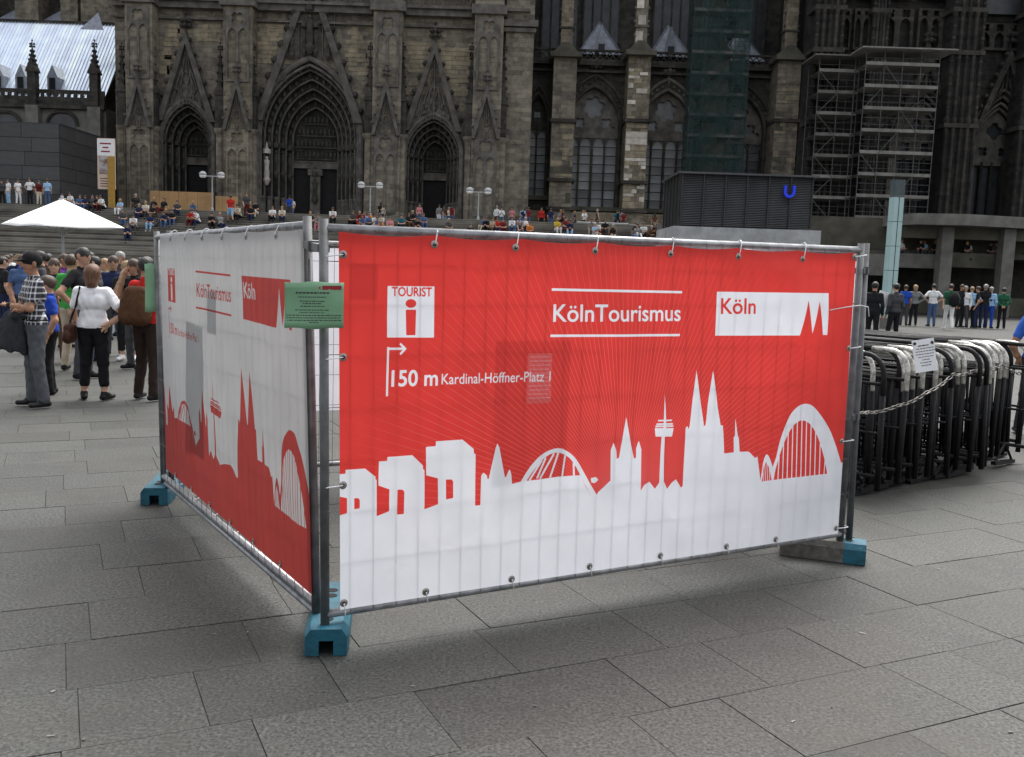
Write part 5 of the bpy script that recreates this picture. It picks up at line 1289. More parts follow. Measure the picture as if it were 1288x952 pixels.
YPA = 24.0
px0, px1 = P(2, 282, YPA), P(158, 286, YPA); ap = P(78, 250, YPA); zrim = (px0.z + px1.z) / 2; hw = (px1.x - px0.x) / 2
pa = thing('parasol', 'large white square parasol over the crowd at the left', 'parasol', (ap.x, YPA, 0))
b = MB(); cn = [(-hw, 0, zrim), (.08, -hw, zrim - .05), (hw, 0, zrim), (0, hw, zrim)]
vs = [(0, 0, ap.z)] + cn; fs = []
N_ = 8
for q in range(4):      # sagging panels
    c0, c1 = Vector(cn[q]), Vector(cn[(q + 1) % 4]); top = Vector((0, 0, ap.z)); pv = []
    for i in range(N_ + 1):
        for j in range(N_ + 1):
            f = i / N_; g = j / N_; e = c0.lerp(c1, g); pnt = top.lerp(e, f); pnt.z -= .05 * f * (1 - abs(2 * g - 1)) * (1 - f * .3); pv.append(tuple(pnt))
    pn = MB().add(pv, [(i * (N_ + 1) + j, (i + 1) * (N_ + 1) + j, (i + 1) * (N_ + 1) + j + 1, i * (N_ + 1) + j + 1) for i in range(N_) for j in range(N_)]).build('canopy_panel', 'umbrella', pa, True)
    pn.modifiers.new('thick', 'SOLIDIFY').thickness = .012
    MB().tube([(0, 0, zrim - .25 + .02), (c0.x * .55, c0.y * .55, zrim + (ap.z - zrim) * .42 - .06)], .015, 6).build('strut', 'lamp_metal', pa)
    MB().tube([(0, 0, ap.z - .05), (c0.x * .98, c0.y * .98, c0.z - .01)], .014, 6).build('rib', 'lamp_metal', pa)
MB().tube([(0, 0, 0), (0, 0, ap.z + .08)], .035, 10).build('pole', 'lamp_metal', pa)
b = MB(); b.lathe((0, 0, 0), [(.35, 0.002), (.35, .08), (.1, .12), (.06, .3)], 12); b.build('base', 'dark_paint', pa)
# white site cabins / tables behind the crowd on the upper plaza
for lab, p0, p1, t0_, b0_ in (('low white counter behind the crowd beneath the big nave window', 726, 790, 279, 294), ('white trestle table with papers, right of the white counter', 792, 832, 283, 294)):
    Y = 70; x0, x1 = PX(p0, 285, Y), PX(p1, 285, Y); z1 = PZ(p0, t0_, Y)
    o = thing('counter', lab, 'counter', ((x0 + x1) / 2, Y, ZP)); pb(o, MB().box(((x0 + x1) / 2, Y + .4, (ZP + z1) / 2 - .03), (x1 - x0 - .1, .7, z1 - ZP - .06)), 'body', 'van_white')
    pb(o, MB().box(((x0 + x1) / 2, Y + .35, z1), (x1 - x0, .95, .06)), 'top', 'van_white')
    for k in range(4): pb(o, MB().box((x0 + (x1 - x0) * (k + .5) / 4, Y + .03, (ZP + z1) / 2 - .03), ((x1 - x0) / 4 - .12, .04, z1 - ZP - .25)), 'panel', 'concrete_white')

# ------------------------------------------------------------------ crowd control barriers stacked in a row
r0, r1 = G(1093, 628), G(1290, 584); rd = (r1 - r0).normalized(); bl = Vector((-rd.y, rd.x, 0))
NBAR = 27; LB, HB = 2.25, 1.21
def barrier_meshes():
    P_ = {}
    rc = .17; cor = lambda s_: [(s_ * (LB / 2 - rc + rc * math.cos(a)), 0, HB - rc + rc * math.sin(a)) for a in np.linspace(0, PI / 2, 7)]
    near = cor(-1)      # local -x end is the near one
    P_['top_rail'] = (MB().tube([(-LB / 2 + rc + .14, 0, HB), (LB / 2 - rc, 0, HB)], .0205, 10), 'black_iron')
    P_['bend'] = (MB().tube([(-LB / 2, 0, HB - .34)] + near + [(-LB / 2 + rc + .16, 0, HB)], .021, 10), 'worn_rail')
    P_['bend_far'] = (MB().tube([(LB / 2, 0, HB - .34)] + cor(1) + [(LB / 2 - rc - .02, 0, HB)], .021, 10), 'worn_rail')
    for s_, nm in ((-1, 'near'), (1, 'far')): P_['post_' + nm] = (MB().tube([(s_ * LB / 2, 0, .09), (s_ * LB / 2, 0, HB - .33)], .024, 10), 'black_iron')
    P_['lower_rail'] = (MB().tube([(-LB / 2, 0, .20), (LB / 2, 0, .20)], .018, 8), 'black_iron')
    P_['upper_rail'] = (MB().tube([(-LB / 2, 0, HB - .24), (LB / 2, 0, HB - .24)], .014, 8), 'black_iron')
    P_['middle_rail'] = (MB().tube([(-LB / 2, 0, .56), (LB / 2, 0, .56)], .012, 8), 'black_iron')
    P_['bar'] = (MB().tube([(0, 0, .20), (0, 0, HB - .24)], .011, 5), 'black_iron')
    b = MB(); b.box((0, 0, .03), (.05, .46, .035)); b.tube([(0, -.2, .04), (0, 0, .22), (0, .2, .04)], .014, 6); P_['foot'] = (b, 'black_iron')
    return {k: v[0].mesh(k.split('_near')[0].split('_far')[0], v[1], k != 'foot') for k, v in P_.items()}
BM = barrier_meshes()
rb2 = random.Random(4)
for i in range(NBAR):
    f = i / (NBAR - 1); c = r0.lerp(r1, f) + bl * (LB / 2 + rb2.uniform(-.16, .16)); c.z = 0
    nm = 'nearest the fence' if i == 0 else ('farthest from the fence' if i == NBAR - 1 else ordinal(i) + ' counted from the fence')
    o = thing('crowd_barrier', 'black crowd barrier with worn bright top rail, ' + nm, 'barrier', c, math.atan2(bl.y, bl.x) + rb2.uniform(-.035, .035), 'crowd barriers parked in a row')
    o.rotation_euler.x = rb2.uniform(-.09, .05); zz = rb2.uniform(0, .035)
    dk = rb2.random() < .15
    for nm_, me in BM.items():
        base = me.name.split('.')[0]
        if nm_ in ('bar', 'foot'): continue
        q_ = link(base, me, o, (0, 0, zz))
        if base == 'bend' and dk: q_.material_slots[0].link = 'OBJECT'; q_.material_slots[0].material = MT['black_iron']
    for k in range(1, 18): link('bar', BM['bar'], o, (-LB / 2 + LB * k / 18, 0, zz))
    for s_ in (-1, 1): link('foot', BM['foot'], o, (s_ * (LB / 2 - .22), rb2.uniform(-.02, .02), zz - .012 + .0))
# chain across the near ends
cp = [Vector(q) for q in (P(1085, 519, 7.35), P(1130, 510, 7.65), P(1165, 494, 7.95), P(1199, 471, 8.2), P(1226, 466, 8.5), P(1262, 459, 8.9), P(1285, 470, 9.1))]
chn = thing('chain', 'steel chain slung across the near ends of the barriers', 'chain', (cp[3].x, cp[3].y, 0))
lk = MB(); q = [(.024 * math.cos(a) + (.016 if math.cos(a) > 0 else -.016), .013 * math.sin(a), 0) for a in np.linspace(0, 2 * PI, 13)]; lk.tube(q, .0050, 6, False); LK = lk.mesh('link', 'chain', True)
pos = []; 
for a, e in zip(cp, cp[1:]):
    d = (e - a).length; n = max(1, int(d / .058))
    for k in range(n): f = k / n; pos.append((a.lerp(e, f) - Vector((0, 0, .02 * math.sin(PI * f))), (e - a)))
for i, (p, d) in enumerate(pos):
    m_ = d.to_track_quat('X', 'Z').to_matrix() @ Matrix.Rotation((i % 2) * PI / 2 + .3, 3, 'X'); link('link', LK, chn, p - chn.location, m_.to_euler())
# white notice sheet on the barriers
pc = P(1163, 447, 7.9); o = link('paper_notice', None, None, pc, (R(-6), R(-9), R(10)), label='white paper notice with small print hung on the barriers', cat='notice')
MB().box((0, 0, 0), (.205, .002, .275)).build('sheet', 'paper', o)
b = MB(); rr = random.Random(2)
for k, (a, e) in enumerate(((-.05, .05), (-.07, .07), (-.08, .08), (-.08, .08), (-.06, .06), (-.03, .04), (-.05, .05), (-.04, .03))):
    x = a
    while x < e: l = rr.uniform(.01, .03); b.box((x + l / 2, -.002, .085 - k * .024), (l, .001, .006 if k else .010)); x += l + .005
b.build('print', 'ink', o)
for s_ in (-1, 1): MB().lathe((0, 0, 0), [(.014, 0), (.014, .003)], 10).build('tack', 'ink', o).matrix_local = Matrix.Translation((s_ * .08, -.003, .11 if s_ < 0 else .10)) @ Matrix.Rotation(R(90), 4, 'X')
# ------------------------------------------------------------------ people: one continuous skin per figure, grown from a distance field
def field_mesh(prims, vox, k=.022):
    """prims: (a, b, ra, rb, flat, slot, k) tapered capsules; returns verts, quads, slot per face"""
    A = np.array([p[0] for p in prims]); B = np.array([p[1] for p in prims]); rm = np.array([max(p[2], p[3]) for p in prims])[:, None]
    lo = np.minimum(A, B).__sub__(rm).min(0) - 3 * vox - .03; hi = np.maximum(A, B).__add__(rm).max(0) + 3 * vox + .03
    n = np.ceil((hi - lo) / vox).astype(int) + 1
    ax = [lo[i] + vox * np.arange(n[i]) for i in range(3)]; D = np.full(n, 1.0)
    def dist(p, X, Y, Z):
        a, b_, ra, rb, fl = np.array(p[0]), np.array(p[1]), p[2], p[3], p[4]
        s = np.array(fl if isinstance(fl, (tuple, list)) else (1, fl, 1)); sa, sb = a * s, b_ * s; ba = sb - sa; l2 = max(ba @ ba, 1e-12)
        X, Y, Z = X * s[0], Y * s[1], Z * s[2]
        t = np.clip(((X - sa[0]) * ba[0] + (Y - sa[1]) * ba[1] + (Z - sa[2]) * ba[2]) / l2, 0, 1)
        return (np.sqrt((X - sa[0] - t * ba[0]) ** 2 + (Y - sa[1] - t * ba[1]) ** 2 + (Z - sa[2] - t * ba[2]) ** 2) - (ra + (rb - ra) * t)) / s.max() ** .5
    for p in prims:
        r = max(p[2], p[3]) + 2.5 * vox + .05; s = np.array(p[4] if isinstance(p[4], (tuple, list)) else (1, p[4], 1)); r3 = r / np.minimum(s, 1)
        l_ = np.minimum(p[0], p[1]) - r3; h_ = np.maximum(p[0], p[1]) + r3
        i0 = np.maximum(((l_ - lo) / vox).astype(int), 0); i1 = np.minimum(((h_ - lo) / vox).astype(int) + 2, n)
        X, Y, Z = np.meshgrid(*[ax[i][i0[i]:i1[i]] for i in range(3)], indexing='ij', sparse=True)
        d = dist(p, X, Y, Z); kk = p[6] if len(p) > 6 else k; sl = tuple(slice(i0[i], i1[i]) for i in range(3)); e = D[sl]
        h = np.clip(.5 + .5 * (e - d) / kk, 0, 1); D[sl] = e * (1 - h) + d * h - kk * h * (1 - h)
    if vox < .0145:      # loose folds of cloth
        X, Y, Z = np.meshgrid(*ax, indexing='ij', sparse=True); msk = np.clip((1.42 - Z) / .06, 0, 1) * np.clip((Z - .16) / .06, 0, 1)
        D = D + msk * (.0045 * np.sin(X * 41 + 2.5 * np.sin(Z * 13 + Y * 7)) * np.sin(Z * 19 + 3 * np.sin(Y * 23 + X * 17)) + .0022 * np.sin(Z * 47 + 5 * np.sin(X * 29 + Z * 6) + Y * 43) * np.sin(Y * 37 + X * 33 + Z * 11))
    ins = D < 0
    # surface nets
    c = [ins[i:n[0] - 1 + i, j:n[1] - 1 + j, l:n[2] - 1 + l] for i in (0, 1) for j in (0, 1) for l in (0, 1)]
    sm = sum(x.astype(np.int8) for x in c); act = (sm > 0) & (sm < 8); idx = np.full(act.shape, -1); cells = np.argwhere(act); idx[act] = np.arange(len(cells))
    acc = np.zeros((len(cells), 3)); cnt = np.zeros(len(cells)); off = [np.array((i, j, l)) for i in (0, 1) for j in (0, 1) for l in (0, 1)]
    dv = [D[tuple((cells + o).T)] for o in off]
    for u in range(8):
        for v in range(u + 1, 8):
            if abs(off[u] - off[v]).sum() != 1: continue
            a, b_ = dv[u], dv[v]; m = (a < 0) != (b_ < 0); t = np.where(m, a / np.where(m, a - b_, 1), 0)
            acc += m[:, None] * (off[u] + t[:, None] * (off[v] - off[u])); cnt += m
    V = lo + vox * (cells + acc / cnt[:, None]); F = []
    for axx in range(3):
        o1, o2 = (axx + 1) % 3, (axx + 2) % 3; s0 = [slice(0, n[i]) for i in range(3)]; s1 = list(s0)
        s0[axx] = slice(0, n[axx] - 1); s1[axx] = slice(1, n[axx]); a, b_ = ins[tuple(s0)], ins[tuple(s1)]; e = np.argwhere(a != b_)
        e = e[(e[:, o1] > 0) & (e[:, o2] > 0) & (e[:, o1] < n[o1] - 1) & (e[:, o2] < n[o2] - 1)]
        if not len(e): continue
        q = []
        for d1, d2 in ((1, 1), (0, 1), (0, 0), (1, 0)):
            g = e.copy(); g[:, o1] -= d1; g[:, o2] -= d2; q.append(idx[tuple(g.T)])
        q = np.stack(q, 1); fl = a[tuple(e.T)]; q[~fl] = q[~fl][:, ::-1]; F.append(q)
    F = np.concatenate(F); C_ = V[F].mean(1); best = np.full(len(F), 1e9); slot = np.zeros(len(F), int)
    for p in prims:
        d = dist(p, C_[:, 0], C_[:, 1], C_[:, 2]); m = d < best; best[m] = d[m]; slot[m] = p[5]
    return V, F, slot
def field_to_mesh(name, prims, vox, nslots, k=.022):
    V, F, sl = field_mesh(prims, vox, k); me = bpy.data.meshes.new(name)
    me.vertices.add(len(V)); me.vertices.foreach_set('co', V.astype(np.float32).ravel()); me.loops.add(F.size); me.loops.foreach_set('vertex_index', F.astype(np.int32).ravel())
    me.polygons.add(len(F)); me.polygons.foreach_set('loop_start', np.arange(0, F.size, 4, dtype=np.int32)); me.update(calc_edges=True)
    for _ in range(nslots): me.materials.append(None)
    me.polygons.foreach_set('material_index', sl.astype(np.int32)); me.polygons.foreach_set('use_smooth', np.ones(len(F), bool)); me.validate(); me.update()
    return me
SK, HR, TP, BT, SH, EXT = 0, 1, 2, 3, 4, 5
def body(J, sleeves='short', legs='long', hair='short', hands=False, face=False, bulk=1.0, female=False, hem=.0):
    """tapered limbs on a skeleton J; figure looks towards -Y, its left is +X"""
    p = []; v = lambda *q: np.array(q, float)
    pel, ch, nk, hd = J['pelvis'], J['chest'], J['neck'], J['head']; sx = J.get('side', v(1, 0, 0)); B_ = bulk
    shw = .165 if not female else .145
    p.append((pel - sx * .065, pel + sx * .065, .118 * B_, .118 * B_, 1.12, BT)); wst = pel * .55 + ch * .45
    p.append((wst - sx * .05, wst + sx * .05, .115 * B_ * (.92 if female else 1), .115 * B_ * (.92 if female else 1), 1.2, TP))
    p.append((pel * .9 + ch * .1 - sx * .06, pel * .9 + ch * .1 + sx * .06, .124 * B_, .124 * B_, 1.14, TP))
    p.append((ch - sx * .085, ch + sx * .085, .122 * B_, .122 * B_, 1.2, TP)); sh = ch + (nk - ch) * .62
    p.append((sh - sx * (shw - .02), sh + sx * (shw - .02), .062, .062, 1.0, TP)); p.append((sh, nk, .085, .058, 1.0, TP)); p.append((nk - (hd - nk) * .1, hd - (hd - nk) * .3, .052, .05, 1.0, SK))
    hf = J.get('hface', v(0, -1, 0)); hu = hd - nk; hu = hu / np.linalg.norm(hu)
    p.append((hd + hu * .015, hd + hu * .04 - hf * .012, .088, .086, (1.14, 1, 1) if abs(hf[1]) > .7 else (1, 1.1, 1), SK)); p.append((hd - hu * .075 + hf * .03, hd - hu * .04 + hf * .025, .052, .066, 1.0, SK))
    if face:
        sd = np.cross(hf, hu); p.append((hd - hu * .018 + hf * .098, hd + hu * .02 + hf * .088, .017, .010, 1.0, SK, .008)); p.append((hd - hu * .075 + hf * .072, hd - hu * .075 + hf * .08, .024, .02, 1.0, SK, .01))
        p.append((hd - hu * .050 + hf * .078 - sd * .022, hd - hu * .050 + hf * .078 + sd * .022, .010, .010, 1.0, EXT, .004))
        for s in (-1, 1):
            p.append((hd + hu * .02 + sd * s * .032 + hf * .078, hd + hu * .02 + sd * s * .034 + hf * .079, .011, .011, 1.0, HR, .004)); p.append((hd + hu * .04 + sd * s * .018 + hf * .083, hd + hu * .04 + sd * s * .048 + hf * .07, .008, .006, 1.0, HR, .004))
            p.append((hd - hu * .01 + sd * s * .083 - hf * .01, hd + hu * .025 + sd * s * .087 - hf * .012, .016, .02, 1.0, SK, .008))
    if hair != 'none':
        p.append((hd + hu * .045 - hf * .028, hd + hu * .055 - hf * .005, .093, .088, 1.0, HR))
        if hair == 'long': p.append((hd + hu * .02 - hf * .05, hd - hu * .20 - hf * .075, .078, .06, 1.0, HR))
        if hair == 'bob': p.append((hd + hu * .02 - hf * .04, hd - hu * .09 - hf * .045, .098, .075, 1.0, HR))
        if hair == 'pony': p.append((hd + hu * .03 - hf * .10, hd - hu * .14 - hf * .13, .03, .022, 1.0, HR))
    for s in 'LR':
        S_, E_, W_ = J['sh' + s], J['el' + s], J['wr' + s]; m1 = S_ * .4 + E_ * .6; m2 = E_ * .35 + W_ * .65
        if sleeves == 'none': p.append((S_, E_, .05, .042, 1, SK))
        elif sleeves == 'short': p += [(S_, m1, .062 * B_, .058 * B_, 1, TP), (m1, E_, .045, .041, 1, SK)]
        else: p.append((S_, E_, .062 * B_, .052 * B_, 1, TP))
        if sleeves == 'long': p += [(E_, W_ * .9 + E_ * .1, .05, .040, 1, TP)]
        else: p += [(E_, m2, .043, .035, 1, SK)]
        p.append((m2, W_, .034, .027, 1, SK)); hdv = J.get('hd' + s, (W_ - E_) / np.linalg.norm(W_ - E_)); pm = W_ + hdv * .075
        if not hands: p += [(W_, pm, .03, .034, 1, SK), (pm, pm + hdv * .06 , .032, .022, 1, SK)]
        else:
            ax_ = J.get('hx' + s, np.cross(hdv, v(0, 0, 1))); ax_ = ax_ / np.linalg.norm(ax_); cu = np.cross(ax_, hdv) * J.get('curl' + s, .35)
            p += [(W_ - ax_ * .012, pm - ax_ * .026, .024, .019, 1, SK, .012), (W_ + ax_ * .012, pm + ax_ * .026, .024, .019, 1, SK, .012)]
            for q, ln in zip((-.036, -.012, .012, .034), (.062, .075, .070, .052)):
                r0_ = pm + ax_ * q; r1_ = r0_ + hdv * ln * .55; r2_ = r1_ + (hdv * .6 + cu) * ln * .5; p += [(r0_ - hdv * .02, r1_, .0105, .0095, 1, SK, .004), (r1_, r2_, .0095, .008, 1, SK, .004)]
            t0 = W_ + hdv * .03 - ax_ * .03; t1_ = t0 - ax_ * .035 + hdv * .03; p += [(t0, t1_, .014, .0115, 1, SK, .006), (t1_, t1_ + hdv * .035 - ax_ * .006, .011, .009, 1, SK, .005)]
        H_, K_, A_ = J['hip' + s], J['kn' + s], J['an' + s]; f_ = J.get('ft' + s, v(0, -1, 0)); m3 = K_ * .35 + A_ * .65
        p.append((H_, K_, .094 * B_, .066 * B_, 1, BT))
        if legs == 'long': p.append((K_, A_ + (K_ - A_) * .06, .066 * B_, .056 * B_, 1, BT))
        elif legs == 'capri': p += [(K_, m3, .064, .062, 1, BT), (m3, A_, .047, .036, 1, SK)]
        elif legs == 'shorts': p += [(K_, K_ * .8 + A_ * .2, .06, .05, 1, SK), (K_ * .8 + A_ * .2, A_, .052, .036, 1, SK), (H_, K_ * .9 + H_ * .1, .1, .088, 1, BT)]
        hz = v(0, 0, 1); p += [(A_ - hz * .042 - f_ * .04, A_ - hz * .045 + f_ * .15, .042, .036, (1, 1, 1.15), SH), (A_ - f_ * .01, A_ - hz * .02 + f_ * .05, .042, .038, 1, SH)]
    return p
def skel(pose, H=1.75, **kw):
    v = lambda *q: np.array(q, float); s = H / 1.75
    J = dict(pelvis=v(0, 0, .95), chest=v(0, 0, 1.29), neck=v(0, .01, 1.48), head=v(0, -.015, 1.625),
             hipL=v(.085, 0, .92), hipR=v(-.085, 0, .92), knL=v(.10, -.02, .50), knR=v(-.10, -.02, .50), anL=v(.11, .02, .09), anR=v(-.11, .02, .09),
             shL=v(.175, 0, 1.41), shR=v(-.175, 0, 1.41), elL=v(.235, .03, 1.12), elR=v(-.235, .03, 1.12), wrL=v(.23, -.06, .88), wrR=v(-.23, -.06, .88), ftL=v(.25, -.97, 0), ftR=v(-.25, -.97, 0))
    if pose == 'relaxed': J.update(knL=v(.12, -.06, .50), anL=v(.16, -.03, .09), wrR=v(-.19, -.15, .90), elL=v(.25, .06, 1.13))
    if pose == 'walk': J.update(knL=v(.09, -.22, .53), anL=v(.09, -.26, .11), knR=v(-.09, .03, .50), anR=v(-.09, .30, .15), wrL=v(.24, .12, .90), wrR=v(-.24, -.26, .95), elR=v(-.23, -.04, 1.13))
    if pose == 'akimbo': J.update(elR=v(-.40, .06, 1.17), wrR=v(-.20, .03, 1.02), hdR=v(.75, -.2, -.45))
    if pose == 'both_hips': J.update(elR=v(-.40, .08, 1.17), wrR=v(-.19, .0, 1.02), hdR=v(.6, -.5, -.4), elL=v(.40, .08, 1.17), wrL=v(.19, .0, 1.02), hdL=v(-.6, -.5, -.4))
    if pose == 'cross': J.update(elL=v(.23, -.09, 1.14), elR=v(-.23, -.09, 1.14), wrL=v(-.06, -.22, 1.18), wrR=v(.06, -.20, 1.12), hdL=v(-.95, -.05, .1), hdR=v(.95, -.05, .1))
    if pose == 'phone': J.update(elR=v(-.22, -.10, 1.15), wrR=v(-.10, -.25, 1.36), elL=v(.22, -.06, 1.13), wrL=v(.02, -.24, 1.18))
    if pose == 'face': J.update(elR=v(-.17, -.16, 1.17), wrR=v(-.07, -.14, 1.47), elL=v(.21, -.08, 1.13), wrL=v(-.02, -.2, 1.1))
    if pose == 'behind': J.update(elL=v(.27, .10, 1.14), elR=v(-.27, .10, 1.14), wrL=v(.05, .17, .98), wrR=v(-.05, .17, .96))
    if pose.startswith('sit'):
        lean = {'sit': -.04, 'sit_fwd': -.20, 'sit_back': .14, 'sit_turn': -.02}[pose]
        J.update(pelvis=v(0, 0, .12), chest=v(0, lean * .8, .46), neck=v(0, lean * 1.25, .65), head=v(0, lean * 1.35 - .02, .79), hipL=v(.09, -.02, .11), hipR=v(-.09, -.02, .11),
                 knL=v(.14, -.42, .20), knR=v(-.14, -.42, .20), anL=v(.12, -.46, -.23), anR=v(-.12, -.46, -.23), shL=v(.175, lean * 1.15, .585), shR=v(-.175, lean * 1.15, .585),
                 elL=v(.22, lean - .10, .33), elR=v(-.22, lean - .10, .33), wrL=v(.08, lean - .30, .30), wrR=v(-.08, lean - .30, .30))
        if pose == 'sit_back': J.update(elL=v(.26, .26, .34), elR=v(-.26, .26, .34), wrL=v(.27, .34, .10), wrR=v(-.27, .34, .10), knL=v(.12, -.45, .16), anL=v(.13, -.75, -.20), knR=v(-.10, -.42, .20))
        if pose == 'sit_fwd': J.update(elL=v(.17, -.36, .27), elR=v(-.17, -.36, .27), wrL=v(.03, -.52, .36), wrR=v(-.03, -.52, .36))
        if pose == 'sit_turn': J.update(knR=v(-.12, -.40, .28), anR=v(-.02, -.40, -.02), wrR=v(-.06, -.36, .30))
    J.update(kw)
    return {k: (q * s if not k.startswith(('ft', 'hd', 'hx', 'hf', 'cu')) else q) for k, q in J.items()}
CLOTH = {}
def cloth(rgb, rough=.85):
    key = tuple(round(c, 3) for c in rgb)
    if key not in CLOTH: CLOTH[key] = mat('cloth %d' % len(CLOTH), rgb, rough, .18, 9, bump=.25, bscale=22, spec=.2)
    return CLOTH[key]
COLS = {'white': (.72, .72, .72), 'black': (.014, .014, .016), 'red': (.42, .025, .02), 'dark red': (.16, .015, .018), 'blue': (.02, .07, .38), 'light blue': (.30, .48, .68), 'navy': (.018, .026, .07), 'denim': (.07, .12, .24),
        'grey': (.20, .20, .20), 'dark grey': (.06, .06, .065), 'green': (.05, .30, .06), 'dark green': (.02, .10, .05), 'orange': (.55, .17, .03), 'pink': (.55, .22, .24), 'beige': (.45, .38, .28), 'brown': (.10, .055, .03), 'purple': (.12, .03, .20), 'teal': (.02, .12, .16), 'yellow': (.6, .45, .05), 'cream': (.6, .56, .46), 'maroon': (.10, .012, .012)}
SKIN = [(.44, .25, .17), (.50, .30, .21), (.36, .19, .12), (.40, .23, .155)]
HAIR = {'dark': (.012, .010, .009), 'brown': (.05, .028, .016), 'fair': (.28, .18, .09), 'grey': (.25, .24, .23), 'auburn': (.11, .046, .021)}
HM = {}
def hairmat(rgb):
    if rgb not in HM:
        m, t, b, N, L = new_mat('hair'); c = N.new('ShaderNodeTexCoord'); mp = N.new('ShaderNodeMapping'); mp.inputs['Scale'].default_value = (90, 90, 14); L.new(c.outputs['Object'], mp.inputs[0])
        n = N.new('ShaderNodeTexNoise'); n.inputs['Scale'].default_value = 1; n.inputs['Detail'].default_value = 4; L.new(mp.outputs[0], n.inputs['Vector'])
        L.new(mixcol(N, L, ramp(N, L, n.outputs['Fac'], .3, .7), tuple(x * .45 for x in rgb), tuple(x * 1.7 for x in rgb)), b.inputs['Base Color']); b.inputs['Roughness'].default_value = .5
        bp = N.new('ShaderNodeBump'); bp.inputs['Strength'].default_value = .8; bp.inputs['Distance'].default_value = .01; L.new(n.outputs['Fac'], bp.inputs['Height']); L.new(bp.outputs[0], b.inputs['Normal']); HM[rgb] = m
    return HM[rgb]
def skinmat(i): return cloth(SKIN[i % 4], .55)
VAR = {}
def small_figure(name, loc, H, pose, rz, top, bottom, hairc, shoes='black', sleeves='short', legs='long', hair='short', female=False, label='', group=None, i=0, vox=.027):
    key = (pose, sleeves, legs, hair, female, vox)
    if key not in VAR: VAR[key] = field_to_mesh('body', body(skel(pose), sleeves, legs, hair, female=female, face=vox < .015), vox, 6)
    o = link(name, VAR[key], None, loc, (0, 0, rz), (H / 1.75,) * 3, label=label, cat='person', group=group)
    for k, m_ in enumerate((skinmat(i), hairmat(HAIR[hairc]), cloth(COLS[top]), cloth(COLS[bottom]), cloth(COLS[shoes], .5), skinmat(i))):
        o.material_slots[k].link = 'OBJECT'; o.material_slots[k].material = m_
    return o
def art_(w_): return ('an ' if w_[0] in 'aeiou' else 'a ') + w_
def on_stairs(px, py):
    d = ray(px, py); k = ZP / (YS1 - YS0); t = (k * (0 - YS0) - CAMH) / (d.z - k * d.y); y = d.y * t      # nosing plane
    q = max(0, min(NS - 1, math.ceil((y - YS0) / (YS1 - YS0) * NS) - 1)); yy = YS0 + (q + .55) * (YS1 - YS0) / NS
    p = P(px, py, yy); return Vector((p.x, yy, ZP * (q + 1) / NS))
def on_plaza(px, py):
    p = G(px, py, ZP) if ray(px, py).z > .001 else P(px, py, 70); yy = min(max(p.y, YS1 + .6), 75.5); return Vector((PX(px, py, yy), yy, ZP))
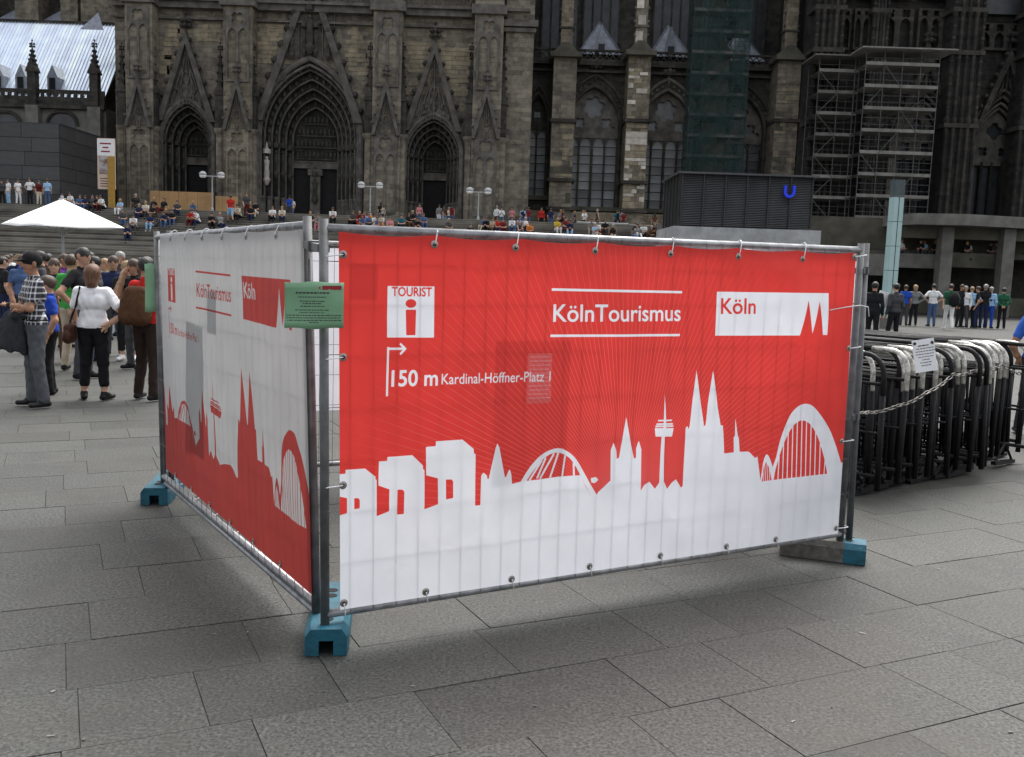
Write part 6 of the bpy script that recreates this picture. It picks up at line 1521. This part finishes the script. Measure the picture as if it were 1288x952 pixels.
# px, feet-or-seat y, surface, pose, turn, height, top, bottom, hair, extra
FAR = [(3, 258, 'p', 'relaxed', 20, 1.7, 'dark grey', 'black', 'dark', {}), (11, 256, 'p', 'stand', -30, 1.65, 'white', 'light blue', 'brown', {}), (23, 256, 'p', 'relaxed', 60, 1.7, 'white', 'white', 'dark', {}), (38, 256, 'p', 'both_hips', 0, 1.8, 'white', 'black', 'dark', {}), (49.5, 256, 'p', 'stand', 40, 1.65, 'maroon', 'cream', 'brown', {'female': True, 'hair': 'long'}), (60, 256, 'p', 'stand', -160, 1.78, 'light blue', 'denim', 'brown', {}),
    (79, 262, 's', 'sit', 10, 1.7, 'cream', 'dark grey', 'brown', {}), (92, 262, 's', 'sit_fwd', -20, 1.7, 'white', 'denim', 'dark', {}), (101, 264, 's', 'sit', 20, 1.7, 'denim', 'navy', 'brown', {}), (108, 264, 's', 'sit_turn', -10, 1.65, 'navy', 'denim', 'dark', {'female': True, 'hair': 'long'}), (116, 264, 's', 'sit_back', 15, 1.75, 'dark grey', 'black', 'brown', {}), (123, 265, 's', 'sit', 0, 1.7, 'black', 'maroon', 'dark', {}), (131, 265, 's', 'sit_fwd', -25, 1.75, 'white', 'black', 'dark', {}),
    (152, 267, 's', 'sit', -15, 1.65, 'light blue', 'white', 'fair', {'female': True, 'hair': 'bob'}), (172, 264, 's', 'sit_back', 40, 1.8, 'black', 'dark grey', 'grey', {}), (191, 268, 's', 'sit_back', -25, 1.7, 'black', 'black', 'fair', {'female': True, 'hair': 'long'}), (204, 268, 's', 'sit_back', -20, 1.7, 'black', 'maroon', 'brown', {'female': True, 'hair': 'long'}), (223, 270, 's', 'sit_turn', 15, 1.7, 'dark grey', 'navy', 'dark', {}), (244, 271, 's', 'sit_fwd', 5, 1.65, 'denim', 'white', 'fair', {'female': True, 'hair': 'bob'}),
    (169, 290, 's', 'sit_fwd', 10, 1.75, 'white', 'dark grey', 'dark', {}), (190, 288, 's', 'sit', 0, 1.7, 'navy', 'light blue', 'brown', {'shoes': 'white'}), (160, 301, 's', 'sit_fwd', 25, 1.7, 'navy', 'navy', 'brown', {}), (206, 283, 's', 'sit_back', -30, 1.7, 'black', 'dark grey', 'fair', {'female': True, 'hair': 'long'}), (216, 282, 's', 'sit', 20, 1.65, 'black', 'denim', 'dark', {}), (242, 283, 's', 'sit_fwd', -10, 1.7, 'red', 'maroon', 'dark', {}), (265, 288, 's', 'sit_fwd', 30, 1.7, 'black', 'black', 'dark', {}),
    (290, 281, 's', 'walk', -150, 1.75, 'red', 'light blue', 'dark', {'legs': 'shorts'}), (310, 277, 's', 'relaxed', 20, 1.65, 'dark grey', 'maroon', 'brown', {'female': True, 'hair': 'bob', 'legs': 'capri'}), (322, 272, 's', 'sit_turn', -10, 1.75, 'black', 'cream', 'dark', {}), (343, 277, 's', 'sit', 0, 1.65, 'white', 'black', 'brown', {'female': True, 'hair': 'long'}), (355, 278, 's', 'sit_fwd', 10, 1.65, 'cream', 'navy', 'fair', {'female': True, 'hair': 'bob'}), (364, 276, 'p', 'stand', 170, 1.78, 'blue', 'dark grey', 'dark', {}), (368, 277, 'p', 'relaxed', -40, 1.7, 'white', 'denim', 'brown', {}), (390, 284, 's', 'sit', 20, 1.7, 'black', 'dark grey', 'fair', {}), (403, 288, 's', 'sit_fwd', -20, 1.7, 'grey', 'pink', 'brown', {}), (418, 281, 's', 'sit_fwd', 15, 1.75, 'white', 'black', 'dark', {}),
    (445, 284, 's', 'sit', -20, 1.7, 'dark grey', 'black', 'brown', {}), (452, 285, 's', 'sit_fwd', 10, 1.65, 'dark red', 'red', 'fair', {}), (458, 285, 's', 'sit', 5, 1.7, 'red', 'dark red', 'dark', {}), (464, 286, 's', 'sit_turn', -10, 1.65, 'orange', 'navy', 'brown', {}), (472, 287, 's', 'sit', 15, 1.7, 'white', 'beige', 'brown', {}), (480, 287, 's', 'sit_fwd', -5, 1.7, 'cream', 'orange', 'dark', {}), (490, 290, 's', 'sit', 15, 1.65, 'pink', 'brown', 'brown', {}), (505, 290, 's', 'sit', 0, 1.7, 'teal', 'black', 'dark', {}), (519, 285, 's', 'sit_turn', -15, 1.7, 'black', 'black', 'fair', {}), (527, 288, 'p', 'relaxed', 10, 1.75, 'pink', 'denim', 'brown', {'female': True}), (532, 288, 's', 'sit', 20, 1.7, 'denim', 'denim', 'dark', {}), (552, 289, 'p', 'stand', -170, 1.75, 'grey', 'white', 'brown', {}), (558, 290, 'p', 'walk', 60, 1.7, 'dark grey', 'light blue', 'dark', {}),
    (592, 300, 's', 'sit_back', 10, 1.7, 'black', 'dark grey', 'dark', {}), (612, 293, 's', 'sit_fwd', -10, 1.75, 'black', 'black', 'dark', {}), (619, 293, 's', 'sit', 12, 1.7, 'beige', 'brown', 'brown', {}), (625, 294, 's', 'sit_turn', -5, 1.7, 'red', 'black', 'brown', {}), (632, 293, 's', 'sit', 10, 1.65, 'dark red', 'maroon', 'dark', {}), (643, 291, 'p', 'relaxed', -20, 1.75, 'pink', 'denim', 'brown', {}), (650, 296, 's', 'sit_back', -10, 1.7, 'denim', 'denim', 'fair', {}), (657, 290, 'p', 'stand', 20, 1.75, 'light blue', 'denim', 'brown', {'female': True, 'hair': 'long'}), (666, 297, 's', 'sit', 0, 1.6, 'orange', 'brown', 'brown', {}), (680, 292, 'p', 'stand', 10, 1.8, 'red', 'black', 'dark', {'sleeves': 'long'}), (692, 292, 'p', 'relaxed', 170, 1.75, 'navy', 'denim', 'brown', {}), (700, 294, 's', 'sit', 20, 1.65, 'yellow', 'white', 'fair', {}), (707, 291, 'p', 'walk', 90, 1.7, 'dark red', 'black', 'brown', {}), (716, 295, 's', 'sit_fwd', 0, 1.75, 'navy', 'light blue', 'dark', {}), (735, 293, 'p', 'stand', -60, 1.7, 'white', 'dark grey', 'brown', {}), (749, 296, 's', 'sit_fwd', 15, 1.75, 'white', 'dark red', 'dark', {}), (761, 295, 's', 'sit', -20, 1.7, 'black', 'dark grey', 'dark', {}), (775, 294, 'p', 'stand', 160, 1.8, 'teal', 'navy', 'brown', {}), (783, 294, 'p', 'relaxed', -150, 1.72, 'dark red', 'dark grey', 'dark', {}), (801, 298, 's', 'sit_back', 10, 1.7, 'black', 'white', 'dark', {}), (809, 299, 's', 'sit', -10, 1.7, 'white', 'black', 'brown', {}), (818, 299, 's', 'sit_fwd', 20, 1.7, 'dark grey', 'maroon', 'dark', {}), (826, 300, 's', 'sit', 0, 1.7, 'maroon', 'black', 'brown', {})]
rf = random.Random(42)
for k in range(36):
    px = rf.gauss(rf.choice([452, 470, 528, 556, 625, 655, 692, 716, 742, 778, 812]), 8); std = rf.random() < .45
    ex = dict(female=rf.random() < .45); ex['hair'] = rf.choice(['long', 'bob', 'pony', 'short']) if ex['female'] else 'short'; ex['sleeves'] = rf.choice(['short', 'short', 'long', 'none'])
    FAR.append((px, (281 if std else 283) + .034 * (px - 430) + rf.uniform(-2, 8), 'p' if std else 's', rf.choice(['stand', 'relaxed', 'akimbo', 'phone', 'walk', 'both_hips']) if std else rf.choice(['sit', 'sit_fwd', 'sit_back', 'sit_turn']), rf.uniform(-180, 180) if std else rf.uniform(-40, 40), rf.uniform(1.58, 1.85), rf.choice(['white', 'white', 'dark grey', 'black', 'grey', 'navy', 'cream', 'light blue', 'brown', 'dark red', 'beige', 'denim']), rf.choice(['denim', 'black', 'dark grey', 'navy', 'beige', 'brown']), rf.choice(['dark', 'brown', 'fair', 'grey', 'brown']), ex))
for k in range(11):
    px = rf.uniform(66, 330); FAR.append((px, 262 + .05 * (px - 66) + rf.uniform(2, 22), 's', rf.choice(['sit', 'sit_fwd', 'sit_back', 'sit_turn']), rf.uniform(-40, 40), rf.uniform(1.6, 1.8), rf.choice(['white', 'dark grey', 'black', 'navy', 'grey', 'cream']), rf.choice(['denim', 'black', 'dark grey', 'navy']), rf.choice(['dark', 'brown', 'fair']), {}))
FAR.sort(key=lambda f: f[0])
cs = cp_ = 0
for i, (px, py, sf, pose, tr, H, top, bot, hc, ex) in enumerate(FAR):
    seated = pose.startswith('sit')
    if sf == 's':
        loc = on_stairs(px, py); lab = '%s person, %s top, %s trousers, on stairs, %s from left' % ('seated' if seated else 'standing', top, bot, ordinal(cs)); cs += 1
    else:
        loc = on_plaza(px, py); lab = 'person, %s top, %s trousers, on upper plaza, %s from left' % (top, bot, ordinal(cp_)); cp_ += 1
    ex = dict(ex); ex.setdefault('hair', 'short')
    small_figure('person', loc, H, pose, R(tr), top, bot, hc, label=lab, group='people on the cathedral stairs', i=i, **ex)
# visitors on the terrace at the right, heads and shoulders above the box beams
for i, (px, top, pose, tr) in enumerate(((1132, 'white', 'sit', 30), (1157, 'black', 'sit_fwd', -20), (1161, 'light blue', 'sit', 10), (1176, 'black', 'sit', -30), (1181, 'grey', 'sit_turn', 20), (1212, 'black', 'sit_fwd', 10), (1217, 'white', 'sit_back', -20), (1245, 'black', 'sit', 0), (1250, 'dark grey', 'sit_fwd', -10), (1253, 'beige', 'sit', 15))):
    Y = YT - .9; z = PZ(px, 321, Y); q = PZ(1150, 319, YT - 1.6)
    small_figure('person', (PX(px, 318, Y), Y, q), 1.65, pose, R(tr), top, 'dark grey', random.choice(['dark', 'brown', 'fair']), label='person in %s top sitting on terrace ledge under canopy, %s from left' % (top, ordinal(i)), group='people on the terrace ledge', i=i, vox=.03)
# standing group at the right
RG = [(1096, 420, 'stand', 150, 1.80, 'black', 'black', 'dark', {'sleeves': 'long'}, 'bulky man in a black suit beside the glass stele, back turned'),
      (1123, 420, 'relaxed', -165, 1.78, 'dark grey', 'black', 'dark', {'sleeves': 'long'}, 'balding man in grey jacket right of the black-suited man'),
      (1136, 407, 'stand', 160, 1.72, 'blue', 'dark grey', 'brown', {}, 'person in blue striped shirt half hidden behind the grey-jacketed man'),
      (1148, 406, 'both_hips', 170, 1.74, 'grey', 'black', 'fair', {'sleeves': 'long', 'female': True, 'hair': 'bob'}, 'person in grey blazer and black trousers looking away, legs apart'),
      (1171, 407, 'both_hips', 175, 1.80, 'white', 'denim', 'dark', {}, 'person in white shirt and blue jeans with hands on hips'),
      (1192, 415, 'walk', 165, 1.82, 'dark green', 'white', 'brown', {'shoes': 'white'}, 'person with black backpack and white trousers walking'),
      (1206, 408, 'stand', 10, 1.82, 'black', 'black', 'brown', {'sleeves': 'long'}, 'person in long black coat right of the white trousers'),
      (1211, 407, 'relaxed', -30, 1.76, 'white', 'dark grey', 'grey', {'sleeves': 'long'}, 'person in white shirt partly behind the long black coat'),
      (1219, 408, 'akimbo', 160, 1.74, 'light blue', 'black', 'fair', {}, 'person in pale blue shirt and black trousers in the right group'),
      (1227, 408, 'relaxed', -120, 1.76, 'black', 'navy', 'brown', {}, 'person in black top and navy trousers in the right group'),
      (1236, 408, 'stand', 175, 1.86, 'black', 'navy', 'grey', {'sleeves': 'long'}, 'tallest person of the right group, black jacket and navy jeans'),
      (1243, 408, 'relaxed', 140, 1.76, 'light blue', 'blue', 'grey', {'sleeves': 'long'}, 'person in bright blue and white next to the tallest one'),
      (1259, 409, 'behind', 160, 1.74, 'dark green', 'black', 'dark', {'sleeves': 'long'}, 'dark clad person at the right end of the group')]
for i, (px, py, pose, tr, H, top, bot, hc, ex, lab) in enumerate(RG):
    g = G(px, py); Y = min(max(g.y, 30), 40)
    if i < 2: Y = 26 + i
    p = P(px, py, Y); Hh = H
    small_figure('person', (p.x, Y, 0), Hh, pose, R(tr), top, bot, hc, label=lab, group='people standing at the right', i=i, vox=.02, **ex)
    if i == 5:
        bp = MB(); bp.blob((0, 0, 0), (.24, .15, .30)); o = bp.build('backpack', cloth(COLS['black']), None, True, label='black backpack on the walker in white trousers', cat='backpack'); o.location = (p.x + .05, Y - .24, 1.22)
    if i == 1:
        o = MB().box((0, 0, 0), (.34, .03, .45)).build('paper_folder', 'paper', None, label='white folder held by the balding man in grey', cat='folder'); o.location = (p.x - .34, Y + .05, 1.32); o.rotation_euler = (0, .2, .3)
# crowd under and around the parasol, left
LG = [(14, 32, 'walk', 60, 1.74, 'white', 'denim', 'brown', {'sleeves': 'none', 'female': True, 'hair': 'pony'}, 'woman in white tank top and jeans striding at the far left'),
      (4, 20, 'stand', 140, 1.70, 'black', 'navy', 'dark', {}, 'dark clad person cut by the left picture edge'),
      (29, 19, 'relaxed', 30, 1.76, 'denim', 'dark grey', 'brown', {}, 'person in denim blue top left of the capped man'),
      (36, 22, 'stand', 170, 1.84, 'blue', 'navy', 'dark', {'sleeves': 'long'}, 'person in strong blue jacket behind the capped man'),
      (52, 17, 'relaxed', -60, 1.84, 'dark grey', 'black', 'dark', {'sleeves': 'long'}, 'tall dark haired man behind the cap of the plaid shirt man'),
      (69, 15.5, 'cross', 20, 1.72, 'navy', 'brown', 'brown', {'sleeves': 'long', 'female': True, 'hair': 'bob'}, 'woman in navy cardigan with folded arms beside the plaid shirt man'),
      (81, 18, 'stand', 90, 1.80, 'purple', 'black', 'brown', {}, 'person in purple shirt under the parasol'),
      (90, 14.5, 'relaxed', 170, 1.80, 'green', 'beige', 'brown', {}, 'person in bright green shirt, back turned, beneath the parasol'),
      (104, 13.6, 'akimbo', 80, 1.90, 'black', 'dark grey', 'dark', {}, 'tall man in black T-shirt in profile beside the green shirt'),
      (120, 16, 'stand', -80, 1.78, 'dark grey', 'navy', 'dark', {}, 'man facing left, his head just above the white T-shirt woman'),
      (113, 19, 'relaxed', 160, 1.86, 'beige', 'denim', 'dark', {}, 'dark haired person farther back between the two facing men'),
      (143, 17, 'stand', 20, 1.80, 'navy', 'dark grey', 'brown', {}, 'person in navy shirt right of the white T-shirt woman'),
      (152, 21, 'relaxed', -20, 1.90, 'dark grey', 'denim', 'grey', {'sleeves': 'long'}, 'person in dark grey jacket and cap farther back near the fence'),
      (160, 16.2, 'face', 10, 1.72, 'black', 'black', 'fair', {'female': True, 'hair': 'long', 'legs': 'capri', 'shoes': 'white'}, 'woman in black with white shoes raising a hand to her face'),
      (169, 15, 'face', -25, 1.76, 'black', 'dark grey', 'brown', {'female': True, 'hair': 'long'}, 'person in black half hidden beside the red shirt and backpack'),
      (44, 25, 'walk', 70, 1.75, 'light blue', 'denim', 'dark', {}, 'walker in light blue shirt far behind the capped man')]
LG += [(9, 27, 'stand', 120, 1.72, 'dark grey', 'black', 'brown', {}, 'person in dark grey behind the white tank top woman'), (24, 24, 'akimbo', 30, 1.76, 'navy', 'denim', 'fair', {}, 'fair haired person in navy shirt, hand on hip, left of the parasol pole'), (61, 21, 'relaxed', 160, 1.80, 'brown', 'black', 'dark', {'sleeves': 'long'}, 'person in brown jacket behind the folded arms woman'), (97, 22, 'phone', 0, 1.78, 'grey', 'navy', 'brown', {}, 'person in grey shirt between green and black shirts, farther back'), (133, 20, 'stand', -40, 1.74, 'beige', 'denim', 'fair', {'female': True, 'hair': 'long'}, 'woman in beige top right of the auburn hair, farther back'), (148, 26, 'relaxed', 60, 1.8, 'white', 'dark grey', 'brown', {}, 'person in white shirt far behind the navy shirt'), (176, 23, 'stand', 100, 1.78, 'denim', 'black', 'dark', {}, 'person in denim top farther back beside the far left fence post')]
for i, (px, Y, pose, tr, H, top, bot, hc, ex, lab) in enumerate(LG):
    small_figure('person', (PX(px, 360, Y), Y, 0), H, pose, R(tr), top, bot, hc, label=lab, group='crowd under the parasol', i=i, vox=.0138, **ex)

# --- near figures
def near_person(label, px, py, H, J, turn, mats, kw, vox=.0085, z=0):
    g = G(px, py, z); o = link('person', None, None, (g.x, g.y, z), (0, 0, R(turn)), label=label, cat='person')
    me = field_to_mesh('body', body(J, **kw), vox, 6); b_ = link('body', me, o)
    for k, m_ in enumerate(mats): me.materials[k] = m_
    return o
def soft(name, prims, vox, mt, parent, k=.03, smooth=True, label=None):
    me = field_to_mesh(name, prims, vox, 1, k); me.materials[0] = mt if not isinstance(mt, str) else MT[mt]; o = link(name, me, parent); 
    if label: o['label'] = label
    return o
def plaid():
    m, t, b, N, L = new_mat('dark plaid cotton'); c = N.new('ShaderNodeTexCoord'); sp = N.new('ShaderNodeSeparateXYZ'); L.new(c.outputs['Object'], sp.inputs[0])
    def stripe(src, per, wd, ph=0):
        a = N.new('ShaderNodeMath'); a.operation = 'ADD'; a.inputs[1].default_value = 10 + ph; L.new(src, a.inputs[0])
        q = N.new('ShaderNodeMath'); q.operation = 'PINGPONG'; q.inputs[1].default_value = per / 2; L.new(a.outputs[0], q.inputs[0])
        r = N.new('ShaderNodeMath'); r.operation = 'LESS_THAN'; r.inputs[1].default_value = wd; L.new(q.outputs[0], r.inputs[0]); return r.outputs[0]
    s = N.new('ShaderNodeMath'); s.operation = 'ADD'; L.new(sp.outputs[0], s.inputs[0]); L.new(sp.outputs[1], s.inputs[1])
    a = N.new('ShaderNodeMath'); a.operation = 'ADD'; L.new(stripe(s.outputs[0], .062, .010), a.inputs[0]); L.new(stripe(sp.outputs[2], .066, .010), a.inputs[1])
    h = N.new('ShaderNodeMath'); h.operation = 'MULTIPLY'; h.inputs[1].default_value = .5; L.new(a.outputs[0], h.inputs[0])
    L.new(mixcol(N, L, h.outputs[0], (.016, .018, .028), (.62, .62, .64)), b.inputs['Base Color']); b.inputs['Roughness'].default_value = .85; return m
MT['plaid'] = plaid(); v_ = lambda *q: np.array(q, float)
JM = skel('cross', 1.80, anL=v_(.12, .06, .09), anR=v_(-.11, -.02, .09), knL=v_(.11, .0, .50), wrL=v_(-.10, -.24, 1.16), wrR=v_(.09, -.21, 1.10), curlL=.5, curlR=.5)
man = near_person('man in dark plaid shirt and black cap standing with folded arms over a jacket', 46, 512, 1.80, JM, -52, (skinmat(2), hairmat(HAIR['dark']), MT['plaid'], cloth((.085, .09, .10)), cloth((.015, .015, .015), .4), cloth((.25, .09, .07))), dict(sleeves='short', hair='short', hands=True, face=True, bulk=1.16))
hd = JM['head']
soft('cap', [(hd + v_(0, .012, .055), hd + v_(0, -.005, .060), .104, .100, 1.0, 0), (hd + v_(-.035, -.10, .052), hd + v_(.035, -.10, .052), .03, .03, (1, .75, 3.2), 0, .02), (hd + v_(-.03, -.145, .040), hd + v_(.03, -.145, .040), .028, .028, (1, .8, 3.4), 0, .02)], .008, cloth((.012, .012, .013)), man)
soft('jacket', [(v_(-.16, -.17, 1.12), v_(.14, -.24, 1.09), .05, .045, 1.0, 0)] + [(v_(.12 - .06 * q, -.19 - .012 * q, 1.08), v_(.02 - .03 * q + .012 * (q % 2), -.12 - .068 * q, .66 + .012 * q + (.03 if q % 2 else 0)), .036, .042, (1.25, 1, 1), 0) for q in range(6)], .010, cloth((.035, .036, .040)), man, .045)
soft('belt', [(JM['pelvis'] + v_(-.07, 0, .055), JM['pelvis'] + v_(.07, 0, .055), .141, .141, (1, 1.12, 4.2), 0)], .009, cloth((.01, .009, .008)), man)
soft('watch', [(JM['wrL'] - v_(-.02, 0, 0), JM['wrL'] + v_(.03, 0, 0), .033, .033, 1, 0)], .008, cloth((.02, .02, .02)), man)
JW = skel('akimbo', 1.68, elR=v_(-.41, .10, 1.13), wrR=v_(-.215, .13, 1.00), hdR=v_(.55, .35, -.45), hxR=v_(.2, .5, .8), knL=v_(.10, .0, .50), anL=v_(.13, .0, .09), anR=v_(-.14, .03, .09), knR=v_(-.12, .02, .5), elL=v_(.26, -.03, 1.12), wrL=v_(.25, -.16, .95), ftL=v_(.35, -.93, 0), ftR=v_(-.35, -.93, 0))
wom = near_person('woman in white T-shirt and black capri trousers seen from behind, one hand on hip', 119, 503, 1.68, JW, 186, (skinmat(1), hairmat(HAIR['auburn']), cloth((.80, .80, .82)), cloth((.010, .010, .012)), cloth((.012, .011, .011), .5), skinmat(1)), dict(sleeves='short', legs='capri', hair='bob', hands=True, face=False, female=True, bulk=1.08))
soft('strap', [(JW['shL'] + v_(-.03, .055, .055), JW['chest'] + v_(.165, .11, -.05), .012, .012, 1, 0, .004), (JW['chest'] + v_(.165, .11, -.05), v_(.26, .10, .93), .012, .012, 1, 0, .004), (JW['shL'] + v_(-.03, .055, .055), JW['shL'] + v_(-.02, -.06, .03), .012, .012, 1, 0, .004)], .007, cloth((.02, .012, .01)), wom)
bag = soft('handbag', [(v_(.25, .0, .90), v_(.25, .17, .90), .07, .07, (1.6, 1, 1), 0), (v_(.25, -.02, .80), v_(.25, .19, .80), .085, .085, (1.5, 1, 1), 0)], .009, cloth((.06, .022, .014), .5), None)
bag.location = wom.location; bag.rotation_euler = wom.rotation_euler; tag(bag, 'brown leather handbag at the side of the woman in the white T-shirt', 'handbag')
JB = skel('relaxed', 1.5)
near_person('person in blue top and black trousers mostly hidden behind the plaid shirt man', 64, 495, 1.5, JB, -60, (skinmat(0), hairmat(HAIR['brown']), cloth((.015, .05, .33)), cloth((.012, .012, .013)), cloth((.012, .012, .012), .5), skinmat(0)), dict(sleeves='short', hair='short'), .011)
JR = skel('relaxed', 1.80, elR=v_(-.27, -.06, 1.12), wrR=v_(-.20, -.22, 1.02))
red = near_person('person in red shirt with brown backpack standing behind the far left fence post', 185, 504, 1.80, JR, 160, (skinmat(2), hairmat(HAIR['dark']), cloth((.46, .018, .016)), cloth((.030, .018, .014)), cloth((.013, .012, .012), .5), skinmat(2)), dict(sleeves='short', hair='short', hands=True, bulk=1.05), .0095)
bk = soft('backpack', [(v_(-.08, .17, 1.36), v_(.08, .17, 1.36), .085, .085, (1, 1.1, 1), 0), (v_(-.10, .19, 1.22), v_(.10, .19, 1.22), .105, .105, (1, 1.05, 1), 0), (v_(-.11, .20, 1.07), v_(.11, .20, 1.07), .115, .115, (1, 1.0, 1), 0), (v_(-.07, .28, 1.06), v_(.07, .28, 1.06), .06, .06, (1, 1.2, .8), 0, .02), (v_(-.12, .05, 1.45), v_(-.11, .12, 1.38), .02, .02, 1, 0, .01), (v_(.12, .05, 1.45), v_(.11, .12, 1.38), .02, .02, 1, 0, .01)], .010, cloth((.075, .035, .016)), None, .10)
bk.location = red.location; bk.rotation_euler = red.rotation_euler; tag(bk, 'brown backpack on the person in the red shirt', 'backpack')
# blue shirt at the right picture edge, behind the barriers
JE = skel('relaxed', 1.74, elL=v_(.30, .10, 1.10), wrL=v_(.22, -.02, .92))
near_person('person in blue T-shirt at the right picture edge behind the barriers', 1298, 548, 1.74, JE, 150, (skinmat(2), hairmat(HAIR['brown']), cloth((.03, .10, .42)), cloth((.03, .03, .035)), cloth((.012, .012, .012)), skinmat(2)), dict(sleeves='short', hair='short', hands=True), .011)
